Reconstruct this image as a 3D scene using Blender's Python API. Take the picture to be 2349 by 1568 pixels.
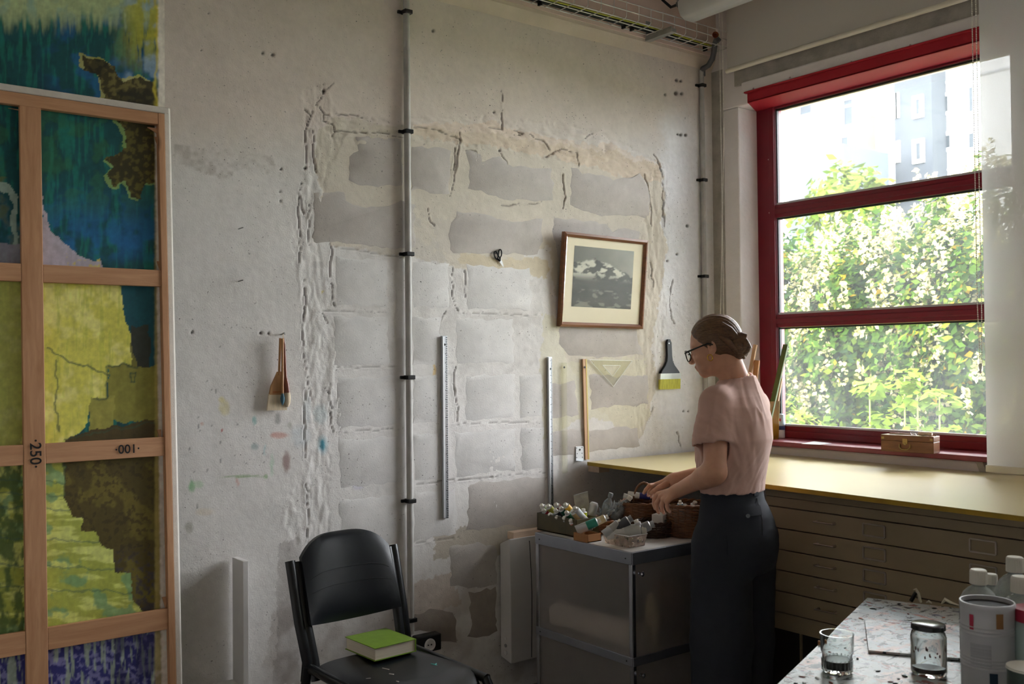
import bpy, bmesh, math, random
import numpy as np
from mathutils import Vector, Matrix

for _o in list(bpy.data.objects): bpy.data.objects.remove(_o)
scene = bpy.context.scene
COL = scene.collection

# ------------------------------------------------------------------ camera
F_PX, CX, CY = 2238.6, 1174.5, 784.0          # focal length and centre for the 2349 x 1568 frame
CAM_H = 1.52                                   # eye height above the floor
D = 3.6                                        # back wall stands at y = D
XW = 4.19                                      # window wall stands at x = XW
R_ = Vector((0.79271284, -0.60952304, -0.00938174))
U_ = Vector((-0.00354088, -0.01999384, 0.99979383))
V_ = Vector((0.60958496, 0.79251619, 0.01800762))
cam_data = bpy.data.cameras.new('camera'); cam = bpy.data.objects.new('camera', cam_data); COL.objects.link(cam)
cam_data.sensor_width = 36.0; cam_data.lens = F_PX / 2349.0 * 36.0
cam_data.clip_start = 0.05; cam_data.clip_end = 400
cam_data.dof.use_dof = True; cam_data.dof.focus_distance = 4.0; cam_data.dof.aperture_fstop = 5.6
Mc = Matrix.Identity(4)
for i in range(3):
    Mc[i][0] = R_[i]; Mc[i][1] = U_[i]; Mc[i][2] = -V_[i]
Mc[2][3] = CAM_H
cam.matrix_world = Mc
scene.camera = cam

# ------------------------------------------------------------------ world, sun, exposure
world = bpy.data.worlds.new('overcast_sky'); scene.world = world; world.use_nodes = True
wn = world.node_tree.nodes; bg = wn['Background']
bg.inputs['Color'].default_value = (0.98, 0.945, 1.0, 1); bg.inputs['Strength'].default_value = 8.0
sun_d = bpy.data.lights.new('sun', 'SUN'); sun = bpy.data.objects.new('sun', sun_d); COL.objects.link(sun)
sun_d.energy = 1.0; sun_d.angle = math.radians(12); sun_d.color = (1.0, 0.93, 0.80)
sun.rotation_euler = Vector((0.62, 0.18, -0.76)).to_track_quat('-Z', 'Y').to_euler()   # from over the roof behind us, onto the hedge
vs = scene.view_settings
vs.view_transform = 'Standard'; vs.look = 'None'; vs.gamma = 1.0; vs.use_curve_mapping = False
vs.exposure = 1.72

def portal(y0, y1, z0, z1, x):
    """light portal: guides sampling of the sky through a window opening, gives no light itself"""
    l = bpy.data.lights.new('window_portal', 'AREA'); l.shape = 'RECTANGLE'; l.size = abs(y1-y0); l.size_y = z1-z0
    l.cycles.is_portal = True
    o = bpy.data.objects.new('window_portal', l); COL.objects.link(o)
    o.location = (x, (y0+y1)/2, (z0+z1)/2)
    o.rotation_euler = Vector((-1, 0, 0)).to_track_quat('-Z', 'Z').to_euler()
    return o

# ------------------------------------------------------------------ pixel -> point on a real surface of the room
def ray(px, py): return R_*((px-CX)/F_PX) + U_*((CY-py)/F_PX) + V_
EYE = Vector((0, 0, CAM_H))
def BK(px, py, off=0.0): d = ray(px, py); return EYE + d*((D-off)/d.y)
def WN(px, py, x=XW): d = ray(px, py); return EYE + d*(x/d.x)
def ZP(px, py, z): d = ray(px, py); return EYE + d*((z-CAM_H)/d.z)
def DP(px, py, t): return EYE + ray(px, py)*t
def PL(px, py, p0, n): d = ray(px, py); return EYE + d*((p0-EYE).dot(n)/d.dot(n))
def proj(v):
    d = v-EYE; t = d.dot(V_); return CX+F_PX*d.dot(R_)/t, CY-F_PX*d.dot(U_)/t, t

# ------------------------------------------------------------------ object helpers
X, Y, Z = Vector((1,0,0)), Vector((0,1,0)), Vector((0,0,1))
ROOT = {}
def link(o): COL.objects.link(o); return o
def tag(o, label=None, cat=None, group=None, kind=None):
    if label: o['label'] = label
    if cat: o['category'] = cat
    if group: o['group'] = group
    if kind: o['kind'] = kind
    return o
def thing(name, label, cat, loc, rz=0.0, group=None):
    o = link(bpy.data.objects.new(name, None)); o.empty_display_size = 0.05
    o.location = loc; o.rotation_euler = (0, 0, rz)
    ROOT[o.name] = (Matrix.Translation(Vector(loc)) @ Matrix.Rotation(rz, 4, 'Z'))
    return tag(o, label, cat, group)
def basis(z, up=None):
    z = z.normalized(); u = up or (Z if abs(z.z) < 0.9 else X)
    x = u.cross(z).normalized(); y = z.cross(x); return x, y, z
def rotm(ex=0, ey=0, ez=0): return Matrix.Rotation(ez,3,'Z') @ Matrix.Rotation(ey,3,'Y') @ Matrix.Rotation(ex,3,'X')
class MB:
    def __init__(s): s.v = []; s.f = []; s.m = []
    def add(s, vs_, fs, mi=0):
        b = len(s.v); s.v += [Vector(q) for q in vs_]
        s.f += [tuple(b+i for i in q) for q in fs]; s.m += [mi]*len(fs); return s
    def box(s, c, d, R=None, mi=0):
        c = Vector(c); d = Vector(d)/2; vv = []
        for sx in (-1,1):
            for sy in (-1,1):
                for sz in (-1,1):
                    q = Vector((sx*d.x, sy*d.y, sz*d.z)); vv.append(c + (R @ q if R else q))
        return s.add(vv, [(0,1,3,2),(4,6,7,5),(0,4,5,1),(2,3,7,6),(0,2,6,4),(1,5,7,3)], mi)
    def span(s, a, b, mi=0):
        a = Vector(a); b = Vector(b); return s.box((a+b)/2, (abs(b.x-a.x), abs(b.y-a.y), abs(b.z-a.z)), None, mi)
    def bar(s, p, q, w, h, up=None, mi=0):
        p = Vector(p); q = Vector(q); x, y, z = basis(q-p, up); vv = []
        for e in (p, q):
            for sx, sy in ((-1,-1),(1,-1),(1,1),(-1,1)): vv.append(e + x*(sx*w/2) + y*(sy*h/2))
        return s.add(vv, [(3,2,1,0),(4,5,6,7),(0,1,5,4),(1,2,6,5),(2,3,7,6),(3,0,4,7)], mi)
    def hexa(s, v8, mi=0):   # v8: four of the bottom loop, four of the top loop
        return s.add(v8, [(3,2,1,0),(4,5,6,7),(0,1,5,4),(1,2,6,5),(2,3,7,6),(3,0,4,7)], mi)
    def tube(s, pts, r, n=8, cap=True, closed=False, mi=0, flat=1.0, up=None):
        pts = [Vector(p) for p in pts]; N = len(pts); rs = r if isinstance(r, (list, tuple)) else [r]*N
        vv = []; px_ = None
        for i, p in enumerate(pts):
            a = pts[i-1] if (i > 0 or closed) else pts[i]; b = pts[(i+1) % N] if (i < N-1 or closed) else pts[i]
            t = (b-a).normalized()
            if px_ is None: x, y, _ = basis(t, up)
            else:
                x = px_ - t*px_.dot(t)
                x = x.normalized() if x.length > 1e-6 else basis(t)[0]; y = t.cross(x)
            px_ = x
            for k in range(n):
                an = 2*math.pi*k/n; vv.append(p + (x*math.cos(an) + y*math.sin(an)*flat)*rs[i])
        ff = []
        for i in range(N if closed else N-1):
            j = (i+1) % N
            for k in range(n): ff.append((i*n+k, i*n+(k+1)%n, j*n+(k+1)%n, j*n+k))
        if cap and not closed:
            ff.append(tuple(range(n-1,-1,-1))); ff.append(tuple((N-1)*n+k for k in range(n)))
        return s.add(vv, ff, mi)
    def lathe(s, prof, o=(0,0,0), ax=Z, n=20, mi=0, sx=1.0, sy=1.0, up=None):
        o = Vector(o); x, y, z = basis(Vector(ax), up); vv = []
        for r, h in prof:
            for k in range(n):
                an = 2*math.pi*k/n; vv.append(o + x*(r*sx*math.cos(an)) + y*(r*sy*math.sin(an)) + z*h)
        ff = []
        for i in range(len(prof)-1):
            for k in range(n): ff.append((i*n+k, i*n+(k+1)%n, (i+1)*n+(k+1)%n, (i+1)*n+k))
        if prof[0][0] > 1e-6: ff.append(tuple(range(n-1,-1,-1)))
        if prof[-1][0] > 1e-6: ff.append(tuple((len(prof)-1)*n+k for k in range(n)))
        return s.add(vv, ff, mi)
    def prism(s, poly, vec, mi=0):
        poly = [Vector(p) for p in poly]; vec = Vector(vec); n = len(poly)
        return s.add(poly + [p+vec for p in poly], [tuple(range(n-1,-1,-1)), tuple(range(n,2*n))] + [(i,(i+1)%n,n+(i+1)%n,n+i) for i in range(n)], mi)
    def ball(s, c, r, n=12, m=8, mi=0, R=None):
        c = Vector(c); r = Vector(r) if not isinstance(r, (int,float)) else Vector((r,r,r)); vv = []
        for i in range(m+1):
            th = math.pi*i/m
            for k in range(n):
                an = 2*math.pi*k/n; q = Vector((r.x*math.sin(th)*math.cos(an), r.y*math.sin(th)*math.sin(an), r.z*math.cos(th)))
                vv.append(c + (R @ q if R else q))
        return s.add(vv, [(i*n+k, (i+1)*n+k, (i+1)*n+(k+1)%n, i*n+(k+1)%n) for i in range(m) for k in range(n)], mi)
    def build(s, name, mat, parent=None, smooth=None, bevel=0.0, seg=2, weld=False, kind=None, label=None):
        M = ROOT.get(parent.name, Matrix.Identity(4)) if parent else Matrix.Identity(4)
        Mi = M.inverted(); me = bpy.data.meshes.new(name)
        me.from_pydata([tuple(Mi @ q) for q in s.v], [], s.f); me.update()
        bm = bmesh.new(); bm.from_mesh(me)
        if weld: bmesh.ops.remove_doubles(bm, verts=bm.verts, dist=1e-5)
        bmesh.ops.recalc_face_normals(bm, faces=bm.faces); bm.to_mesh(me); bm.free()
        for m in (mat if isinstance(mat, (list, tuple)) else [mat]): me.materials.append(m)
        if len(s.m) == len(me.polygons) and any(s.m): me.polygons.foreach_set('material_index', s.m)
        if smooth is not None:
            me.polygons.foreach_set('use_smooth', [True]*len(me.polygons)); me.set_sharp_from_angle(angle=math.radians(smooth))
        o = link(bpy.data.objects.new(name, me))
        if parent: o.parent = parent; ROOT[o.name] = M
        if bevel:
            b = o.modifiers.new('bevel', 'BEVEL'); b.width = bevel; b.segments = seg; b.limit_method = 'ANGLE'; b.angle_limit = math.radians(40)
        if kind: o['kind'] = kind
        if label: o['label'] = label
        return o
def array_mesh(name, V, Fq, mat, parent=None, smooth=True, col=None, tri=None):
    """mesh straight from numpy arrays, quads (and tris), optional colour attribute 'tint'"""
    V = np.asarray(V, float)
    if parent is not None and parent.name in ROOT:
        Mi = np.array(ROOT[parent.name].inverted()); V = V @ Mi[:3,:3].T + Mi[:3,3]
    me = bpy.data.meshes.new(name); me.vertices.add(len(V)); me.vertices.foreach_set('co', V.astype(np.float32).ravel())
    Fq = np.asarray(Fq, np.int32); k = Fq.shape[1]
    me.loops.add(Fq.size); me.loops.foreach_set('vertex_index', Fq.ravel())
    me.polygons.add(len(Fq)); me.polygons.foreach_set('loop_start', np.arange(0, Fq.size, k, dtype=np.int32))
    me.update(calc_edges=True)
    if smooth: me.polygons.foreach_set('use_smooth', np.ones(len(Fq), bool))
    if col is not None:
        a = me.color_attributes.new('tint', 'FLOAT_COLOR', 'POINT')
        c4 = np.ones((len(V),4), np.float32); c4[:,:3] = col; a.data.foreach_set('color', c4.ravel())
    me.materials.append(mat); me.validate(); me.update()
    o = link(bpy.data.objects.new(name, me))
    if parent is not None: o.parent = parent; ROOT[o.name] = ROOT.get(parent.name, Matrix.Identity(4))
    return o
def dup(root, loc, rz=None, label=None, group=None, rot=None):
    c = root.copy(); link(c); c.location = loc
    if rz is not None: c.rotation_euler = (0,0,rz)
    if rot is not None: c.rotation_euler = rot
    if label: c['label'] = label
    if group: c['group'] = group
    for ch in list(root.children):
        k = ch.copy(); link(k); k.parent = c
        for g in list(ch.children): q = g.copy(); link(q); q.parent = k
    return c

# ------------------------------------------------------------------ numpy noise
def vnoise(x, y, seed=0):
    xi = np.floor(x).astype(np.int64); yi = np.floor(y).astype(np.int64); fx = x-xi; fy = y-yi
    fx = fx*fx*(3-2*fx); fy = fy*fy*(3-2*fy)
    def h(a, b):
        n = (a*374761393 + b*668265263 + seed*1442695041) & 0x7fffffff
        n = ((n ^ (n >> 13)) * 1274126177) & 0x7fffffff
        return ((n ^ (n >> 16)) & 0xffff)/65535.0
    return (h(xi,yi)*(1-fx)+h(xi+1,yi)*fx)*(1-fy) + (h(xi,yi+1)*(1-fx)+h(xi+1,yi+1)*fx)*fy
def fbm(x, y, o=4, seed=0, g=0.5):
    s = 0; a = 1; t = 0
    for k in range(o): s = s + a*vnoise(x*2**k+17.3*k, y*2**k-9.1*k, seed+k); t += a; a *= g
    return s/t
def inpoly(px, py, poly):
    r = np.zeros(px.shape, bool); n = len(poly)
    for i in range(n):
        x1, y1 = poly[i]; x2, y2 = poly[(i+1) % n]
        if y1 == y2: continue
        c = ((y1 > py) != (y2 > py)) & (px < (x2-x1)*(py-y1)/(y2-y1)+x1); r ^= c
    return r
def dseg(px, py, a, b):
    ax, ay = a; bx, by = b; dx, dy = bx-ax, by-ay; L = dx*dx+dy*dy+1e-12
    t = np.clip(((px-ax)*dx+(py-ay)*dy)/L, 0, 1); return np.hypot(px-ax-t*dx, py-ay-t*dy)
def sstep(a, b, x): t = np.clip((x-a)/(b-a), 0, 1); return t*t*(3-2*t)

# ------------------------------------------------------------------ materials
def lin(c):
    if isinstance(c, str):
        c = c.lstrip('#'); c = [int(c[i:i+2],16)/255 for i in (0,2,4)]
    return tuple((q/12.92 if q <= 0.04045 else ((q+0.055)/1.055)**2.4) for q in c)
def newmat(name):
    m = bpy.data.materials.new(name); m.use_nodes = True; nt = m.node_tree; return m, nt, nt.nodes['Principled BSDF']
def nd(nt, t, **kw):
    n = nt.nodes.new(t)
    for k, q in kw.items():
        if k in n.inputs: n.inputs[k].default_value = q
        else: setattr(n, k, q)
    return n
def mixc(nt, fac, a, b, mode='MIX'):
    n = nt.nodes.new('ShaderNodeMix'); n.data_type = 'RGBA'; n.blend_type = mode
    for s, q in (('Factor', fac),):
        if hasattr(q, 'is_output'): nt.links.new(q, n.inputs[0])
        else: n.inputs[0].default_value = q
    for i, q in ((6, a), (7, b)):
        if hasattr(q, 'is_output'): nt.links.new(q, n.inputs[i])
        else: n.inputs[i].default_value = (*q[:3], 1)
    return n.outputs[2]
def coords(nt, scale=(1,1,1), rot=(0,0,0)):
    tc = nt.nodes.new('ShaderNodeTexCoord'); mp = nt.nodes.new('ShaderNodeMapping')
    mp.inputs['Scale'].default_value = scale; mp.inputs['Rotation'].default_value = rot
    nt.links.new(tc.outputs['Object'], mp.inputs['Vector']); return mp.outputs[0]
def ramp(nt, src, stops):
    r = nt.nodes.new('ShaderNodeValToRGB'); e = r.color_ramp.elements
    while len(e) < len(stops): e.new(0.5)
    for q, (p, c) in zip(e, stops): q.position = p; q.color = (*c[:3], 1) if not isinstance(c, (int,float)) else (c,c,c,1)
    nt.links.new(src, r.inputs[0]); return r.outputs[0]
def mat(name, col, rough=0.5, metal=0.0, var=0.10, vs_=9.0, bump=0.0, bs=90.0, spec=0.5, trans=0.0, ior=1.45, coat=0.0, sheen=0.0, stretch=(1,1,1), attr=False, dist=0.002, sss=0.0, specks=0.0):
    m, nt, p = newmat(name); c = lin(col); v = coords(nt, stretch)
    nz = nd(nt, 'ShaderNodeTexNoise', Scale=vs_, Detail=5.0, Roughness=0.6); nt.links.new(v, nz.inputs['Vector'])
    if attr:
        at = nd(nt, 'ShaderNodeAttribute', attribute_name='tint'); base = at.outputs['Color']
        lo = mixc(nt, 1.0, base, (1-var,)*3, 'MULTIPLY'); hi = mixc(nt, 1.0, base, (1+var,)*3, 'MULTIPLY')
    else:
        lo = tuple(q*(1-var) for q in c); hi = tuple(min(1, q*(1+var)) for q in c)
    f = ramp(nt, nz.outputs[0], [(0.3, 0.0), (0.7, 1.0)])
    cout = mixc(nt, f, lo, hi)
    if specks:      # tiny pits and grit
        n4 = nd(nt, 'ShaderNodeTexNoise', Scale=105.0, Detail=2.0, Roughness=0.5); nt.links.new(v, n4.inputs['Vector'])
        n5 = nd(nt, 'ShaderNodeTexNoise', Scale=5.0, Detail=3.0); nt.links.new(v, n5.inputs['Vector'])
        k5 = ramp(nt, n5.outputs[0], [(0.42, 0.0), (0.62, specks)]); k4 = ramp(nt, n4.outputs[0], [(0.66, 0.0), (0.72, 1.0)])
        cout = mixc(nt, mixc(nt, 1.0, k4, k5, 'MULTIPLY'), cout, lin('#4b4641'))
    nt.links.new(cout, p.inputs['Base Color'])
    p.inputs['Roughness'].default_value = rough; p.inputs['Metallic'].default_value = metal
    p.inputs['Specular IOR Level'].default_value = spec; p.inputs['IOR'].default_value = ior
    p.inputs['Transmission Weight'].default_value = trans; p.inputs['Coat Weight'].default_value = coat
    p.inputs['Sheen Weight'].default_value = sheen
    if sss: p.inputs['Subsurface Weight'].default_value = sss; p.inputs['Subsurface Radius'].default_value = (0.012,0.005,0.003); p.inputs['Subsurface Scale'].default_value = 0.5
    if bump:
        n2 = nd(nt, 'ShaderNodeTexNoise', Scale=bs, Detail=4.0, Roughness=0.6); nt.links.new(v, n2.inputs['Vector'])
        b = nd(nt, 'ShaderNodeBump', Strength=bump, Distance=dist); nt.links.new(n2.outputs[0], b.inputs['Height']); nt.links.new(b.outputs[0], p.inputs['Normal'])
    return m
def wood(name, c1, c2, axis='X', rough=0.55, scale=1.0, bump=0.15, knots=False, coat=0.0):
    m, nt, p = newmat(name)
    st = {'X': (1.2,14,14), 'Y': (14,1.2,14), 'Z': (14,14,1.2)}[axis]
    v = coords(nt, tuple(q*scale for q in st))
    nz = nd(nt, 'ShaderNodeTexNoise', Scale=3.0, Detail=6.0, Roughness=0.65, Distortion=0.6); nt.links.new(v, nz.inputs['Vector'])
    f = ramp(nt, nz.outputs[0], [(0.32, 0.0), (0.68, 1.0)]); c = mixc(nt, f, lin(c1), lin(c2))
    if knots:
        v2 = coords(nt, tuple(q*scale*2.6 for q in {'X': (.55,1,1), 'Y': (1,.55,1), 'Z': (1,1,.55)}[axis]))
        vo = nd(nt, 'ShaderNodeTexVoronoi', Scale=1.6); nt.links.new(v2, vo.inputs['Vector'])
        k = ramp(nt, vo.outputs['Distance'], [(0.05, 1.0), (0.11, 0.0)]); c = mixc(nt, k, c, lin('#5a3a24'))
    nt.links.new(c, p.inputs['Base Color']); p.inputs['Roughness'].default_value = rough; p.inputs['Coat Weight'].default_value = coat
    b = nd(nt, 'ShaderNodeBump', Strength=bump, Distance=0.001); nt.links.new(nz.outputs[0], b.inputs['Height']); nt.links.new(b.outputs[0], p.inputs['Normal'])
    return m
def glassy(name, col, trans=0.9, rough=0.05, tint_diffuse=0.0, dirt=0.0, gloss=0.08, dcol='#e8eef0', dscale=3.0, solid=False, ior=1.45):
    """thin clear sheet: straight-through transparency + a little gloss + translucent film of dirt"""
    m, nt, p = newmat(name); out = nt.nodes['Material Output']; nt.nodes.remove(p)
    tr = nt.nodes.new('ShaderNodeBsdfTransparent'); tr.inputs[0].default_value = (*lin(col), 1)
    gl = nt.nodes.new('ShaderNodeBsdfGlossy'); gl.inputs['Roughness'].default_value = rough
    fr = nd(nt, 'ShaderNodeFresnel', IOR=ior); mx = nt.nodes.new('ShaderNodeMixShader')
    nt.links.new(fr.outputs[0], mx.inputs[0]); nt.links.new(tr.outputs[0], mx.inputs[1]); nt.links.new(gl.outputs[0], mx.inputs[2])
    res = mx.outputs[0]
    if dirt:
        tl = nt.nodes.new('ShaderNodeBsdfDiffuse' if solid else 'ShaderNodeBsdfTranslucent'); tl.inputs[0].default_value = (*lin(dcol), 1)
        nz = nd(nt, 'ShaderNodeTexNoise', Scale=dscale, Detail=6.0, Roughness=0.6); nt.links.new(coords(nt), nz.inputs['Vector'])
        f = ramp(nt, nz.outputs[0], [(0.30, dirt*0.35), (0.75, dirt*1.5)])
        m2 = nt.nodes.new('ShaderNodeMixShader'); nt.links.new(f, m2.inputs[0]); nt.links.new(res, m2.inputs[1]); nt.links.new(tl.outputs[0], m2.inputs[2]); res = m2.outputs[0]
    nt.links.new(res, out.inputs[0]); return m
random.seed(7); np.random.seed(7)
# ================================================================== THE SETTING
ZC = 3.95                       # ceiling
X0, Y0 = -2.2, -4.6             # far ends of the room, behind the camera
XF = 4.345                      # face of the window frame
Z_SILL = 1.087; Z_HEAD = 2.878  # sill top, underside of red head box
m_ceiling = mat('painted_ceiling', '#e4d8cf', 0.85, var=0.05, bump=0.2, bs=40)
m_floor = mat('worn_concrete_floor', '#8f8a85', 0.6, var=0.25, vs_=3, bump=0.3, bs=60)
m_plaster = mat('white_plaster', '#ebe4e1', 0.85, var=0.06, vs_=5, bump=0.5, bs=45, dist=0.003)
m_plaster_pink = mat('pinkish_beam_paint', '#dfc8bb', 0.85, var=0.07, vs_=4, bump=0.4, bs=50, dist=0.003)
m_beige = mat('beige_cove_plaster', '#d8c9b8', 0.88, var=0.08, vs_=6, bump=0.5, bs=50, dist=0.003)
m_concrete = mat('raw_grey_concrete', '#b5aea4', 0.9, var=0.18, vs_=12, bump=0.8, bs=120, dist=0.003)
m_red = mat('red_lacquered_steel', '#7d1426', 0.32, var=0.10, vs_=6, spec=0.5, bump=0.05, bs=200)
m_redbox = mat('bright_red_lacquered_steel', '#a81828', 0.55, var=0.08, vs_=5, spec=0.5)
m_black = mat('black_rubber', '#16171a', 0.5, var=0.1)

tag(MB().span((X0-0.2, Y0-0.2, -0.12), (XW+0.3, D+0.25, 0)).build('floor', m_floor), kind='structure')
tag(MB().span((X0-0.2, Y0-0.2, ZC), (XW+0.3, D+0.25, ZC+0.15)).build('ceiling', m_ceiling), kind='structure')
tag(MB().span((X0-0.2, Y0-0.2, 0), (X0, D+0.25, ZC)).build('wall_left', m_plaster), kind='structure')
tag(MB().span((X0, Y0-0.2, 0), (XW+0.3, Y0, ZC)).build('wall_rear', m_plaster), kind='structure')

# ---- window wall: piers, spandrels and lintels around three openings
yL = WN(1740, 600, XF).y; yR = WN(2322, 300, XF).y - 0.07
WINS = [(yR, yL), (0.10, 1.50), (-2.55, -0.45)]
T = 0.30; mb = MB()
mb.span((XW, Y0, 0), (XW+T, D, Z_SILL-0.03)); mb.span((XW, Y0, Z_HEAD), (XW+T, D, ZC))
edges = [D] + [q for a, b in WINS for q in (b, a)] + [Y0]
for i in range(0, len(edges), 2): mb.span((XW, edges[i+1], Z_SILL-0.03), (XW+T, edges[i], Z_HEAD))
wall_window = tag(mb.build('wall_right', m_plaster, bevel=0.008), kind='structure')
# raw concrete strip in the corner and the raw concrete lintel band over the window
ys = WN(1663, 500, XW).y
tag(MB().span((XW-0.004, ys, 0), (XW, D, WN(1640,165).z)).build('trim_1', m_concrete), kind='structure')
tag(MB().span((XW-0.012, 1.2, WN(1700, 197).z), (XW+0.01, WN(1687, 190).y, WN(1700,172).z+0.16)).build('trim_2', m_concrete, bevel=0.004), kind='structure')
tag(MB().span((XW-0.03, yR-0.2, Z_HEAD+0.055), (XW+0.01, WN(1708,205).y, Z_HEAD+0.115)).build('trim_3', m_plaster, bevel=0.008), kind='structure')

# ---- beam and cove on top of the back wall
zb = BK(1545, 142.5).z
tag(MB().add([(X0,D+0.001,zb),(XW,D+0.001,zb),(XW,D-0.028,zb+0.055),(X0,D-0.028,zb+0.055),(XW,D-0.028,ZC),(X0,D-0.028,ZC),(X0,D+0.2,zb),(XW,D+0.2,zb),(X0,D+0.2,ZC),(XW,D+0.2,ZC)],
    [(0,1,2,3),(3,2,4,5),(0,6,7,1),(5,4,9,8),(6,8,9,7),(0,3,5,8,6),(1,7,9,4,2)], 0).build('trim_4', m_beige), kind='structure')
tag(MB().span((X0, D-0.034, zb+0.072), (XW, D-0.024, ZC)).build('trim_5', m_plaster_pink), kind='structure')

# ---- back wall: one relief mesh of old plaster (colour = the plaster, limewash and paint marks themselves)
hx = 0.0056
gx = np.arange(0.25, XW+hx, hx); gz = np.arange(0.0, zb+0.002+hx, hx); gz[-1] = zb+0.002; gx[-1] = XW
GX, GZ = np.meshgrid(gx, gz); P = np.stack([GX, np.full_like(GX, D), GZ-CAM_H], -1)
dep = P @ np.array(V_); PXi = CX + F_PX*(P @ np.array(R_))/dep; PYi = CY - F_PX*(P @ np.array(U_))/dep
wx = PXi + 22*(fbm(GX*9, GZ*9, 3, 5)-0.5) + 10*(vnoise(GX*60, GZ*60, 9)-0.5); wy = PYi + 22*(fbm(GX*9+40, GZ*9, 3, 6)-0.5) + 10*(vnoise(GX*60, GZ*60, 10)-0.5)
def C(h): return np.array(lin(h))
def blend(col, msk, c): return col*(1-msk[...,None]) + c*msk[...,None]
n1 = fbm(GX*2.2, GZ*2.2, 4, 1); n2 = fbm(GX*14, GZ*14, 4, 2); n3 = vnoise(GX*70, GZ*70, 3)
col = np.ones(GX.shape+(3,))*C('#e0dcd8')
col = blend(col, sstep(420, 240, wy)*0.9, C('#dccfc4'))                                   # warm lime plaster high up
col = blend(col, sstep(1500, 1540, wx)*sstep(200, 330, wy)*0.9, C('#ececee'))             # fresh white strip by the corner
# beige mortar smeared over the opened-up blocks
zone = inpoly(wx, wy, [(725,300),(770,270),(900,285),(1060,300),(1230,320),(1400,345),(1520,385),(1525,620),(1500,760),(1500,880),(1478,1000),(1450,1030),(1300,830),(1260,560),(1140,630),(960,600),(760,560),(730,430)])
col = blend(col, zone*0.92, C('#d3cabb'))
zone = inpoly(wx, wy, [(945,285),(1120,280),(1300,320),(1400,330),(1520,380),(1515,420),(1400,395),(1280,360),(1100,330),(945,315)])
col = blend(col, zone*0.32, C('#e0c3a6'))
zone = inpoly(wx, wy, [(1245,720),(1305,740),(1300,830),(1480,820),(1485,960),(1465,990),(1340,950),(1245,1010),(1242,860)])
col = blend(col, zone*0.75, C('#d8d2bc'))
zone = inpoly(wx, wy, [(1055,580),(1260,600),(1260,640),(1200,625),(1110,620),(1050,600)]); col = blend(col, zone*0.9, C('#d3c6ac'))
zone = inpoly(wx, wy, [(930,1345),(1040,1310),(1060,1380),(1010,1405),(930,1420)]); col = blend(col, zone*0.8, C('#cdbfb2'))
zone = inpoly(wx, wy, [(1000,1215),(1240,1195),(1240,1260),(1000,1280)]); col = blend(col, zone*0.8, C('#b5aa98'))
zone = inpoly(wx, wy, [(640,1290),(760,1240),(1240,1240),(1240,1568),(600,1568)]); col = blend(col, zone*0.45*sstep(.3,.7,n2)*sstep(0,140,wy-1240), C('#a3978d'))
zone = inpoly(wx, wy, [(405,330),(620,355),(640,395),(560,385),(520,410),(405,378)]); col = blend(col, zone*0.5*sstep(.35,.75,n2*.6+n3*.4), C('#a39a90'))   # grimy brush pass
zone = inpoly(wx, wy, [(995,500),(1060,508),(1056,590),(1000,585)]); col = blend(col, zone*0.8, C('#cdc5ba'))
zone = inpoly(wx, wy, [(640,1250),(690,1235),(700,1300),(690,1568),(630,1568)]); col = blend(col, zone*0.5*n2, C('#5d4a41'))
col = col*(0.90+0.20*n1[...,None])*(0.94+0.12*n2[...,None])
pale = inpoly(wx, wy, [(960,505),(1060,640),(1240,640),(1235,830),(1180,860),(900,880),(720,800),(720,600)])
col = blend(col, (pale*0.40)*sstep(0.42, 0.62, n2), C('#bdb8b3'))                          # thin wash over grey block
# dark pitting
pit = (vnoise(GX*95, GZ*95, 31) > 0.985) & (fbm(GX*5, GZ*5, 3, 33) > 0.50)
pit |= (vnoise(GX*120, GZ*60, 35) > 0.93) & (fbm(GX*8, GZ*8, 2, 36) > 0.55) & inpoly(PXi, PYi, [(415,870),(640,880),(560,985),(700,1010),(520,1120),(420,1110)])
col = blend(col, pit*0.6, C('#4a4644'))
H = 0.0025*(n1-0.5) + 0.0018*(n2-0.5) + 0.0008*(n3-0.5)
# rough, cracked plaster ridges
def band(poly, amp, fx, fz, seed):
    global H
    mk = inpoly(wx, wy, poly); H = H + mk*amp*(np.abs(fbm(GX*fx, GZ*fz, 4, seed)-0.5)*2-0.3)
band([(695,210),(745,185),(790,320),(745,420),(730,560),(765,700),(770,900),(750,1010),(760,1240),(690,1260),(640,1200),(720,1000),(690,700),(670,560),(700,430)], 0.0065, 26, 10, 51)
band([(735,270),(900,270),(1130,265),(1380,300),(1530,380),(1510,420),(1300,370),(1080,330),(900,320),(760,330)], 0.012, 9, 24, 52)
band([(1475,400),(1530,390),(1525,640),(1510,900),(1460,1040),(1455,900),(1470,700)], 0.009, 20, 8, 53)
def crack(pts, w=1.15, depth=0.005, dark=0.6, jit=5):
    global H, col
    d = np.full(GX.shape, 1e9); xs = [p[0] for p in pts]; ys_ = [p[1] for p in pts]
    sel = (PXi > min(xs)-30) & (PXi < max(xs)+30) & (PYi > min(ys_)-30) & (PYi < max(ys_)+30)
    qx = PXi[sel] + jit*(fbm(GX[sel]*26, GZ[sel]*26, 3, 61)-0.5)*2; qy = PYi[sel] + jit*(fbm(GX[sel]*26+9, GZ[sel]*26, 3, 62)-0.5)*2
    dd = np.full(qx.shape, 1e9)
    for a, b in zip(pts[:-1], pts[1:]): dd = np.minimum(dd, dseg(qx, qy, a, b))
    wv = w*(0.45+1.1*vnoise(GX[sel]*18, GZ[sel]*18, 63)); k = 1-sstep(wv*0.5, wv*1.5, dd)
    H[sel] -= depth*k; H[sel] += 0.35*depth*(1-sstep(wv*1.5, wv*4, dd))*(1-k)
    c = col[sel]; col[sel] = c*(1-(k*dark)[:,None]) + C('#4a3f36')*(k*dark)[:,None]
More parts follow.
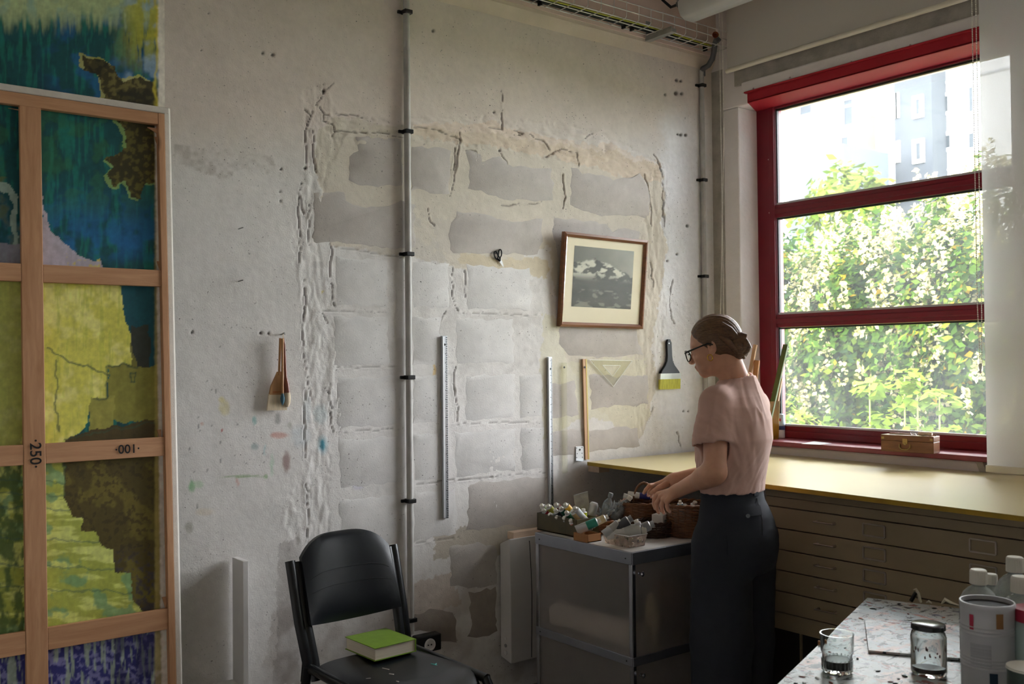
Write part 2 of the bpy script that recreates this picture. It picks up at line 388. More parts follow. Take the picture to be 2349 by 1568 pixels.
for pts in [[(742,195),(741,215),(725,240),(712,270),(702,300),(700,330),(703,360),(700,390)], [(700,250),(712,268),(706,290)], [(716,300),(718,340),(722,372),(726,395)],
            [(741,215),(752,205),(765,195)], [(731,240),(745,262),(757,268)], [(745,262),(742,280),(760,285),(768,300),(765,312)], [(772,262),(800,266),(830,268)], [(765,298),(820,302),(880,306),(925,315)],
            [(688,440),(690,470),(697,490)], [(706,470),(712,500),(706,530),(708,560)], [(690,420),(684,470),(688,540),(684,600)], [(757,560),(760,600),(758,640)], [(762,650),(760,668),(768,700)],
            [(740,720),(752,742)], [(696,640),(700,680),(694,760),(700,840),(712,900),(716,920)], [(745,890),(756,905),(762,990)], [(700,880),(697,960),(702,1050)], [(702,1110),(705,1180),(706,1250)],
            [(1058,302),(1050,360),(1040,410),(1030,450)], [(1046,340),(1040,390)], [(1065,345),(1090,345),(1100,370),(1112,370)],
            [(1145,350),(1165,375)], [(1150,206),(1152,260),(1150,295)], [(1120,293),(1150,297)], [(945,290),(1000,300),(1060,320)], [(1250,360),(1290,340),(1322,350),(1328,380)], [(1340,320),(1360,305)],
            [(1180,300),(1200,306),(1190,311)], [(1215,310),(1250,325),(1262,345)], [(1500,355),(1515,380),(1520,420),(1522,520)], [(1480,400),(1490,450),(1494,520)], [(1290,400),(1294,450),(1290,480)],
            [(980,475),(985,510),(995,520)], [(1045,840),(1040,880),(1048,930),(1050,965)], [(1037,610),(1036,680),(1052,715)], [(1066,620),(1068,680)], [(1022,712),(1010,735)], [(760,880),(758,970)],
            [(1540,640),(1536,700),(1545,740)], [(1552,990),(1560,1025)], [(1500,930),(1492,960)], [(775,880),(780,985)], [(1493,600),(1500,660)], [(1150,470),(1200,466),(1240,470)]]:
    crack(pts)
for pts in [[(944,1112),(1010,1104),(1252,1082)], [(945,1246),(1060,1230)], [(735,712),(890,716)], [(740,842),(920,842)], [(760,992),(925,982)], [(1005,1103),(1100,1098),(1150,1090)], [(1040,973),(1250,966)], [(1055,717),(1230,723)], [(1074,1346),(1140,1340)], [(760,565),(920,590)]]:
    crack(pts, 0.9, 0.003, 0.4, 3)
for x_, y_, r_ in [(603,122,4),(626,126,4.5),(645,388,3),(643,440,3),(643,461,2.5),(440,762,3),(1552,184,4),(1562,186,3.5),(1551,214,5),(1564,215,4),(1526,217,3),(1555,308,3),(1562,309,4),(1573,310,4),(1577,518,4),(994,71,4),(743,209,4),(700,386,4),(1133,258,3),(598,764,4),(616,764,3),(1146,346,3),(1242,402,4),(1568,943,2.5),(1579,943,2.5),(1531,598,3),(1553,583,3),(462,116,2),(480,30,2)]:
    d_ = np.hypot(PXi-x_, PYi-y_); k = 1-sstep(r_*0.5, r_*1.3, d_); H -= 0.006*k; col = blend(col, k*0.85, C('#3a332d'))
# brush wipes and drips of paint left on the wall
for x_, y_, rx, ry, h_, a_ in [(640,998,22,8,'#c98675',.7),(657,1058,10,28,'#8d6a62',.75),(740,1020,6,16,'#1f86a0',.95),(740,1020,14,26,'#6fb0bf',.4),(736,950,18,26,'#8ba9ae',.4),(516,935,14,20,'#d6c983',.55),(510,915,8,8,'#d8cc80',.6),
        (584,965,5,12,'#4fa09a',.6),(585,1023,9,10,'#6d9090',.5),(440,1115,8,16,'#68b06a',.7),(455,1112,16,10,'#a6cfa0',.45),(556,1092,56,3,'#8aa86f',.75),(610,1093,6,6,'#8fb87c',.7),(545,1105,4,12,'#d29a90',.6),(637,960,8,16,'#6c6a66',.6),(665,975,6,10,'#a5a596',.5),
        (434,1210,11,16,'#8f8d7c',.6),(510,987,3,3,'#a83a36',.9),(463,972,4,4,'#c98a70',.6),(452,1160,2.5,10,'#44423f',.8),(624,1065,5,30,'#a8cfae',.45),(607,1030,3,14,'#9cc5c6',.5),(862,642,8,16,'#cda8a4',.5),(997,848,4,18,'#d9b24a',.75),(470,1175,24,10,'#dccdb8',.5),(705,940,10,40,'#a9bcc2',.3),
        (690,1000,26,30,'#b6c6ce',.35),(820,1115,16,10,'#b9b5d2',.4),(1010,930,3,10,'#d9c680',.4),(740,667,3,4,'#d8c95a',.8)]:
    ex = (PXi-x_ + 5*(n3-0.5))/rx; ey = (PYi-y_ + 6*(n2-0.5))/ry
    col = blend(col, a_*(1-sstep(0.55, 1.15, np.hypot(ex, ey)))*(0.7+0.5*n3).clip(0,1), C(h_))
V3 = np.stack([GX, D - H*(PXi*0+1), GZ], -1).reshape(-1,3); ny, nx = GX.shape
ii = np.arange((ny-1)*nx).reshape(ny-1, nx)[:, :-1].ravel(); Fq = np.stack([ii, ii+1, ii+nx+1, ii+nx], -1)
m_wall = mat('old_lime_plaster', '#ffffff', 0.88, var=0.05, vs_=30, bump=0.35, bs=150, attr=True, dist=0.003, specks=1.0)
wall_back = tag(array_mesh('wall_back', V3, Fq, m_wall, col=col.clip(0,1).reshape(-1,3)), kind='structure')
tag(MB().span((X0, D+0.012, 0), (XW+T, D+0.25, ZC)).build('wall_back_core', m_plaster, wall_back), kind='structure')
MB().span((X0, D, 0), (0.252, D+0.02, zb)).build('plain_plaster', m_plaster, wall_back)
del V3, Fq, col, H, wx, wy, n1, n2, n3, P, dep

# ---- concrete blocks laid bare in the wall: each one a ragged slab a few millimetres proud of the mortar
m_blk = mat('bare_grey_block', '#c2bbb5', 0.93, var=0.08, vs_=16, bump=0.4, bs=240, dist=0.002, specks=0.6)
m_blk2 = mat('limewashed_block', '#d9d6d3', 0.93, var=0.08, vs_=14, bump=0.35, bs=150, dist=0.002, specks=0.9)
m_blk3 = mat('dark_bare_block', '#a3988e', 0.93, var=0.14, vs_=16, bump=0.7, bs=240, dist=0.003)
rb = random.Random(3)
def block(poly, m, proud=0.0017, rag=3.5, step=13):
    pts = []
    n = len(poly)
    for i in range(n):
        (x1,y1),(x2,y2) = poly[i], poly[(i+1)%n]; L = math.hypot(x2-x1,y2-y1); k = max(1, int(L/step))
        for j in range(k):
            t = j/k; pts.append((x1+(x2-x1)*t+rb.uniform(-rag,rag), y1+(y2-y1)*t+rb.uniform(-rag,rag)))
    cx_ = sum(p[0] for p in pts)/len(pts); cy_ = sum(p[1] for p in pts)/len(pts); N = len(pts)
    outer = [BK(px, py, -0.0016) for px, py in pts]
    def ins(p): d_ = math.hypot(p[0]-cx_, p[1]-cy_); s_ = (d_-6.0)/d_; return (cx_+(p[0]-cx_)*s_, cy_+(p[1]-cy_)*s_)
    inner = [BK(*ins(p), proud) for p in pts]
    MB().add(outer+inner, [tuple(N+i for i in range(N))]+[(i,(i+1)%N,N+(i+1)%N,N+i) for i in range(N)]).build('block', m, wall_back, smooth=35)
def zq(ox, oy, k, pts): return [(ox+k*a, oy+k*b) for a, b in pts]
G1 = lambda p: zq(680,160,.3062,p); G2 = lambda p: zq(1000,280,.2299,p); G4 = lambda p: zq(900,1050,.2871,p)
for poly in [G1([(450,500),(790,520),(800,860),(600,890),(470,870),(380,820),(380,650),(450,600)]), G1([(850,560),(1160,590),(1165,760),(1145,940),(1000,930),(900,890),(850,925)]),
             G2([(275,285),(425,295),(450,390),(560,345),(640,325),(720,420),(900,445),(1060,470),(1170,465),(1145,560),(1185,620),(1165,785),(1000,815),(900,775),(700,800),(520,740),(440,690),(360,695),(320,650),(310,400)]),
             G2([(1340,450),(1410,465),(1440,515),(1640,505),(1790,560),(1910,555),(2030,515),(2105,590),(2140,760),(2135,955),(1960,935),(1900,945),(1700,955),(1400,870),(1335,830)]),
             G1([(115,915),(350,905),(370,970),(480,1020),(700,1010),(800,970),(895,1020),(895,1340),(780,1345),(600,1335),(250,1290),(115,1300),(125,1100)]),
             G2([(205,875),(330,900),(560,915),(700,965),(860,985),(1075,945),(1070,1200),(1035,1315),(850,1325),(600,1325),(300,1315),(115,1290),(125,1050)]),
             G2([(1165,955),(1420,965),(1700,1005),(1770,1090),(1900,1045),(2035,1095),(2045,1490),(1235,1475),(1215,1400),(1155,1130)]),
             [(1283,742),(1462,745),(1466,795),(1478,815),(1400,822),(1300,818),(1280,790)], [(1352,858),(1484,862),(1487,925),(1440,935),(1352,938)], [(1252,880),(1320,872),(1328,955),(1254,960)],
             [(1300,985),(1466,978),(1470,1022),(1345,1040),(1254,1050),(1253,990)], G4([(600,195),(800,175),(1235,135),(1235,535),(900,565),(585,585)]), G4([(455,685),(700,665),(840,695),(840,1015),(600,1055),(455,1025)])]:
    block(poly, m_blk)
for poly in [G4([(605,1065),(840,1025),(840,1395),(720,1445),(595,1445),(635,1340),(608,1200)]), G4([(155,1245),(340,1185),(495,1222),(515,1300),(515,1475),(355,1495),(340,1385),(155,1390)])]:
    block(poly, m_blk3)
def course(y_a, y_b, cuts):       # limewashed courses; heights read at the ruler, so they follow the wall
    za, zb_ = BK(1150, y_a).z, BK(1150, y_b).z
    for a, b in cuts:
        q = [proj(Vector((BK(px, 800).x, D, zz)))[:2] for px, zz in ((a,za),(b,za),(b,zb_),(a,zb_))]
        block(q, m_blk2, 0.0010, 3.5, 14)
course(610, 712, [(770,893),(945,1032),(1072,1222)]); course(730, 835, [(765,893),(945,1012),(1045,1180)]); course(856, 962, [(772,922),(946,1008),(1064,1182),(1190,1245)])
course(982, 1085, [(775,922),(946,1010),(1040,1182),(1190,1245)]); course(1106, 1214, [(775,922),(946,1046)])

# ---- window 1
win = tag(link(bpy.data.objects.new('window_1', None)), kind='structure'); win.location = (XF, (yL+yR)/2, Z_SILL); ROOT[win.name] = Matrix.Translation(win.location)
m_glass = glassy('dusty_window_glass', '#f4f8f7', dirt=0.020, dscale=2.2)
m_gasket = mat('black_gasket', '#1b1c20', 0.45)
pz = [(WN(1786,466,XF+.02).z, WN(1786,254,XF+.02).z), (WN(1792,717,XF+.02).z, WN(1790,503.4,XF+.02).z), (WN(1797,971,XF+.02).z, WN(1795,754.5,XF+.02).z)]
pyl = WN(1786, 400, XF+.02).y; pyr = WN(2322, 300, XF+.02).y
f0, f1 = XF, XF+0.07
stile = MB().span((f0, pyl+0.012, Z_SILL-0.01), (f1, yL+0.005, Z_HEAD+0.02)); stile.build('frame_stile', m_red, win, bevel=0.004)
MB().span((f0, yR-0.005, Z_SILL-0.01), (f1, pyr-0.012, Z_HEAD+0.02)).build('frame_stile', m_red, win, bevel=0.004)
MB().span((f0-0.006, pyl+0.012, Z_SILL-0.01), (f0, pyl+0.045, Z_HEAD)).build('frame_bead', m_red, win, bevel=0.002)
for za, zb_ in ((Z_SILL-0.02, pz[2][0]-0.010), (pz[2][1]+0.010, pz[1][0]-0.010), (pz[1][1]+0.010, pz[0][0]-0.010), (pz[0][1]+0.010, Z_HEAD+0.02)):
    MB().span((f0+0.002, pyr-0.012, za), (f1, pyl+0.012, zb_)).span((f0-0.004, pyr-0.01, za+(zb_-za)*0.30), (f0+0.01, pyl+0.02, za+(zb_-za)*0.70)).build('frame_rail', m_red, win, bevel=0.003)
m_bead = mat('silver_glazing_bead', '#b9b4b8', 0.4, metal=0.3)
for za, zb_ in pz:
    MB().span((XF+.030, pyr-.012, za-.012), (XF+.036, pyl+.012, zb_+.012)).build('pane', m_glass, win)
    mb = MB(); mb.span((XF+.012,pyl,za-.01),(XF+.028,pyl+.008,zb_+.01)).span((XF+.012,pyr-.008,za-.01),(XF+.028,pyr,zb_+.01)).span((XF+.012,pyr,zb_),(XF+.028,pyl,zb_+.008))
    mb.build('gasket', m_gasket, win)
    MB().span((XF+.004,pyr,za-.010),(XF+.026,pyl,za)).build('glazing_bead', m_bead, win)
# red steel casing over the head of the window
hb = MB(); zt = WN(1712, 213, XW-0.03).z; zl = WN(1715, 236, XW-0.03).z
hb.span((XW-0.03, yR-0.12, zl), (XW-0.022, WN(1714,225,XW-.03).y, zt)).prism([(XW-0.03, yR-0.12, zl), (XF+0.002, yR-0.12, zl), (XF+0.002, yL+0.004, zl), (XW-0.03, WN(1715,236,XW-.03).y, zl)], (0,0,0.008)).span((XW-0.045, yR-0.12, zt-0.004), (XW-0.02, WN(1710,225,XW-.03).y, zt+0.004))
hb.build('head_casing', m_redbox, win, bevel=0.002)
mb = MB()
for px, py in ((1728,203),(1812,178),(1953,142),(2088,104)): mb.ball(WN(px,py,XW-0.032), 0.005, 8, 5)
for px, py in ((1867,213),(2120,145)): mb.ball(WN(px,py,XF-0.002), 0.005, 8, 5)
for px, py in ((1763,366),(1765,488),(1770,735),(1772,900)): mb.ball(WN(px,py,XF-0.002), 0.004, 8, 5)
mb.build('screw_head', mat('pale_screw', '#c9a6a4', 0.35, metal=0.4), win)
m_sill = mat('dull_red_painted_sill', '#8c3a44', 0.38, var=0.18, vs_=7, spec=0.6, bump=0.1, bs=120)
xs_ = XW - 0.055
sill = MB().span((xs_, yR-0.10, Z_SILL-0.024), (XF+0.003, yL+0.03, Z_SILL)); sill.build('sill', m_sill, win, bevel=0.003)
MB().prism([(xs_+0.01, WN(2250,1060).y, Z_SILL-0.024),(XW, WN(2250,1060).y, Z_SILL-0.024),(XW, WN(2250,1060).y, Z_SILL-0.09)], (0,-0.03,0)).build('sill_bracket', m_concrete, win)
portal(yR, yL, Z_SILL, Z_HEAD, XW+T+0.02)
# ---- unseen windows of the same wall; the last one added and widened for fill light
for n_, (a, b) in enumerate(WINS[1:]):
    w2 = tag(link(bpy.data.objects.new('window_%d' % (n_+2), None)), kind='structure'); w2.location = (XF, (a+b)/2, Z_SILL); ROOT[w2.name] = Matrix.Translation(w2.location)
    for ya, yb in ((a-.005, a+.10), (b-.10, b+.005)): MB().span((f0, ya, Z_SILL-.01), (f1, yb, Z_HEAD+.02)).build('frame_stile', m_red, w2, bevel=.004)
    for za, zb_ in ((Z_SILL-0.02, pz[2][0]-.01), (pz[2][1]+.01, pz[1][0]-.01), (pz[1][1]+.01, pz[0][0]-.01), (pz[0][1]+.01, Z_HEAD+.02)):
        MB().span((f0+.002, a+.1, za), (f1, b-.1, zb_)).build('frame_rail', m_red, w2, bevel=.003)
    for za, zb_ in pz: MB().span((XF+.030, a+.09, za-.012), (XF+.036, b-.09, zb_+.012)).build('pane', m_glass, w2)
    MB().span((xs_, a-.03, Z_SILL-.024), (XF+.003, b+.03, Z_SILL)).build('sill', m_sill, w2, bevel=.003)
    portal(a, b, Z_SILL, Z_HEAD, XW+T+0.02)

# ================================================================== THINGS ON AND AGAINST THE BACK WALL
m_conduit = mat('painted_grey_conduit', '#b3b0ab', 0.5, metal=0.0, var=0.15, vs_=14, bump=0.1, bs=80)
m_clip = mat('black_plastic_clip', '#101113', 0.4, var=0.1)
m_alu = mat('brushed_aluminium', '#c3c7cc', 0.32, metal=0.85, var=0.06, vs_=30, stretch=(40,40,1))
m_alu_l = mat('light_aluminium_edge', '#dcdfe2', 0.4, metal=0.4, var=0.05)
m_white = mat('white_lacquer', '#dcd9d6', 0.45, var=0.05)
m_cable = mat('black_cable', '#121214', 0.5)
m_yg = mat('green_yellow_wire', '#a6a83a', 0.5, var=0.2, vs_=40)
m_wire = mat('pale_zinc_wire', '#cfcdc8', 0.4, metal=0.4, var=0.1)
m_zinc = mat('zinc_plate', '#a5a5a2', 0.45, metal=0.6, var=0.15, vs_=20)
m_pine = wood('pale_pine', '#dcc4ad', '#ccae93', 'X'); m_pineZ = wood('pale_pine_upright', '#cfa47c', '#b98c63', 'Z')

def conduit(px_top, py_top, px_bot, zbot, r, label, clips, ztop=None):
    a = BK(px_top, py_top, r+0.004); b = BK(px_bot, 1200, r+0.004); xx = (a.x+b.x)/2
    zt_ = ztop or a.z
    t = thing('conduit_pipe', label, 'pipe', (xx, D-r-0.004, zbot))
    MB().tube([(xx, D-r-0.006, zbot), (xx, D-r-0.006, zt_)], r, 16).build('pipe', m_conduit, t, smooth=50)
    for py in clips:
        p = BK(px_top+(px_bot-px_top)*py/1200, py, r)
        MB().box((xx+0.002, D-r-0.006, p.z), (2*r+0.010, 2*r+0.010, 0.018)).box((xx-0.02, D-0.006, p.z), (0.03, 0.012, 0.014)).build('clip', m_clip, t, bevel=0.003)
    return t
conduit(935, 0, 936.5, BK(940,1450).z, 0.0145, 'grey steel conduit pipe left of the rulers, full height of wall', [30, 303, 583, 865, 1148, 1421], zb)
c2 = conduit(1612, 170, 1619, 0.05, 0.0130, 'grey conduit pipe by the window corner with a flexible grey elbow', [198, 414, 634], BK(1610,165).z)
p0 = Vector((BK(1612,165,.02).x, D-0.02, BK(1610,165).z-0.03))
MB().tube([p0, p0+Vector((0,0,.04)), BK(1612,158,.04), BK(1625,150,.07), BK(1634,135,.10), BK(1638,118,.12), BK(1640,100,.14), BK(1644,88,.17), BK(1650,95,.18)], 0.015, 12).build('flexible_elbow', mat('grey_corrugated_hose', '#595b60', 0.5, bump=0.6, bs=300), c2, smooth=60)
# black socket box at the foot of the left conduit
sp = BK(972, 1475, 0.03); t = thing('socket_box', 'black surface socket box with round white outlet below the left conduit', 'socket', (sp.x, D-0.03, sp.z-0.03))
bx = MB().span((BK(944,1470).x, D-0.052, sp.z-0.036), (BK(998,1470).x, D-0.001, sp.z+0.036)); bx.build('box', m_clip, t, bevel=0.006)
fc = Vector((BK(985,1470,.05).x, D-0.053, sp.z-0.004))
MB().lathe([(0.027,0),(0.027,0.004),(0.024,0.005),(0.020,0.004),(0.019,-0.008),(0.0,-0.008)], fc, -Y, 24).build('outlet', m_white, t, smooth=40)
MB().tube([fc+Vector((-0.008,0.004,0)), fc+Vector((-0.008,-0.002,0))], 0.003, 8).tube([fc+Vector((0.008,0.004,0)), fc+Vector((0.008,-0.002,0))], 0.003, 8).build('pin_hole', m_clip, t)

# ---- wire cable tray with cables
def TR(px, py, y): d = ray(px, py); return EYE + d*(y/d.y)
xe = XW-0.05; y_in, y_mid, y_out = D-0.050, D-0.105, D-0.155; zt0 = TR(1655,116,y_mid).z
t = thing('cable_tray', 'open wire mesh cable tray high on the back wall', 'cable tray', (2.5, y_mid, zt0))
mb = MB(); runs = [(y_in, zt0), (y_mid, zt0), (y_out, zt0), (y_out-0.014, zt0+0.036), (y_out-0.014, zt0+0.078)]
for yy, zz in runs: MB().tube([(-0.5,yy,zz),(xe,yy,zz)], 0.0027, 6).build('long_wire', m_wire, t)
xx = xe-0.005
while xx > 1.5:
    MB().tube([(xx,y_in+0.012,zt0+0.055),(xx,y_in+0.012,zt0+0.01),(xx,y_in,zt0-0.003),(xx,y_out,zt0-0.003),(xx,y_out-0.014,zt0+0.008),(xx,y_out-0.016,zt0+0.08)], 0.0021, 5).build('cross_wire', m_wire, t); xx -= 0.085
bxp = TR(1510, 75, y_mid).x
mb = MB().span((bxp-0.02, D-0.035, zt0-0.02), (bxp+0.02, D-0.028, zt0+0.08)).span((bxp-0.018, y_out-0.06, zt0-0.026), (bxp+0.018, D-0.028, zt0-0.006)).span((bxp-0.02,y_out-0.062,zt0-0.028),(bxp-0.014,D-0.03,zt0+0.002))
mb.build('bracket', m_zinc, t, bevel=0.002)
rc = random.Random(5)
def cable(pts, r, m, label, nm='cable'):
    o = MB().tube(pts, r, 7).build(nm, m, None, smooth=60); tag(o, label, 'cable'); return o
def wav(x0, x1, yy, zz, a, n=26):
    ph = rc.uniform(0,6); return [(x0+(x1-x0)*i/n, yy+a*math.sin(ph+i*0.55), zz+abs(0.3*a*math.sin(ph+i*0.8))) for i in range(n+1)]
cable(wav(-0.4, xe-0.15, y_in-0.012, zt0+0.013, 0.004), 0.009, m_cable, 'thick black cable lying along the inner edge of the wire tray')
cable(wav(-0.4, xe-0.10, y_mid+0.014, zt0+0.010, 0.006), 0.006, m_cable, 'thinner black cable beside the thick one in the wire tray')
cable(wav(-0.4, xe-0.05, y_mid-0.004, zt0+0.008, 0.010) + [(xe-0.02, y_mid-0.01, zt0+0.04), (xe-0.03, y_mid-0.02, zt0+0.08)], 0.0045, m_yg, 'green and yellow earth wire running along the cable tray', 'earth_wire')
for px, py in ((1238,14),(1430,64),(1449,72),(1617,117)):
    q = TR(px, py, y_in-0.01); MB().box((q.x, y_in-0.012, zt0+0.008), (0.012,0.026,0.030)).build('cable_tie', m_clip, t, bevel=0.002)
MB().lathe([(0.017,-0.004),(0.017,0.004),(0.009,0.004),(0.009,-0.004),(0.017,-0.004)], TR(1641,80,y_out-0.03), Vector((-.6,-.8,0)), 18).build('copper_ring', mat('copper_lug', '#8a4a2e', 0.35, metal=0.8), t, smooth=40)

# ---- ceiling batten light
zf = 3.30; pa = ZP(1578, 32, zf)
t = thing('batten_light', 'switched-off fluorescent batten light hanging under the ceiling', 'ceiling light', (pa.x, pa.y, zf))
L_ = 1.25; prof = [(-0.085,0.050),(-0.082,0.012),(-0.062,-0.026),(-0.027,-0.042),(0.027,-0.042),(0.062,-0.026),(0.082,0.012),(0.085,0.050)]
vv = []
for yy, s_ in ((pa.y, 0.9), (pa.y-0.02, 1.0), (pa.y-L_, 1.0)): vv += [(pa.x+a*s_, yy, zf+b*s_) for a, b in prof]
MB().add(vv, [tuple(range(7,-1,-1)), tuple(range(16,24))] + [(k*8+i, k*8+i+1, k*8+9+i, k*8+8+i) for k in range(2) for i in range(7)] + [(0,8,15,7),(8,16,23,15)]).build('diffuser', mat('frosted_grey_diffuser', '#c9cac6', 0.3, var=0.04, stretch=(1,.05,1), vs_=40, bump=0.1), t, smooth=40)
MB().span((pa.x-0.090, pa.y-L_, zf+0.050), (pa.x+0.090, pa.y+0.004, zf+0.090)).build('housing', mat('grey_housing', '#8c8c88', 0.5), t, bevel=0.008)
for q in (0.2, 1.0): MB().tube([(pa.x, pa.y-q, zf+0.08), (pa.x, pa.y-q, ZC)], 0.004, 6).build('hanger', m_wire, t)
MB().tube([(pa.x-0.02, pa.y, zf+0.06), (pa.x-0.02, pa.y+0.05, zf+0.06)], 0.017, 12).build('cable_gland', mat('grey_gland', '#6d6d6b', 0.5), t, smooth=50)
MB().tube([(pa.x-0.02, pa.y+0.05, zf+0.06), (pa.x-0.03, pa.y+0.09, zf+0.055), (pa.x-0.07, pa.y+0.11, zf+0.09), (pa.x-0.08, pa.y+0.10, zf+0.17), (pa.x-0.06, pa.y+0.06, zf+0.35), (pa.x-0.05, pa.y+0.03, ZC)], 0.008, 8).build('flex', m_cable, t, smooth=60)

# ---- rulers, square, wooden rule, bracket, brush, scissors hanging on the wall
def flat_rule(name, label, px, y_top, y_bot, w, th, m, ticks=None, tick_m=None, edge=None, hole=None):
    a = BK(px, y_top, th); b = BK(px, y_bot, th); x = (a.x+b.x)/2
    t = thing(name, label, 'ruler', (x, D-th, b.z))
    MB().span((x-w/2, D-th-.004, b.z), (x+w/2, D-.004, a.z)).build('blade', m, t, bevel=0.0012)
    if edge: MB().span((x-w/2+.002, D-th-.009, b.z+.002), (x-w/2+.010, D-th-.003, a.z-.002)).build('grip_ridge', edge, t, bevel=0.001)
    if ticks:
        mb = MB(); n = int((a.z-b.z)/ticks)
        for i in range(n): mb.span((x+w/2-(.008 if i % 5 else .012), D-th-.0048, b.z+i*ticks), (x+w/2-.001, D-th-.004, b.z+i*ticks+ticks*.4))
        mb.build('graduation', tick_m or m_clip, t)
    if hole: MB().lathe([(.005,0),(.005,.002)], (x, D-th-.0045, hole), -Y, 12).build('hanging_hole', m_clip, t)
    return t
flat_rule('steel_ruler', 'metal ruler with graduated right edge hanging right of the left conduit', 1020, 770, 1188, 0.030, 0.006, m_alu, 0.008, m_clip, m_alu_l, BK(1020,790).z)
flat_rule('steel_ruler', 'long aluminium straightedge hanging behind the paint tubes', 1262, 818, 1215, 0.028, 0.005, m_alu, 0.007, m_clip, m_alu_l, BK(1262,846).z)
m_acry = glassy('clear_acrylic', '#fdfdf8', dirt=0.05, dcol='#f7f6ea', solid=True, ior=1.08)
flat_rule('acrylic_ruler', 'clear acrylic ruler between the straightedge and the wooden rule', 1294, 832, 1085, 0.034, 0.003, m_acry, None, None, None, BK(1296,842).z)
a = BK(1340, 823, .008); b = BK(1346, 1053, .008); t = thing('wooden_rule', 'wooden rule with a yellow edge standing above the steel bracket', 'ruler', (b.x, D-.01, b.z))
MB().add([(a.x-.011,D-.011,a.z),(a.x+.011,D-.011,a.z),(b.x+.011,D-.011,b.z),(b.x-.011,D-.011,b.z),(a.x-.011,D-.003,a.z),(a.x+.011,D-.003,a.z),(b.x+.011,D-.003,b.z),(b.x-.011,D-.003,b.z)],[(0,1,2,3),(7,6,5,4),(0,4,5,1),(1,5,6,2),(2,6,7,3),(3,7,4,0)]).build('blade', m_pineZ, t)
MB().add([(a.x+.007,D-.012,a.z),(a.x+.014,D-.012,a.z),(b.x+.014,D-.012,b.z),(b.x+.007,D-.012,b.z),(a.x+.007,D-.003,a.z),(a.x+.014,D-.003,a.z),(b.x+.014,D-.003,b.z),(b.x+.007,D-.003,b.z)],[(0,1,2,3),(7,6,5,4),(0,4,5,1),(1,5,6,2),(2,6,7,3),(3,7,4,0)]).build('yellow_edge', mat('yellowed_celluloid', '#d9c06a', 0.4), t)
MB().lathe([(.005,0),(.005,.002)], (a.x, D-.0115, BK(1342,842).z), -Y, 12).build('hanging_hole', m_clip, t)
# clear set square
t = thing('set_square', 'clear acrylic set square hanging right of the wooden rule', 'set square', BK(1400, 880, .004))
outer = [BK(1352,825,.006), BK(1450,827,.006), BK(1407,886,.006)]; cen = (outer[0]+outer[1]+outer[2])/3
inner = [cen+(p-cen)*0.42 for p in outer]
mb = MB(); off = Vector((0,.003,0)); vv = outer+inner+[p+off for p in outer]+[p+off for p in inner]; ff = []
for i in range(3):
    j = (i+1)%3; ff += [(i,j,3+j,3+i),(6+i,9+i,9+j,6+j),(i,6+i,6+j,j),(3+i,3+j,9+j,9+i)]
mb.add(vv, ff).build('plate', m_acry, t)
mb = MB()
for i in range(3):
    j = (i+1)%3
    for A_, B_ in ((outer[i],outer[j]),(inner[i],inner[j])): mb.tube([A_-off*0.3, B_-off*0.3], 0.0013, 5)
mb.build('bright_edge', mat('polished_acrylic_edge', '#f4f5f0', 0.3, spec=0.8), t)
# steel angle bracket
t = thing('angle_bracket', 'perforated steel angle bracket holding the yellow board to the wall', 'bracket', BK(1330, 1052, .004))
a = BK(1320,1024,.003); b = BK(1339,1055,.003)
MB().span((a.x, D-.006, b.z), (b.x, D-.003, a.z)).span((a.x, D-.045, b.z-.001), (b.x, D-.003, b.z+.002)).build('plate', mat('bright_zinc', '#cfd3d8', 0.3, metal=0.6), t, bevel=0.001)
mb = MB()
for px, py in ((1323,1027),(1335,1026),(1324,1040),(1335,1039),(1323,1049),(1336,1048)): mb.lathe([(.0022,0),(.0022,.001)], BK(px,py,.0065), -Y, 8)
mb.lathe([(.005,0),(.005,.001)], BK(1330,1031,.0065), -Y, 12).build('screw_hole', m_clip, t)
# wide flat brush
c = BK(1535, 835, .012); t = thing('wide_brush', 'wide flat paintbrush with black handle and yellow bristles hanging on the wall', 'paintbrush', c)
def pxw(px0, px1, py): return abs(BK(px1,py).x-BK(px0,py).x)
prof = [(778,6),(786,12),(800,12),(815,12),(828,15),(838,24),(846,36),(852,45),(857,48)]; vv = []
for py, w in prof:
    p = BK(1533.5 + (py-778)*0.04, py, .012); hw = pxw(1533-w/2, 1533+w/2, py)/2
    vv += [p+Vector((-hw,.006,0)), p+Vector((hw,.006,0)), p+Vector((hw*.9,-.006,0)), p+Vector((-hw*.9,-.006,0))]
MB().add(vv, [(0,1,2,3),tuple(4*(len(prof)-1)+i for i in (3,2,1,0))]+[(4*k+i,4*k+(i+1)%4,4*k+4+(i+1)%4,4*k+4+i) for k in range(len(prof)-1) for i in range(4)]).build('handle', mat('black_lacquered_handle', '#14181a', 0.4, spec=0.4), t, smooth=50, bevel=0.002)
def slab(p, w, py0, py1, th, flare=0.0):
    a = BK(p, py0, .012); b = BK(p, py1, .012); hw = pxw(p-w/2, p+w/2, py0)/2
    return [a+Vector((-hw,-th,0)),a+Vector((hw,-th,0)),a+Vector((hw,th,0)),a+Vector((-hw,th,0)),b+Vector((-hw-flare,-th*.7,0)),b+Vector((hw+flare,-th*.7,0)),b+Vector((hw+flare,th*.7,0)),b+Vector((-hw-flare,th*.7,0))]
MB().hexa(slab(1536.5,47,856,870,.0085)).build('ferrule', mat('tinned_ferrule', '#b9b8b4', 0.28, metal=0.8), t, bevel=0.001)
MB().hexa(slab(1536,46,869,892,.0075,0.001)).build('bristles', mat('yellow_bristle', '#c9c64e', 0.7, var=0.3, vs_=6, stretch=(60,60,2), bump=0.8, bs=12), t)
MB().lathe([(.0035,0),(.0035,.001)], BK(1534.5,787,.019), -Y, 10).build('hanging_hole', m_alu_l, t)
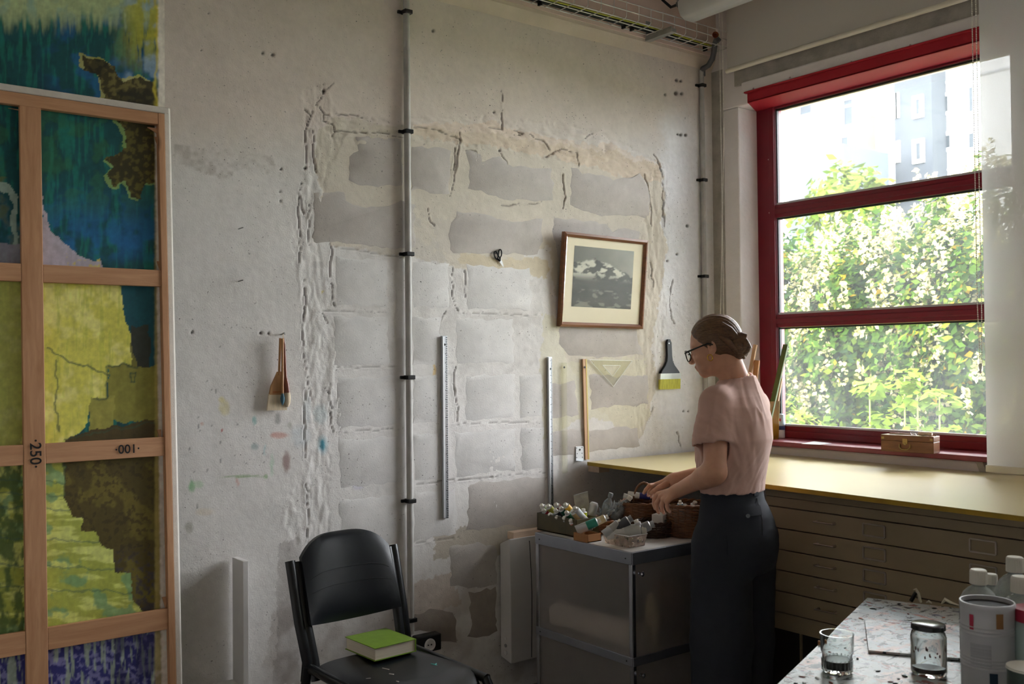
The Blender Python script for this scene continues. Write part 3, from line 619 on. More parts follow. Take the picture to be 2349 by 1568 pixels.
# scissors
c = BK(1145, 592, .006); t = thing('scissors', 'small scissors with black handles hanging on a nail', 'scissors', c)
mb = MB()
for (ax_, ay_, tl) in ((1138,585,0.35),(1147,581,-0.1)):
    p = BK(ax_, ay_, .007); ring = []
    for k in range(16):
        an = 2*math.pi*k/16; lx, lz = 0.0095*math.cos(an), 0.0185*math.sin(an); ring.append(p+Vector((lx*math.cos(tl)-lz*math.sin(tl), 0, lx*math.sin(tl)+lz*math.cos(tl))))
    mb.tube(ring, 0.0029, 6, closed=True)
mb.tube([BK(1141,593,.007), BK(1147,598,.007)], 0.005, 6).tube([BK(1147,590,.006), BK(1147,598,.006)], 0.004, 6).build('handle', m_clip, t, smooth=60)
MB().add([BK(1143,596,.007),BK(1150,595,.007),BK(1155.5,614,.007),BK(1150,606,.007)],[(0,1,2,3)]).add([BK(1146,597,.0055),BK(1152,598,.0055),BK(1156,612,.0055)],[(0,1,2)]).build('blade', mat('polished_blade', '#e6e8ea', 0.3, metal=0.1), t)
MB().tube([BK(1150,572,0), BK(1150,572,.02)], 0.002, 6).build('nail', m_zinc, t)

# ---- framed photograph, hung tilted
c0 = [BK(1299,531,.066), BK(1489,551,.066), BK(1476,755,.026), BK(1283,748,.026)]   # TL TR BR BL on the front of the frame
ux = ((c0[1]-c0[0])+(c0[2]-c0[3])).normalized(); 
w_ = ((c0[1]-c0[0]).length+(c0[2]-c0[3]).length)/2; h_ = ((c0[0]-c0[3]).length+(c0[1]-c0[2]).length)/2
cc = (c0[0]+c0[1]+c0[2]+c0[3])/4; uy = ((c0[0]-c0[3])+(c0[1]-c0[2])).normalized(); uy = (uy-ux*uy.dot(ux)).normalized(); un = ux.cross(uy); un = un if un.y < 0 else -un
t = thing('framed_picture', 'brown wooden picture frame with mountain photograph hanging tilted', 'picture', cc)
fw = 0.023; m_frame = wood('walnut_frame', '#8a5a38', '#64402a', 'X', 0.32, coat=0.3)
def FP(a, b, n=0.0): return cc + ux*a + uy*b + un*n
for (sa, sb) in ((1,0),(-1,0),(0,1),(0,-1)):
    if sa: q = [FP(sa*w_/2,h_/2),FP(sa*w_/2,-h_/2),FP(sa*(w_/2-fw),-h_/2+fw),FP(sa*(w_/2-fw),h_/2-fw)]
    else: q = [FP(-w_/2,sb*h_/2),FP(w_/2,sb*h_/2),FP(w_/2-fw,sb*(h_/2-fw)),FP(-w_/2+fw,sb*(h_/2-fw))]
    lo = [p-un*0.026 for p in q]; hi = [q[0]-un*.004, q[1]-un*.004, q[2]-un*.009, q[3]-un*.009]; mid = [q[0]+(q[3]-q[0])*.5, q[1]+(q[2]-q[1])*.5]
    MB().add(lo+hi+mid, [(3,2,1,0),(4,5,9,8),(8,9,6,7),(0,1,5,4),(2,3,7,6),(0,4,8,7,3),(1,2,6,9,5)]).build('frame_rail', m_frame, t, smooth=40)
iw, ih = w_-2*fw, h_-2*fw
MB().add([FP(-iw/2-.003,-ih/2-.003,-.014),FP(iw/2+.003,-ih/2-.003,-.014),FP(iw/2+.003,ih/2+.003,-.014),FP(-iw/2-.003,ih/2+.003,-.014)],[(0,1,2,3)]).build('mount', mat('cream_mount', '#f0e6cf', 0.8, var=0.03), t)
# the photograph: a mountain ridge, snow and dark rock, in real pigment
pw, ph = iw*0.775, ih*0.72; pc = FP(-iw*0.012, ih*0.045, -.0135); N_ = 90; M_ = 90
gu, gv = np.meshgrid(np.linspace(0,1,N_), np.linspace(0,1,M_))
ridge = 0.80 - 0.10*np.abs(gu-0.36)*2 - 0.22*np.clip(gu-0.5,0,1) + 0.10*(fbm(gu*9, gu*0+3, 4, 71)-0.5)
rock = fbm(gu*9+gv*7, gv*12-gu*5, 5, 72); snow = sstep(0.44, 0.58, rock)*sstep(0.42, 0.60, gv)*sstep(0.02, -0.03, gv-ridge)
sky = sstep(-0.01, 0.02, gv-ridge); base = 0.030+0.07*fbm(gu*6, gv*9, 4, 73)*sstep(0.0,0.6,1-gv)
g = 0.9*base*(1-sky) + sky*(0.11+0.26*fbm(gu*3, gv*3, 3, 74)*gu); g = g*(1-snow)+snow*(0.40+0.25*rock)
g = np.where((gv < 0.30), np.maximum(g, 0.20*sstep(0.52,0.70,fbm(gu*8, gv*16, 4, 75))), g)
tint = np.stack([g*1.02, g*1.0, g*0.84], -1).reshape(-1,3)
PV = np.array([list(pc + ux*((a-.5)*pw) + uy*((b-.5)*ph)) for a, b in zip(gu.ravel(), gv.ravel())])
ii = np.arange((M_-1)*N_).reshape(M_-1,N_)[:,:-1].ravel()
array_mesh('photograph', PV, np.stack([ii,ii+1,ii+N_+1,ii+N_],-1), mat('photo_print', '#ffffff', 0.35, var=0.04, attr=True), t, col=tint)
MB().add([FP(-iw/2,-ih/2,-.0105),FP(iw/2,-ih/2,-.0105),FP(iw/2,ih/2,-.0105),FP(-iw/2,ih/2,-.0105)],[(0,1,2,3)]).build('glass', glassy('picture_glass', '#fbfbf8', rough=0.02, ior=1.12), t)

# ---- two wall nails and a bunch of brushes on a nail
for (px, py), lb in (((547,525),'bent nail stuck in the white wall, upper of two'),((547,645),'bent nail stuck in the white wall, lower of two')):
    p = BK(px, py); tag(MB().tube([p, p+Vector((0.004,-0.018,0.002)), p+Vector((0.010,-0.024,0.004))], 0.0022, 6).build('nail', m_zinc), lb, 'nail')
pn = BK(645, 767); tag(MB().tube([pn, pn+Vector((0,-0.03,0.006))], 0.0028, 6).tube([pn+Vector((-.010,-0.012,0)), pn+Vector((.012,-0.012,0.002))], 0.002, 6).build('nail', m_zinc), 'nail carrying the bunch of brushes', 'nail')
m_bam = wood('bamboo', '#b98a56', '#a17243', 'Z', 0.4); m_cream = mat('cream_hair', '#d8c7ab', 0.8, var=0.25, stretch=(60,60,3), vs_=5, bump=0.6, bs=10)
t = thing('hake_brush', 'flat fan-shaped hake brush with bamboo handle, in the bunch on the nail', 'paintbrush', BK(640,940,.02))
MB().bar(BK(643,775,.022), BK(640,860,.022), 0.008, 0.007).prism([BK(637,852,.024),BK(646,852,.024),BK(655,905,.024),BK(618,905,.024),BK(622,885,.024)], (0,.010,0)).build('handle', m_bam, t, bevel=0.001)
MB().prism([BK(617,903,.023),BK(656,903,.023),BK(659,940,.023),BK(613,941,.023)], (0,.008,0)).build('hair', m_cream, t)
MB().span((BK(620,905).x, D-.025, BK(640,900).z), (BK(654,905).x, D-.013, BK(640,896).z)).build('stitching', mat('thread', '#a86a3e', 0.8), t)
t = thing('round_brush', 'thin bamboo brush with blue-stained tip, in the bunch on the nail', 'paintbrush', BK(648,925,.03))
MB().tube([BK(648,776,.034),BK(648,902,.034)], [0.0052,0.0046], 10).build('handle', m_bam, t, smooth=50)
MB().lathe([(0.0045,0),(0.0085,-0.018),(0.0075,-0.032),(0.0,-0.048)], BK(648,902,.034), Z, 12).build('hair', mat('blue_stained_hair', '#4f7480', 0.7, var=0.3), t, smooth=60)
MB().tube([BK(648,776,.034), pn+Vector((0,-.02,.004))], 0.0012, 5).build('loop', m_cream, t)
t = thing('mop_brush', 'brush with dark red handle and cream hair, right in the bunch', 'paintbrush', BK(658,930,.025))
MB().tube([BK(650,775,.026),BK(652,790,.026),BK(655,862,.026),BK(657,880,.026),BK(659,900,.026)], [0.004,0.005,0.006,0.011,0.0115], 10).build('handle', [wood('red_brown_handle', '#8a4a30', '#5b2a1e', 'Z', 0.3)], t, smooth=50)
MB().lathe([(0.0112,0),(0.013,-0.02),(0.012,-0.04),(0.005,-0.056)], BK(659,900,.026), Z, 12).build('hair', m_cream, t, smooth=60)
MB().tube([BK(650,775,.026), pn+Vector((0,-.02,.004))], 0.0012, 5).build('loop', m_cream, t)

# ---- white electric heater with a batten on top
hx0 = BK(1143,1300).x; hy = D-0.085; d1 = ray(1162,1237); hx1 = hx0; zt_ = (EYE + d1*(hy/d1.y)).z; zbm = BK(1165,1525,.085).z; hxr = hx0+0.62
m_heat = mat('heater_white', '#cfcac6', 0.45, var=0.03)
t = thing('electric_heater', 'white wall-mounted electric panel heater left of the trolley', 'heater', (hx0+.3, D-.04, zbm))
def hp(x_, y_, z_): return Vector((x_, y_, z_))
A_ = [hp(hx0,D-.012,zbm+.02),hp(hxr,D-.012,zbm+.02),hp(hxr,hy,zbm),hp(hx0+.004,hy,zbm)]; B_ = [hp(hx0,D-.012,zt_-.03),hp(hxr,D-.012,zt_-.03),hp(hxr,hy+.004,zt_),hp(hx0+.004,hy+.004,zt_)]
MB().hexa(A_+B_).build('casing', m_heat, t, bevel=0.005)
mb = MB(); xg = hx0+0.115
gp = [(xg, hy-.0015, zt_-.02), (xg+.006, hy-.0015, zt_-.12), (xg+.012, hy-.0015, zt_-.26), (xg+.010, hy-.0015, zt_-.40), (xg+.006, hy-.0015, zbm+.01)]
mb.tube(gp, 0.0016, 5).build('panel_gap', m_clip, t)
for k in range(3): MB().lathe([(.010-.002*k,0),(.010-.002*k,.003)], (hx0+.0015, D-.05, zbm+.045+.032*k), -X, 14).build('control_knob', [m_white, mat('grey_knob%d' % k, '#8e8a88', 0.5)][k % 2], t)
q0 = BK(1170,1222,.06); q1 = Vector((q0.x+0.40, q0.y, q0.z))
tag(MB().bar(Vector((BK(1172,1230,.05).x, D-.045, zt_-.010+.016)), Vector((hxr-.1, D-.045, zt_-.010+.016)), 0.045, 0.034).build('wood_batten', m_pine, bevel=0.002), 'raw pine batten lying on top of the white heater', 'batten')

# ---- white frame standing by the wall
xa = BK(545,1283,.05).x; zt2 = BK(545,1283,.07).z
t = thing('display_box', 'shallow white wooden box frame against the wall beside the big canvas', 'box frame', (xa-.1, D-.06, 0))
MB().span((xa-.006, D-.115, 0.002), (xa+.016, D-.012, zt2)).build('upright', m_white, t, bevel=0.002)
MB().span((xa-.30, D-.115, 0.300), (xa-.006, D-.012, 0.325)).build('bottom_rail', m_white, t, bevel=0.002)
# ================================================================== PAINTINGS AT THE LEFT
def paint(px, py, top):
    wx = px + 16*(fbm(px/26, py/26, 3, 101)-0.5) + 4*(vnoise(px/9, py/9, 102)-0.5); wy = py + 16*(fbm(px/26+9, py/26, 3, 103)-0.5) + 4*(vnoise(px/9, py/9, 104)-0.5)
    streak = fbm(px/7, py/60, 4, 105); cloud = fbm(px/38, py/38, 4, 106); fine = fbm(px/9, py/9, 3, 107)
    c = np.ones(px.shape+(3,))*C('#0f4a4f'); L = lambda m, h, a=1.0: blend(c, np.clip(m*a,0,1)*1.0, C(h))
    c = L(sstep(.45,.62,cloud), '#0b3a3c', .8); c = L(sstep(.50,.66,streak), '#157063', .65)
    if top:
        c = L(sstep(0,120,px-60)*sstep(.42,.6,cloud), '#1a5a8c', .8)
        c = L(sstep(75, 20, wy+20*(streak-.5)*4), '#a9b98a', .95); c = L(sstep(60,0,wy)*sstep(.5,.7,cloud), '#7fa7a0', .7)
        c = L(sstep(245,330,wx)*sstep(190,80,wy)*sstep(.35,.55,streak+.1), '#a9a836', .85); c = L(sstep(255,300,wx)*sstep(.55,.7,cloud), '#8fa9c4', .6)
        br = inpoly(wx, wy, [(185,128),(235,135),(262,150),(282,190),(322,180),(355,190),(372,225),(372,260),(225,260),(242,215),(225,180),(190,155)])
        ed = inpoly(wx+7, wy+6, [(185,128),(235,135),(262,150),(282,190),(322,180),(355,190),(372,225),(372,260),(225,260),(242,215),(225,180),(190,155)]) & ~br
        c = L(br*1.0, '#3a341a'); c = L(br*sstep(.5,.65,fine), '#6b6234', .8); c = L(br*sstep(.55,.45,cloud), '#1f1e12', .7); c = L(ed*1.0, '#b7b04e', .7)
        c = L(sstep(352,358,wx)*sstep(365,355,wx), '#c6b63c', .9); c = L(sstep(360,366,px+4*(fine-.5)), '#d8d2c8')
        return c*(1.0+0.5*fine[...,None])*(0.9+0.3*streak[...,None])
    # the stretched canvas
    c = L(sstep(380,560,wy)*sstep(620,560,wy)*sstep(.35,.6,cloud), '#1b5f95', .9); c = L(sstep(.5,.66,cloud)*sstep(560,420,wy), '#2d6b4a', .5)
    br = inpoly(wx, wy, [(255,262),(372,285),(372,420),(335,415),(322,455),(300,450),(290,420),(255,425),(245,400),(262,380),(240,362),(262,355),(290,340),(285,300)])
    ed = inpoly(wx+6, wy-5, [(255,262),(372,285),(372,420),(335,415),(322,455),(300,450),(290,420),(255,425),(245,400),(262,380),(240,362),(262,355),(290,340),(285,300)]) & ~br
    c = L(br*1.0, '#38331a'); c = L(br*sstep(.48,.62,fine), '#5f5828', .8); c = L(ed*1.0, '#8aa65a', .7)
    c = L(inpoly(wx, wy, [(95,440),(105,500),(125,540),(160,570),(235,605),(235,660),(90,660)])*1.0, '#aaa2ad'); c = L(inpoly(wx, wy, [(150,585),(235,598),(240,660),(150,660)])*sstep(.45,.6,fine), '#b9ad58', .8)
    c = L(inpoly(wx, wy, [(-80,400),(40,410),(60,600),(-80,620)])*sstep(.4,.6,cloud), '#5d6a3a', .7); c = L(inpoly(wx, wy, [(-30,420),(25,425),(38,450),(40,560),(30,560),(28,465),(15,440),(-30,436)])*1.0, '#93a9a0', .9)
    c = L(inpoly(wx, wy, [(-80,555),(55,560),(55,620),(-80,620)])*1.0, '#8b8796', .8)
    yl = inpoly(wx, wy, [(-100,640),(272,640),(290,740),(316,838),(250,840),(246,912),(212,918),(195,982),(148,1012),(150,1060),(-100,1080)])
    c = L(yl*1.0, '#c7c258'); c = L(yl*sstep(.5,.68,cloud), '#dcd68a', .6); c = L(yl*sstep(.58,.7,streak), '#a7ab45', .5); c = L((yl & (wx < 52))*1.0, '#8d9a58', .6)
    c = L((wx > 250)*(wy > 838)*(wy < 965)*1.0, '#7f7b35'); c = L((wx > 205)*(wx < 262)*(wy > 912)*(wy < 1000)*1.0, '#8f8a40')
    c = L(inpoly(wx, wy, [(148,1005),(210,985),(300,970),(372,958),(372,1020),(148,1020)])*1.0, '#463a1c')
    lo = wy > 1040
    c = L(lo*1.0, '#9ea548'); c = L(lo*sstep(.5,.62,fbm(px/70, py/16, 4, 110)), '#c9cf78', .8); c = L(lo*sstep(.56,.66,cloud), '#5f8f6a', .7); c = L((lo & (wx < 52))*sstep(.42,.6,fbm(px/20, py/30, 4, 111)), '#4d6334', .9)
    br = inpoly(wx, wy, [(148,1040),(372,1040),(378,1400),(332,1402),(302,1372),(300,1316),(264,1312),(262,1262),(228,1256),(224,1222),(190,1216),(188,1186),(164,1182),(150,1142)])
    c = L(br*1.0, '#4f441d'); c = L(br*sstep(.5,.62,cloud), '#6d6128', .8); c = L(br*sstep(.55,.68,fine), '#332a14', .7); c = L(br*(wx > 265)*sstep(1240,1300,wy)*sstep(.4,.6,fine), '#3c3a44', .6)
    for sy in (1100, 1130, 1160, 1232, 1292, 1345): c = L((~br)*lo*(1-sstep(1,3,np.abs(wy-sy-0.05*wx))), '#47604a', .6)
    bl = wy > 1462 - 0.10*wx + 30*(cloud-.5)
    c = L(bl*1.0, '#34357a'); c = L(bl*sstep(.5,.62,fine), '#8f8fc0', .6); c = L(bl*sstep(.52,.6,streak), '#a9b9a0', .7); c = L(bl*(wx > 260)*sstep(.3,.5,cloud), '#2b2a55', .7)
    for seg in (((105,800),(170,830)),((170,830),(250,860)),((250,838),(316,840)),((246,840),(246,912)),((212,915),(250,912)),((148,1005),(372,965)),((130,830),(132,990)),((300,855),(312,855)),((312,855),(312,872)),((300,872),(312,872)),((300,855),(300,872)),((150,1140),(148,1045))):
        c = L(1-sstep(1.2,3.0,dseg(wx,wy,*seg)), '#3b4a34', .7)
    c = L((wx > 272)*(wx < 372)*(wy > 640)*(wy < 838)*(~yl)*1.0, '#0f4a55'); c = L((wx > 300)*(wx < 345)*(wy > 745)*(wy < 838)*1.0, '#3a2f1a', .75)
    c = L(sstep(352,358,px+3*(fine-.5)), '#b9a85e', .6); c = L(sstep(360,365,px+3*(fine-.5)+(py-900)*-0.012), '#d5cfc6')
    return c*(1.12+0.55*fine[...,None])*(0.9+0.25*streak[...,None])
def canvas_mesh(name, org, eu, ev, u0, u1, v0, v1, h, m, parent, top):
    u = np.arange(u0, u1+h, h); v = np.arange(v0, v1+h, h); u[-1] = u1; v[-1] = v1
    gu, gv = np.meshgrid(u, v); Pw = np.array(org)+gu[...,None]*np.array(eu)+gv[...,None]*np.array(ev)
    q = Pw-np.array(EYE); dp = q @ np.array(V_); px = CX+F_PX*(q @ np.array(R_))/dp; py = CY-F_PX*(q @ np.array(U_))/dp
    ny, nx = gu.shape; ii = np.arange((ny-1)*nx).reshape(ny-1,nx)[:,:-1].ravel()
    return array_mesh(name, Pw.reshape(-1,3), np.stack([ii,ii+1,ii+nx+1,ii+nx],-1), m, parent, col=paint(px,py,top).clip(0,1).reshape(-1,3))
m_canvas = mat('oil_on_canvas', '#ffffff', 0.55, var=0.06, vs_=60, bump=0.25, bs=400, attr=True)
m_raw = mat('raw_white_canvas', '#dcd5cb', 0.9, var=0.06, vs_=40, bump=0.5, bs=300)
xr = BK(378, 100, .012).x
t = thing('unstretched_painting', 'teal and yellow painted canvas pinned flat on the wall, top left', 'painting', (0.6, D-.008, 1.3))
canvas_mesh('canvas', (0, D-.010, 0), (1,0,0), (0,0,1), -0.35, xr, 1.35, 3.02, 0.0038, m_canvas, t, True)
MB().span((-0.35, D-.009, 1.35), (xr+.001, D-.003, 3.02)).build('canvas_back', m_raw, t)
# stretcher leaning on the wall, seen from the back
pT = Vector((0, D-.055, BK(390,262,.055).z)); pB = Vector((0, D-.185, 0.02))
ev = (pT-pB).normalized(); nn = X.cross(ev).normalized(); nn = nn if nn.y < 0 else -nn; Hs = (pT-pB).length
def SU(px, py): q = PL(px, py, pB, nn); return q.x, (q-pB).dot(ev)
t = thing('stretched_canvas', 'tall painted canvas on a pine stretcher seen from the back, leaning at left', 'painting', (0.9, D-.15, 0))
def SQ(u, v, n): return pB + X*u + ev*v + nn*n
m_pz = wood('stretcher_pine_upright', '#d0a078', '#b6845c', 'Z', 0.6, knots=True); m_px = wood('stretcher_pine_rail', '#d0a078', '#b98760', 'X', 0.6, knots=True)
ur = SU(386, 700)[0]; ur0 = SU(371, 700)[0]; ua, ub = SU(50, 700)[0], SU(100, 700)[0]; ul = -0.22
def sbar(u0, u1, v0, v1, n0, n1, m, nm): return MB().hexa([SQ(u0,v0,n0),SQ(u1,v0,n0),SQ(u1,v1,n0),SQ(u0,v1,n0),SQ(u0,v0,n1),SQ(u1,v0,n1),SQ(u1,v1,n1),SQ(u0,v1,n1)]).build(nm, m, t, bevel=0.002)
sbar(ur0, ur, 0, Hs-.002, -.022, .004, m_pz, 'side_stile'); sbar(ul-.03, ul, 0, Hs-.002, -.022, .004, m_pz, 'side_stile'); mid_st = sbar(ua, ub, 0, Hs-.03, -.018, .001, m_pz, 'centre_stile')
rails = []
for (y0, y1) in ((238,263),(613,652),(1009,1054),(1418,1468)):
    v1, v0 = SU(199 if y0 < 300 else 240, y0)[1], SU(199 if y0 < 300 else 240, y1)[1]
    if y0 < 300: v1 = Hs-.002; rails.append(sbar(ul, ur0, v0, v1, -.021, .003, m_px, 'top_rail'))
    else:
        rails.append(sbar(ub, ur0, v0, v1, -.020, 0.0, m_px, 'cross_rail')); sbar(ul, ua, v0, v1, -.020, 0.0, m_px, 'cross_rail')
sbar(ul, ur0, 0, 0.06, -.021, .003, m_px, 'bottom_rail')
for px, py, dx, dy in ((340,290,22,14),(356,312,10,26),(362,598,8,26),(362,985,10,30),(374,1370,10,32),(20,246,40,8)):
    u, v = SU(px, py); u2, v2 = SU(px+dx, py+dy)
    MB().prism([SQ(u,v,-.014),SQ(u2,v,-.014),SQ(u2,v2,-.014)], nn*0.006).build('wedge', m_px, t)
canvas_mesh('canvas', SQ(0,0,-.026), X, ev, ul-.02, ur+.028, 0.0, Hs+.028, 0.0038, m_canvas, t, False)
um, vm = ur+.030, Hs+.030
mb = MB().hexa([SQ(ul-.05,Hs+.001,-.024),SQ(um,Hs+.001,-.024),SQ(um,vm,-.024),SQ(ul-.05,vm,-.024),SQ(ul-.05,Hs+.001,-.006),SQ(um-.012,Hs+.001,-.004),SQ(um-.012,vm-.006,-.004),SQ(ul-.05,vm-.006,-.006)])
mb.build('canvas_flap', m_raw, t, bevel=0.003)
MB().hexa([SQ(ur+.001,0,-.024),SQ(um,0,-.024),SQ(um,vm-.004,-.024),SQ(ur+.001,vm-.004,-.024),SQ(ur+.001,0,-.004),SQ(um-.010,0,-.006),SQ(um-.010,vm-.010,-.006),SQ(ur+.001,vm-.010,-.004)]).build('canvas_flap', m_raw, t, bevel=0.003)
def lettering(txt, px, py, size, ang, nrm, e1, e2, m, par, lift=.0015):
    cu = bpy.data.curves.new('lettering', 'FONT'); cu.body = txt; cu.size = size; cu.align_x = 'CENTER'; cu.align_y = 'CENTER'; cu.offset = 0.0006
    o = bpy.data.objects.new('lettering_tmp', cu); me = bpy.data.meshes.new_from_object(o); bpy.data.objects.remove(o)
    me.materials.clear(); me.materials.append(m)
    c = PL(px, py, pB, nn); ca, sa = math.cos(ang), math.sin(ang); M = ROOT[par.name].inverted()
    for v in me.vertices:
        a, b = v.co.x*ca-v.co.y*sa, v.co.x*sa+v.co.y*ca; v.co = M @ (c + e1*a + e2*b + nrm*lift)
    ob = link(bpy.data.objects.new('lettering', me)); ob.parent = par; return ob
m_ink = mat('black_marker', '#1a1716', 0.7)
lettering('·250·', 80, 1040, 0.048, -math.pi/2, nn, X, ev, m_ink, t, .0035); lettering('·100·', 292, 1028, 0.042, math.pi, nn, X, ev, m_ink, t, .0025)

# ================================================================== ROLLER BLINDS
def fabric(name, col_, tl, tp):
    m, nt, p = newmat(name); out = nt.nodes['Material Output']; nt.nodes.remove(p)
    df = nt.nodes.new('ShaderNodeBsdfDiffuse'); tr = nt.nodes.new('ShaderNodeBsdfTranslucent'); tt = nt.nodes.new('ShaderNodeBsdfTransparent')
    v = coords(nt, (300,300,300)); nz = nd(nt, 'ShaderNodeTexNoise', Scale=1.0, Detail=3.0); nt.links.new(v, nz.inputs['Vector'])
    cc_ = mixc(nt, nz.outputs[0], tuple(q*.9 for q in lin(col_)), lin(col_))
    for q in (df, tr): nt.links.new(cc_, q.inputs['Color'])
    a = nt.nodes.new('ShaderNodeMixShader'); a.inputs[0].default_value = tl; nt.links.new(df.outputs[0], a.inputs[1]); nt.links.new(tr.outputs[0], a.inputs[2])
    b = nt.nodes.new('ShaderNodeMixShader'); b.inputs[0].default_value = tp; nt.links.new(a.outputs[0], b.inputs[1]); nt.links.new(tt.outputs[0], b.inputs[2])
    nt.links.new(b.outputs[0], out.inputs[0]); return m
m_blind1 = fabric('opaque_blind_cloth', '#d9d3ca', 0.10, 0.0); m_blind2 = fabric('sheer_blind_cloth', '#ececea', 0.30, 0.06)
m_bar = mat('ivory_bar', '#e2dccb', 0.4, var=0.03)
def chain(pts, par, m, pitch=0.0075, r=0.0036):
    mb = MB(); 
    for a, b in zip(pts[:-1], pts[1:]):
        a = Vector(a); b = Vector(b); n = max(1, int((b-a).length/pitch))
        for i in range(n):
            p = a+(b-a)*(i/n); mb.add([p+X*r,p-X*r,p+Y*r,p-Y*r,p+Z*r,p-Z*r], [(0,2,4),(2,1,4),(1,3,4),(3,0,4),(2,0,5),(1,2,5),(3,1,5),(0,3,5)])
        mb.tube([a,b], 0.0007, 4)
    return mb.build('bead_chain', m, par)
m_chain = mat('white_bead_chain', '#ece8de', 0.4)
xb1 = XW-0.085; y1a = WN(1668,150,xb1).y; y1b = WN(2247,0,xb1).y; z1 = WN(1668,168,xb1).z
t = thing('roller_blind', 'rolled-up cream roller blind above the red window', 'blind', (xb1, (y1a+y1b)/2, z1))
MB().add([(xb1,y1b,z1+.01),(xb1,y1a,z1+.01),(xb1,y1a,ZC-.06),(xb1,y1b,ZC-.06)],[(0,1,2,3)]).build('cloth', m_blind1, t)
MB().tube([(xb1,y1b,z1+.012),(xb1,y1a+.004,z1+.012)], 0.013, 14, flat=1.0).build('bottom_bar', m_bar, t, smooth=50)
MB().tube([(xb1+.03,y1b,ZC-.05),(xb1+.03,y1a+.03,ZC-.05)], 0.035, 16).build('roller', m_bar, t, smooth=50)
yc = WN(1655.5,400,xb1).y; chain([(xb1, yc+.004, ZC-.05), (xb1, yc-.002, 1.32)], t, m_chain); chain([(xb1-.03, y1a+.006, ZC-.05), (xb1-.03, y1a+.004, z1-.35), (xb1-.01, yc+.03, 1.32)], t, m_chain)
xb2 = XW-0.15; y2a = WN(2254,500,xb2).y; y2b = 0.02; z2 = WN(2262,1082,xb2).z
t = thing('roller_blind', 'lowered sheer white roller blind at the right edge', 'blind', (xb2, (y2a+y2b)/2, z2))
MB().add([(xb2,y2b,z2+.01),(xb2,y2a,z2+.01),(xb2,y2a,ZC-.06),(xb2,y2b,ZC-.06)],[(0,1,2,3)]).build('cloth', m_blind2, t)
MB().span((xb2-.006, y2b, z2), (xb2+.006, y2a+.005, z2+.030)).build('bottom_bar', m_bar, t, bevel=0.004)
MB().tube([(xb2+.03,y2b,ZC-.05),(xb2+.03,y2a+.03,ZC-.05)], 0.035, 16).build('roller', m_bar, t, smooth=50)
xc = xb2+.005; ye = WN(2249,845,xc).y
chain([(xc, WN(2229,60,xc).y, ZC-.06), (xc, WN(2231,100,xc).y, WN(2231,100,xc).z), (xc, WN(2242,700,xc).y, WN(2242,700,xc).z), (xc, ye, WN(2249,842,xc).z)], t, m_chain)
chain([(xc, WN(2239,60,xc).y, ZC-.06), (xc, WN(2240,100,xc).y, WN(2240,100,xc).z), (xc, WN(2252,720,xc).y, WN(2252,720,xc).z), (xc, ye-.006, WN(2252,842,xc).z)], t, m_chain)
MB().lathe([(.004,.012),(.007,.008),(.007,-.006),(.004,-.014),(.006,-.026),(.002,-.03)], (xc, ye, WN(2249,840,xc).z), Z, 10).build('chain_weight', mat('clear_connector', '#dfe6ea', 0.2, spec=0.8), t, smooth=40)

# ================================================================== OUTSIDE
tag(MB().span((XW+T+0.02, -40, -0.5), (60, 60, -0.35)).build('ground_outside', mat('grass_ground', '#4c5a2c', 0.9, var=0.4, vs_=2)), kind='structure')
def leaf_mat(name):
    m, nt, p = newmat(name); out = nt.nodes['Material Output']; at = nd(nt, 'ShaderNodeAttribute', attribute_name='tint')
    nt.links.new(at.outputs['Color'], p.inputs['Base Color']); p.inputs['Roughness'].default_value = 0.6; p.inputs['Specular IOR Level'].default_value = 0.0
    tl = nt.nodes.new('ShaderNodeBsdfTranslucent'); nt.links.new(at.outputs['Color'], tl.inputs[0])
    mx = nt.nodes.new('ShaderNodeMixShader'); mx.inputs[0].default_value = 0.2; nt.links.new(p.outputs[0], mx.inputs[1]); nt.links.new(tl.outputs[0], mx.inputs[2]); nt.links.new(mx.outputs[0], out.inputs[0]); return m
m_leaf = leaf_mat('leaf_tissue'); m_bark = mat('bark', '#4a4034', 0.9, var=0.3, bump=0.6, bs=30)
rg = np.random.default_rng(11); LEAF = 0.27
def leaves(pos, size, nrm, cols, aspect=0.62):
    n = len(pos); nrm = nrm/np.linalg.norm(nrm, axis=1, keepdims=True)
    a = rg.normal(size=(n,3)); a -= (a*nrm).sum(1,keepdims=True)*nrm; a /= np.linalg.norm(a,axis=1,keepdims=True); b = np.cross(nrm, a)
    s = size[:,None]; fold = nrm*s*0.18
    V = np.stack([pos-a*s*.55, pos+b*s*.5*aspect-fold-a*s*.08, pos+a*s*.55-fold, pos-b*s*.5*aspect-fold-a*s*.08], 1)
    return V.reshape(-1,3), np.arange(4*n).reshape(n,4), np.repeat(cols, 4, 0)
def pal(names, n, p=None):
    c = np.array([lin(q) for q in names]); c = c[rg.choice(len(names), n, p=p)]; return c*rg.uniform(.75,1.3,(n,1))*LEAF
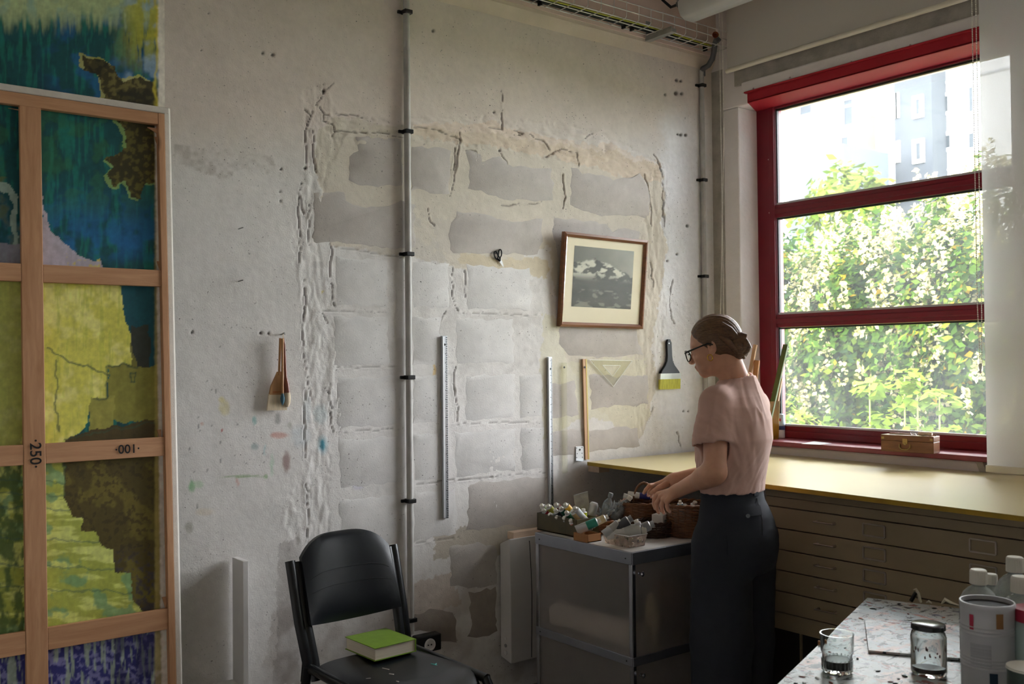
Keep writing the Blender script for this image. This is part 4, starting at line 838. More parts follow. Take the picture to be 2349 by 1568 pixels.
def bush(c, r, n, lsize, names, label, flowers=0, p=None, fl='#d8cf95', name='bush', cat='bush'):
    c = np.array(c, float); r = np.array(r, float)
    t = thing(name, label, cat, (c[0], c[1], -0.35))
    d = rg.normal(size=(n,3)); d /= np.linalg.norm(d,axis=1,keepdims=True)
    rad = rg.uniform(.55,1.0,n)**0.5; lump = 1+0.16*np.sin(d[:,0]*7+d[:,2]*5)+0.13*np.sin(d[:,1]*9+1.3)+0.1*np.sin(d[:,2]*13)
    pos = c + d*r*(rad*lump)[:,None]
    V, Fq, co = leaves(pos, rg.uniform(.65,1.25,n)*lsize, d+np.array([-.35,0,.6])+rg.normal(size=(n,3))*.55, pal(names,n,p))
    if flowers:
        k = 0; fp = []
        while k < flowers:
            dd = rg.normal(size=3); dd /= np.linalg.norm(dd)
            if dd[0] > 0.25 or dd[2] < -0.35: continue
            q = c + dd*r*(1.0+0.05*rg.normal()); h = rg.uniform(.16,.34); m_ = 26
            tt = rg.uniform(0,1,m_); an = rg.uniform(0,6.28,m_); rr = 0.055*(1-0.75*tt)
            fp.append(q + np.stack([rr*np.cos(an), rr*np.sin(an), tt*h], -1)); k += 1
        fp = np.concatenate(fp); V2, F2, c2 = leaves(fp, rg.uniform(.03,.055,len(fp)), rg.normal(size=(len(fp),3))+np.array([-.6,0,.4]), pal([fl,'#e2d9a8','#c7c27c'],len(fp))*1.6, .8)
        F2 = F2+len(V); V = np.concatenate([V,V2]); Fq = np.concatenate([Fq,F2]); co = np.concatenate([co,c2])
    o = array_mesh('foliage', V, Fq, m_leaf, t, smooth=False, col=co); o['kind'] = 'stuff'
    mb = MB()
    for k in range(5):
        e = Vector(c)+Vector((rg.uniform(-.5,.5)*r[0], rg.uniform(-.5,.5)*r[1], rg.uniform(.0,.6)*r[2])); b0 = Vector((c[0]+rg.uniform(-.1,.1), c[1]+rg.uniform(-.1,.1), -0.35))
        mb.tube([b0, b0+(e-b0)*.5+Vector((.05,.05,0)), e], [.035,.025,.01], 6)
    mb.build('stem', m_bark, t, smooth=60); return t
GR = ['#4a6a26','#5d7f2c','#35522a','#7b9636','#98a43a','#d0ad2a']; GP = [.28,.28,.2,.15,.07,.02]
bush((8.6,6.9,1.45),(.75,.85,1.5),12000,.072,GR,'loose flowering shrub behind the left of the window',70,GP)
bush((8.9,6.05,1.20),(.75,.75,1.45),12500,.072,GR,'flowering shrub second from the left in the hedge',95,GP)
bush((8.5,5.35,1.25),(.75,.72,1.50),13000,.075,GR,'dense flowering shrub in the middle of the hedge',110,GP)
bush((8.7,4.65,1.30),(.75,.72,1.62),13000,.075,GR,'tall flowering shrub right of the hedge middle',120,[.27,.26,.18,.16,.08,.05])
bush((8.3,3.95,1.35),(.72,.72,1.70),12000,.075,GR,'flowering shrub at the right end of the hedge',100,[.27,.26,.18,.16,.08,.05])
bush((10.6,8.6,1.7),(1.2,1.3,1.6),5000,.12,GR,'sparse dull green tree behind the hedge, left side',0,GP,name='tree',cat='tree')
bush((11.0,6.6,1.6),(1.2,1.2,1.55),5000,.12,GR,'dull green tree behind the hedge, centre',20,GP,name='tree',cat='tree')
bush((11.0,5.0,1.7),(1.2,1.2,1.55),5000,.12,GR,'dull green tree behind the hedge, right side',20,GP,name='tree',cat='tree')
LG = ['#8fae3c','#a9c44e','#7b9a36','#c2cf62']
bush((6.6,4.95,.55),(.42,.40,.62),1500,.075,LG,'pale feathery shrub low outside the left of the window')
bush((6.3,4.40,.35),(.40,.45,.55),900,.10,LG,'low pale green shrub under the middle of the window')
for k, (px, py, lb) in enumerate([(1995,880,'young sapling with pale leaf tufts, leftmost under the window'),(2075,862,'tallest young sapling with pale leaf tufts'),(2105,905,'young sapling right of the tallest one'),(2155,910,'young sapling with pale leaf tufts, rightmost')]):
    tip = WN(px, py, 6.0); t = thing('sapling', lb, 'plant', (6.05+.05*k, tip.y-.02, -0.35), group='young saplings outside the window')
    MB().tube([(6.05+.05*k, tip.y-.02, -0.35), (6.02, tip.y+.02, .5), tip], [.012,.009,.005], 6).build('stem', mat('green_stem%d' % k, '#7d8a44', .7), t, smooth=60)
    n = 60; d = rg.normal(size=(n,3)); d /= np.linalg.norm(d,axis=1,keepdims=True); pos = np.array(tip)+d*np.array([.12,.12,.07])-np.array([0,0,.02])
    pos[40:] -= np.array([0, .02, .22]); V, Fq, co = leaves(pos, rg.uniform(.05,.095,n), d*.5+np.array([-.3,0,1.0])+rg.normal(size=(n,3))*.3, pal(['#9cbf3c','#aac850','#86a838'],n), .8)
    array_mesh('leaf_tuft', V, Fq, m_leaf, t, smooth=False, col=co)['kind'] = 'stuff'
# white apartment house far behind
m_fac = mat('white_render_facade', '#d8d8d6', .9, var=.04); m_slate = mat('dark_slate_cladding', '#2c3137', .8, var=.1); m_wf = mat('white_window_frame', '#dcdcdc', .5); m_wg = mat('far_window_glass', '#232a30', .5, spec=.3)
xB = 30.0; t = thing('apartment_building', 'white apartment house with a dark slate bay, far behind the hedge', 'building', (xB, 19, -.35))
def FB(px, py, x=xB): return WN(px, py, x)
MB().span((xB, 9, -.35), (xB+9, 27, 16)).build('facade', m_fac, t)
a, b = FB(2050,195,xB-.9), FB(2140,402,xB-.9); MB().span((xB-.9, b.y, b.z-4), (xB, a.y, 12.5)).build('slate_bay', m_slate, t)
for (x0,y0,x1,y1,xp) in ((2094,222,2120,268,xB-.9),(2094,322,2122,372,xB-.9),(2052,215,2064,270,xB-.9),(2052,325,2066,372,xB-.9),(2160,215,2185,262,xB),(2215,195,2243,262,xB),(2160,305,2190,345,xB),(2215,300,2245,345,xB),(1830,215,1870,265,xB),(1930,225,1965,290,xB),(1925,310,1955,360,xB)):
    a, b = FB(x0,y0,xp), FB(x1,y1,xp); w = MB(); f = .12
    w.span((xp-.06,b.y,b.z),(xp+.02,b.y+f,a.z)).span((xp-.06,a.y-f,b.z),(xp+.02,a.y,a.z)).span((xp-.05,b.y+f,a.z-f),(xp+.02,a.y-f,a.z)).span((xp-.05,b.y+f,b.z),(xp+.02,a.y-f,b.z+f))
    wf = w.build('window', m_wf, t); MB().span((xp-.03,b.y+f,b.z+f),(xp+.02,a.y-f,a.z-f)).build('pane', m_wg, wf)
for zz in (4.6, 7.4, 10.2): MB().span((xB-.04, 9, zz), (xB+.02, 27, zz+.08)).build('floor_band', mat('grey_band', '#b9bcbf', .9), t)
a, b = FB(1965,250,xB-1.5), FB(1990,380,xB-1.5); MB().span((xB-1.5,b.y,-.35),(xB-1.0,a.y,9.4)).build('brown_column', mat('rusty_column', '#6a4f46', .8), t)
a, b = FB(1893,372,xB-2), FB(2022,440,xB-2); MB().span((xB-4,b.y,b.z-3),(xB-1.55,a.y,a.z)).build('grey_annex', mat('grey_annex_cladding', '#3b4248', .8), t)
bush((24, 15.8, 5.3),(1.2,1.2,1.6),1500,.3,LG,'small pale tree in front of the slate bay',0,name='tree',cat='tree')
# ================================================================== YELLOW BOARD, PLAN CHEST, SILL THINGS
zt = BK(1347, 1058.6, .02).z
P1 = ZP(1347, 1058.6, zt); P2 = ZP(2349, 1183.3, zt); dv = (P2-P1).normalized(); P3 = P1 + dv*3.3
m_board = mat('yellow_laminate', '#e0d09c', 0.28, var=0.04, vs_=2, spec=0.5, bump=0.04, bs=20)
m_edge = mat('ochre_board_edge', '#a98a2c', 0.6, var=0.15)
t = thing('work_board', 'large pale yellow board laid as a worktop along the window wall', 'worktop', (3.7, 2.0, zt-.018))
MB().hexa([P1-Z*.0015, P3-Z*.0015, Vector((XW-.006, P3.y, zt-.0015)), Vector((XW-.006, D-.012, zt-.0015)), P1, P3, Vector((XW-.006, P3.y, zt)), Vector((XW-.006, D-.012, zt))]).build('laminate', m_board, t)
MB().hexa([P1-Z*.018, P3-Z*.018, Vector((XW-.006, P3.y, zt-.018)), Vector((XW-.006, D-.012, zt-.018)), P1-Z*.0015, P3-Z*.0015, Vector((XW-.006, P3.y, zt-.0015)), Vector((XW-.006, D-.012, zt-.0015))]).build('core', m_edge, t)
bx0 = BK(1366,1078,.06).x; tag(MB().span((bx0, D-.085, zt-.050), (bx0+.07, D-.006, zt-.0185)).build('support_block', m_pine, bevel=.002), 'pine block under the left corner of the yellow board', 'block')
xf = P1.x + .035
m_steel = mat('olive_beige_enamel', '#99896e', 0.42, var=0.06, vs_=4, spec=0.4, bump=0.05, bs=60)
m_metal = mat('worn_nickel', '#b3a89c', 0.3, metal=0.6, var=0.2)
yc1 = WN(1758,1200,xf).y; ycen = (WN(2005,1215,xf).y+WN(2255,1255,xf).y)/2; yc0 = 2*ycen-yc1
zl = [WN(1779,q,xf).z for q in (1126,1139,1161,1209.6,1258,1305,1353,1401,1440)]
t = thing('plan_chest', 'olive beige steel plan chest with flat drawers under the yellow board', 'chest of drawers', (xf+.4, ycen, 0))
MB().span((xf+.016, yc0, zl[7]-.0), (XW-.05, yc1, zt-.0185)).build('carcass', mat('dark_gap', '#2b2620', 0.7), t)
MB().span((xf-.002, yc0-.004, zl[0]), (xf+.02, yc1+.004, zt-.0185)).build('top_rail', m_steel, t, bevel=.002)
MB().span((xf, yc0-.004, zl[2]+.0018), (xf+.02, yc1+.004, zl[1])).build('upper_rail', m_steel, t, bevel=.002)
MB().span((xf+.002, yc0-.004, zl[1]+.0015), (xf+.02, yc1+.004, zl[0])).build('trim_rail', m_steel, t, bevel=.001)
hY = [WN(1895,1200,xf).y]; hY.append(2*ycen-hY[0]); lY = [WN(2005,1215,xf).y, WN(2255,1250,xf).y]
for k in range(5):
    z1_, z0_ = zl[2+k]-.0022, zl[3+k]+.0022
    dr = MB().span((xf, yc0, z0_), (xf+.018, yc1, z1_)).build('drawer', m_steel, t, bevel=.0015)
    zh = z0_+(z1_-z0_)*.60
    for yy in hY:
        w = .044; MB().tube([(xf-.020,yy-w,zh),(xf-.020,yy+w,zh)], .0028, 8).tube([(xf,yy-w+.006,zh),(xf-.020,yy-w+.006,zh)], [.006,.0035], 8).tube([(xf,yy+w-.006,zh),(xf-.020,yy+w-.006,zh)], [.006,.0035], 8).build('handle', m_metal, dr, smooth=50)
    zc_ = (z0_+z1_)/2+.004
    for yy in lY:
        a, b, r = .044, .0215, .0035; mb = MB()
        for p, q in (((yy-a,zc_-b),(yy+a,zc_-b)),((yy-a,zc_+b),(yy+a,zc_+b)),((yy-a,zc_-b),(yy-a,zc_+b)),((yy+a,zc_-b),(yy+a,zc_+b))): mb.bar((xf-.002,*p),(xf-.002,*q),.006,.006)
        mb.build('label_holder', m_metal, dr, bevel=.001)
MB().span((xf+.004, yc0-.004, zl[8]), (xf+.02, yc1+.004, zl[7]-.002)).build('bottom_rail', m_steel, t, bevel=.002)
m_dk = mat('dark_space_brown', '#2a2622', 0.6, var=0.1)
for ya, yb in ((yc0+.02, ycen-.28),(ycen-.27,ycen+.27),(ycen+.28,yc1+.25)): MB().span((xf+.08, ya, 0.03), (xf+.10, yb, zl[8])).build('dark_space_panel', m_dk, t, bevel=.003)  # added dark panels stand for the shaded space under the chest
MB().span((xf+.10, yc0+.02, 0), (XW-.1, yc1+.25, zl[8])).build('base', m_dk, t)  # carried past the chest's left end so the gap there stays dark
yq = WN(1838,1480,xf+.075).y; MB().span((xf+.070, yq-.004, 0.02), (xf+.079, yq+.004, zl[8])).build('pale_upright', m_steel, t)

# ---- on the sill and leaning by it
a, b, c = ZP(2021,1034,Z_SILL), ZP(2142,1041,Z_SILL), ZP(2184,1034,Z_SILL)
def _s(px,py): return ZP(px,py,Z_SILL)
e1 = (b-a).normalized(); e2 = Vector((-e1.y, e1.x, 0)); e2 = e2 if e2.x > 0 else -e2; wb = (b-a).length; db = min(.075, (c-b).length); hb_ = .088*.86
m_box = wood('brown_varnished_box', '#8a5a2f', '#6b4322', 'Y', 0.4, coat=.2)
t = thing('paint_case', 'small brown wooden paint case with wire handle on the red sill', 'case', (a+b)/2)
def bx_(p, q, r0, z0, z1): return [a+e1*p+e2*r0[0]+Z*z0, a+e1*q+e2*r0[0]+Z*z0, a+e1*q+e2*r0[1]+Z*z0, a+e1*p+e2*r0[1]+Z*z0, a+e1*p+e2*r0[0]+Z*z1, a+e1*q+e2*r0[0]+Z*z1, a+e1*q+e2*r0[1]+Z*z1, a+e1*p+e2*r0[1]+Z*z1]
MB().hexa(bx_(0,wb,(0,db),.0005,hb_*.66)).build('body', m_box, t, bevel=.0015); MB().hexa(bx_(-.0005,wb+.0005,(-.0005,db),hb_*.67,hb_)).build('lid', m_box, t, bevel=.0015)
m_brass = mat('aged_brass', '#ab935a', 0.35, metal=.5, var=.2)
mid = a+e1*(wb*.47)-e2*.003; hw_ = wb*.10
MB().tube([mid-e1*hw_+Z*(hb_*.48), mid-e1*hw_-e2*.004+Z*(hb_*.30), mid-e1*(hw_*.5)-e2*.008+Z*(hb_*.18), mid+e1*(hw_*.5)-e2*.008+Z*(hb_*.18), mid+e1*hw_-e2*.004+Z*(hb_*.30), mid+e1*hw_+Z*(hb_*.48)], .0028, 7).build('handle', m_brass, t, smooth=60)
R_b = Matrix((e1,e2,Z)).transposed()
MB().box(mid+Z*(hb_*.66), (.022,.003,.024), R_b).box(mid+Z*(hb_*.52)-e2*.001, (.010,.004,.012), R_b).build('latch', m_brass, t, bevel=.0008)
for k in (.04,.96): MB().box(a+e1*(wb*k)-e2*.001+Z*(hb_*.82), (.012,.002,.010), R_b).build('corner_plate', m_brass, t)
tp = Z*(hb_+.006)
t = thing('wooden_tool', 'turned pale wooden tool handle with coiled wire lying on the paint case', 'tool', a+e1*(wb*.5)+e2*.03+tp)
MB().lathe([(.003,0),(.008,.004),(.0095,.02),(.008,.04),(.0095,.055),(.006,.062),(0,.063)], a+e1*(wb*.68)+e2*.022+Z*(hb_+.0095), e1, 12).build('handle', m_pine, t, smooth=50)
mb = MB(); cp = a+e1*(wb*.62)+e2*.022+Z*(hb_+.007)
mb.tube([cp+e1*(.0016*i-.02)+e2*(.005*math.cos(i*1.1))+Z*(.005*math.sin(i*1.1)) for i in range(22)], .0009, 5).build('coil', m_alu, t, smooth=60)
tag(MB().bar(a+e1*(wb*.10)+e2*.045+Z*(hb_+.0035), a+e1*(wb*.60)+e2*.05+Z*(hb_+.0035), .006, .006).build('thin_stick', m_pine), 'thin pale stick lying on top of the paint case', 'stick')
tag(MB().bar(a+e1*(wb*.80)+e2*.055+Z*(hb_+.0025), a+e1*(wb*.98)+e2*.050+Z*(hb_+.0025), .004, .004).build('thin_stick', m_frame), 'short dark stick at the end of the paint case', 'stick')
q = [_s(1838,1018),_s(1868,1012),_s(1908,1017),_s(1880,1020)]
tag(MB().prism([p+Z*.001 for p in q], (0,0,.0008)).build('paper_sheet', mat('white_paper', '#e9ebe9', .8)), 'white sheet of paper lying on the red window sill', 'paper')
# white bottle in the corner of the sill
o = ZP(1793, 1004, Z_SILL); t = thing('plastic_bottle', 'white and blue plastic bottle standing in the corner of the sill', 'bottle', o)
MB().lathe([(.016,0.001),(.018,.004),(.018,.045),(.0175,.05)], o, Z, 18).build('body', mat('white_plastic', '#e4e6ea', .35), t, smooth=50)
MB().lathe([(.0183,.044),(.019,.052),(.0195,.062),(.0178,.066)], o, Z, 18).build('blue_band', mat('navy_band', '#2a3468', .4), t, smooth=50)
MB().lathe([(.0178,.064),(.021,.075),(.0185,.088),(.017,.10),(.0165,.125),(.010,.128),(.010,.130)], o, Z, 18).build('label_sleeve', mat('pale_blue_label', '#c3d8ea', .4, var=.2, vs_=40), t, smooth=50)
MB().box(o+Vector((-.0175,-.004,.098)), (.003,.010,.014)).build('red_mark', mat('red_print', '#c23a52', .5), t)
# amber sheet of glass, green strip, pine strips
def lean(name, label, cat, p, q, w, th, m, up=None): return tag(MB().bar(p, q, w, th, up).build(name, m, bevel=.0015), label, cat)
m_green = mat('olive_green_paint', '#5d6b32', .5, var=.12)
xg = XW-.02
lean('green_strip', 'long olive green painted strip leaning against the window frame', 'strip', ZP(1752,1010,Z_SILL)+Vector((0.01,0,.012)), WN(1803,790,XF-.015), .030, .012, m_green, X)
lean('pale_strip', 'short pale wood strip leaning under the green strip', 'strip', ZP(1762,1008,Z_SILL)+Vector((.01,-.01,.012)), WN(1791,868,XF-.02), .022, .010, m_pineZ, X)
sh = [ZP(1758,1010,Z_SILL), ZP(1785,1008,Z_SILL)]; top = WN(1784, 919, sh[1].x+.02)
m_amber = mat('amber_tortoise_glass', '#6b4a18', .08, var=.7, vs_=9, stretch=(1,1,.5), spec=.8)
hh = top.z-Z_SILL; dd = Vector((.015,0,0))
tag(MB().hexa([sh[0]+Z*.002, sh[1]+Z*.002, sh[1]+Z*.002+dd*.3, sh[0]+Z*.002+dd*.3, sh[0]+dd+Z*hh, sh[1]+dd+Z*hh, sh[1]+dd*1.3+Z*hh, sh[0]+dd*1.3+Z*hh]).build('glass_sheet', m_amber), 'amber mottled glass sheet standing on the sill behind the woman', 'glass sheet')
def wl(px, py, off=.012): return WN(px, py, XW-off)
lean('pine_strip', 'tall pine strip leaning on the wall between the woman and the window', 'strip', Vector((XW-.06, wl(1700,1000).y, zt+.004)), wl(1733,790), .020, .012, m_pineZ, X)
lean('pine_strip', 'shorter orange pine strip beside the tall one', 'strip', Vector((XW-.05, wl(1722,1000).y, zt+.004)), wl(1737,826), .030, .010, wood('orange_pine', '#c98a55', '#b57642', 'Z'), X)

# ================================================================== STEEL TROLLEY WITH FROSTED PANELS
zc = .78; NC = ZP(1450, 1268, zc); FC = ZP(1228, 1221, zc); cx0, cy0, cy1 = (NC.x+FC.x)/2, NC.y, FC.y; cx1 = cx0+.60
zm1, zm0 = DP(1447,1508,3.71).z, DP(1447,1528,3.71).z; zr = zc-.046
m_chrome = mat('chromed_steel', '#b9bbc2', .18, metal=.95, var=.05); m_satin = mat('satin_steel_band', '#9b9da6', .33, metal=.8, var=.08)
m_frost = mat('frosted_plastic', '#e2dcd8', .34, var=.03, trans=.86, ior=1.12, spec=.3)
m_top = mat('grey_white_top', '#c9c4bf', .4, var=.05)
t = thing('trolley', 'steel trolley with frosted panels standing in front of the woman', 'cabinet', ((cx0+cx1)/2, (cy0+cy1)/2, 0))
MB().span((cx0+.002, cy0+.002, zc-.012), (cx1-.002, cy1-.002, zc)).build('top_plate', m_top, t, bevel=.002)
for (z0_, z1_, nm) in ((zr, zc+.001, 'top_band'), (zm0, zm1, 'middle_band'), (.06, .10, 'bottom_band')):
    MB().span((cx0-.004, cy0, z0_), (cx0+.012, cy1, z1_)).build(nm, m_satin, t, bevel=.0015); MB().span((cx0, cy0-.004, z0_), (cx1, cy0+.012, z1_)).build(nm, m_satin, t, bevel=.0015)
    MB().span((cx0, cy1-.012, z0_), (cx1, cy1+.004, z1_)).build(nm, m_satin, t, bevel=.0015); MB().span((cx1-.012, cy0, z0_), (cx1+.004, cy1, z1_)).build(nm, m_satin, t, bevel=.0015)
for x_, y_ in ((cx0+.009,cy0+.009),(cx0+.009,cy1-.009),(cx1-.009,cy0+.009),(cx1-.009,cy1-.009)):
    MB().span((x_-.010,y_-.010,.05),(x_+.010,y_+.010,zc-.001)).build('post', m_chrome, t, bevel=.003); MB().lathe([(.018,.0),(.018,.03),(.008,.034),(.008,.05)], (x_,y_,0), Z, 14).build('foot', m_clip, t, smooth=40)
for z0_, z1_ in ((zm1, zr), (.10, zm0)):
    MB().span((cx0+.003, cy0+.02, z0_), (cx0+.006, cy1-.02, z1_)).build('side_panel', m_frost, t); MB().span((cx0+.02, cy0+.003, z0_), (cx1-.02, cy0+.006, z1_)).build('front_door', m_frost, t)
    MB().span((cx1-.006, cy0+.02, z0_), (cx1-.003, cy1-.02, z1_)).build('side_panel', m_frost, t); MB().span((cx0+.02, cy1-.006, z0_), (cx1-.02, cy1-.003, z1_)).build('back_panel', m_frost, t)
    MB().span((cx0+.012, cy0+.012, z0_-.01), (cx1-.012, cy1-.012, z0_-.004)).build('shelf', m_top, t)
    pk = Vector((cx0+.035, cy0-.004, z1_-.035)); MB().lathe([(.007,0),(.0055,.006),(.009,.014),(.010,.018),(.006,.021),(0,.022)], pk, -Y, 14).build('knob', m_chrome, t, smooth=50)
mb = MB()
for z_ in (zr+.022, (zm0+zm1)/2):
    for y_ in (cy0+.03, cy1-.03): mb.lathe([(.003,0),(.003,.0015)], (cx0-.0042,y_,z_), -X, 8)
mb.build('rivet', m_clip, t)
zs = zm1-.004
r_ = MB().tube([(cx0+.075, cy0+.05, zs+.058), (cx0+.075, cy1-.06, zs+.058)], .055, 20).build('paper_roll', mat('white_paper_roll', '#ddd7cf', .8), None, smooth=40); tag(r_, 'roll of white paper lying behind the frosted side of the trolley', 'paper roll')
mb = MB().ball((cx0+.22, cy0+.28, zs+.095), (.09,.17,.085), 18, 10); mb.ball((cx0+.20, cy0+.40, zs+.15), (.06,.06,.10), 12, 8)
tag(mb.build('cloth_bag', mat('dark_green_bag', '#2f3d3a', .8, bump=.5, bs=20), smooth=60), 'dark green bag seen blurred through the frosted trolley side', 'bag')
o = Vector((cx0+.20, cy0+.09, zs+.005)); tag(MB().lathe([(.03,0),(.03,.15),(.018,.17),(.018,.20)], o, Z, 16).build('bottle', mat('cream_plastic', '#d3c6a4', .5), smooth=50), 'cream bottle seen blurred through the frosted trolley door', 'bottle')
o = Vector((cx0+.34, cy0+.11, zs+.002)); tag(MB().lathe([(.06,0),(.06,.22),(.05,.24)], o, Z, 16).build('jar', mat('brown_glaze', '#6b4326', .5), smooth=50), 'brown jar seen blurred through the frosted trolley door', 'jar')

# ---- on the trolley
def onc(px, py, dz=0.0): p = ZP(px, py, zc); return Vector((p.x, p.y, zc+dz))
m_cap = mat('white_cap', '#d9d4c8', .4, var=.08); m_tin = mat('crumpled_tube_metal', '#c4c4c4', .35, metal=.45, var=.12, bump=.5, bs=60)
m_lab = mat('white_tube_label', '#d8d6d0', .45, var=.08, vs_=60)
def tubecol(h): return mat('tube_colour_'+h[1:], h, .4, var=.12)
def paint_tube(p, q, r, colh, label, capm=None, grp=None, body=None, name='paint_tube', ck=1.0):
    """p: cap end, q: crimped end"""
    p = Vector(p); q = Vector(q); d = (q-p).normalized(); L = (q-p).length; x, y, z = basis(d, V_)
    t = thing(name, label, 'paint tube', (p+q)/2, group=grp)
    MB().lathe([(r*.50*ck,0),(r*.56*ck,r*.12),(r*.56*ck,r*.68),(r*.50*ck,r*.80)], p, d, 14).build('cap', capm or m_cap, t, smooth=40)
    def sec(h, rx, ry, n=14): return [p+d*h+x*(rx*math.cos(2*math.pi*k/n))+y*(ry*math.sin(2*math.pi*k/n)) for k in range(n)]
    def loft(rows, nm, m):
        n = 14; vv = [v for s_ in rows for v in s_]; ff = [tuple(range(n-1,-1,-1)), tuple((len(rows)-1)*n+k for k in range(n))]+[(i*n+k,i*n+(k+1)%n,(i+1)*n+(k+1)%n,(i+1)*n+k) for i in range(len(rows)-1) for k in range(n)]
        return MB().add(vv, ff).build(nm, m, t, smooth=50)
    h0 = r*.80
    loft([sec(h0-r*.1,r*.5,r*.5),sec(h0+r*.08,r*.92,r*.92),sec(h0+r*.2,r,r)], 'shoulder', m_tin)
    loft([sec(h0+r*.19,r*1.01,r*1.01),sec(h0+(L-h0)*.50,r*1.02,r*.95)], 'colour_band', tubecol(colh))
    loft([sec(h0+(L-h0)*.495,r*1.02,r*.95),sec(h0+(L-h0)*.75,r*1.05,r*.5),sec(L-r*.3,r*1.12,r*.10),sec(L,r*1.12,r*.08)], 'body', body or m_lab)
    return t
# box of tubes
ba, bb = onc(1257,1211), onc(1322,1234); wbx = .125
t = thing('tube_box', 'dark olive open box full of capped paint tubes on the trolley', 'box', Vector(((ba.x+bb.x)/2+wbx/2, (ba.y+bb.y)/2, zc+.001)))
m_ol = mat('dark_olive_tin', '#4b4126', .45, var=.25, vs_=14); bxa, bya, byb = min(ba.x,bb.x)+.003, bb.y, ba.y; hb2 = .075
mb = MB().span((bxa,bya,zc+.001),(bxa+wbx,byb,zc+.006)); mb.build('bottom', m_ol, t)
for s in (((bxa,bya,zc+.001),(bxa+.004,byb,zc+hb2)),((bxa+wbx-.004,bya,zc+.001),(bxa+wbx,byb,zc+hb2)),((bxa,bya,zc+.001),(bxa+wbx,bya+.004,zc+hb2)),((bxa,byb-.004,zc+.001),(bxa+wbx,byb,zc+hb2))): MB().span(*s).build('side', m_ol, t, bevel=.001)
cols = ['#7f8a62','#8f8a2e','#b01f2e','#4f5646','#7c1c2a','#2f2f33','#c9c4bc','#1f5a44','#5c2130','#d9a62e','#e08a70','#d8c08a','#c9cfd0','#2f6f4f']
words = ['olive','mustard','bright red','dark grey','crimson','black','white','dark green','maroon','golden yellow','salmon','cream','pale grey','emerald']
pos = [(1241,1157),(1256,1158),(1245,1168),(1260,1178),(1274,1155),(1273,1168),(1276,1184),(1285,1163),(1293,1186),(1295,1155),(1308,1192),(1312,1170),(1317,1163),(1298,1173)]
k = 0
for (px, py), cl, wd in sorted(zip(pos, cols, words), key=lambda q: q[0][0]):
    # caps stick out over the left rim of the box; the far ones sit deeper
    f_ = (px-1241)/80.0; g_ = (py-1155)/38.0
    yy = byb-.012-(byb-bya-.024)*f_; zz = zc+.115-.030*g_; xx = bxa-.018-.012*g_+.035*(1-g_)
    p = DP(px, py, (Vector((xx,yy,zz))-EYE).dot(V_)); q = p+Vector((.066, .004*(k%3-1), -.066 + (.010 if g_ > .6 else 0))); q.z = max(q.z, zc+.012)
    paint_tube(p, q, .0142, cl, 'paint tube with %s band and white cap in the olive box' % wd, None, 'paint tubes in the olive box', ck=1.15); k += 1
o = onc(1336, 1226); o.z = zc+.001
p = DP(1338, 1166, (o-EYE).dot(V_)); paint_tube(p, p-Z*.085, .0155, '#a6b21e', 'upright white tube with a lime green band beside the olive box')

# wicker
m_wick = mat('brown_willow', '#6b4426', .55, var=.35, vs_=40, bump=.3, bs=200); m_wick2 = mat('dark_willow', '#3f2818', .55, var=.35, vs_=40, bump=.3, bs=200); m_wick3 = mat('honey_willow', '#7d4b22', .5, var=.3, vs_=40, bump=.3, bs=200)
def basket(c, rx, ry, h, label, m, flare=1.12, rows=None, stakes=22, rz=0.0, handle=None, name='wicker_basket'):
    c = Vector(c); t = thing(name, label, 'basket', c); rows = rows or int(h/.0062); R2 = Matrix.Rotation(rz, 3, 'Z'); mb = MB(); n = stakes*3
    for i in range(rows):
        z_ = .003+h*i/(rows-1); f_ = 1+(flare-1)*(z_/h); ring = []
        for k in range(n):
            an = 2*math.pi*k/n; wv = .0028*math.sin(k*math.pi*2/6+(i%2)*math.pi); ring.append(c+R2@Vector(((rx*f_+wv)*math.cos(an),(ry*f_+wv)*math.sin(an),z_)))
        mb.tube(ring, .0032, 5, closed=True)
    mb.build('weave', m, t, smooth=60)
    mb = MB()
    for k in range(stakes):
        an = 2*math.pi*(k+.25)/stakes; mb.tube([c+R2@Vector((rx*math.cos(an),ry*math.sin(an),.001)), c+R2@Vector((rx*flare*math.cos(an),ry*flare*math.sin(an),h))], .0026, 5)
    mb.build('stakes', m, t)
    mb = MB()
    for off in (0, math.pi): mb.tube([c+R2@Vector(((rx*flare+.004*math.cos(k*.9+off))*math.cos(2*math.pi*k/64),(ry*flare+.004*math.cos(k*.9+off))*math.sin(2*math.pi*k/64),h+.004+.004*math.sin(k*.9+off))) for k in range(64)], .0042, 6, closed=True)
    mb.build('rim', m, t, smooth=60)
    MB().lathe([(rx*.98,0.001),(rx*.98,.004)], c, Z, 28, sx=1, sy=ry/rx).build('base', m, t)
    if handle:
        mb = MB(); a_, hh_, wd = handle
        for off in (0, 2.1, 4.2):
            pts = [c+Vector((0,0,h))+R2@Vector((wd*math.cos(math.pi*k/24)*math.cos(a_), wd*math.cos(math.pi*k/24)*math.sin(a_), hh_*math.sin(math.pi*k/24)))+Vector((.004*math.cos(k*.8+off),.004*math.cos(k*.8+off),.004*math.sin(k*.8+off))) for k in range(25)]
            mb.tube(pts, .0034, 6)
        mb.build('handle', m, t, smooth=60)
    return t
m_clear = glassy('clear_plastic', '#eef3f3', dirt=.16, dcol='#e6eaea', dscale=40, solid=True)
m_film = glassy('crumpled_film', '#f0f2f2', dirt=.40, dcol='#e2e6e6', dscale=50, solid=True)
o1 = onc(1392, 1218); basket((o1.x, o1.y, zc+.001), .085, .075, .048, 'low honey-coloured wicker basket of bottles behind the plastic tub', m_wick3, 1.08)
o2 = onc(1478, 1212, .001); basket(o2, .098, .085, .112, 'wicker basket with a looped handle at the back of the trolley', m_wick, 1.12, handle=(-.65, .085, .046))
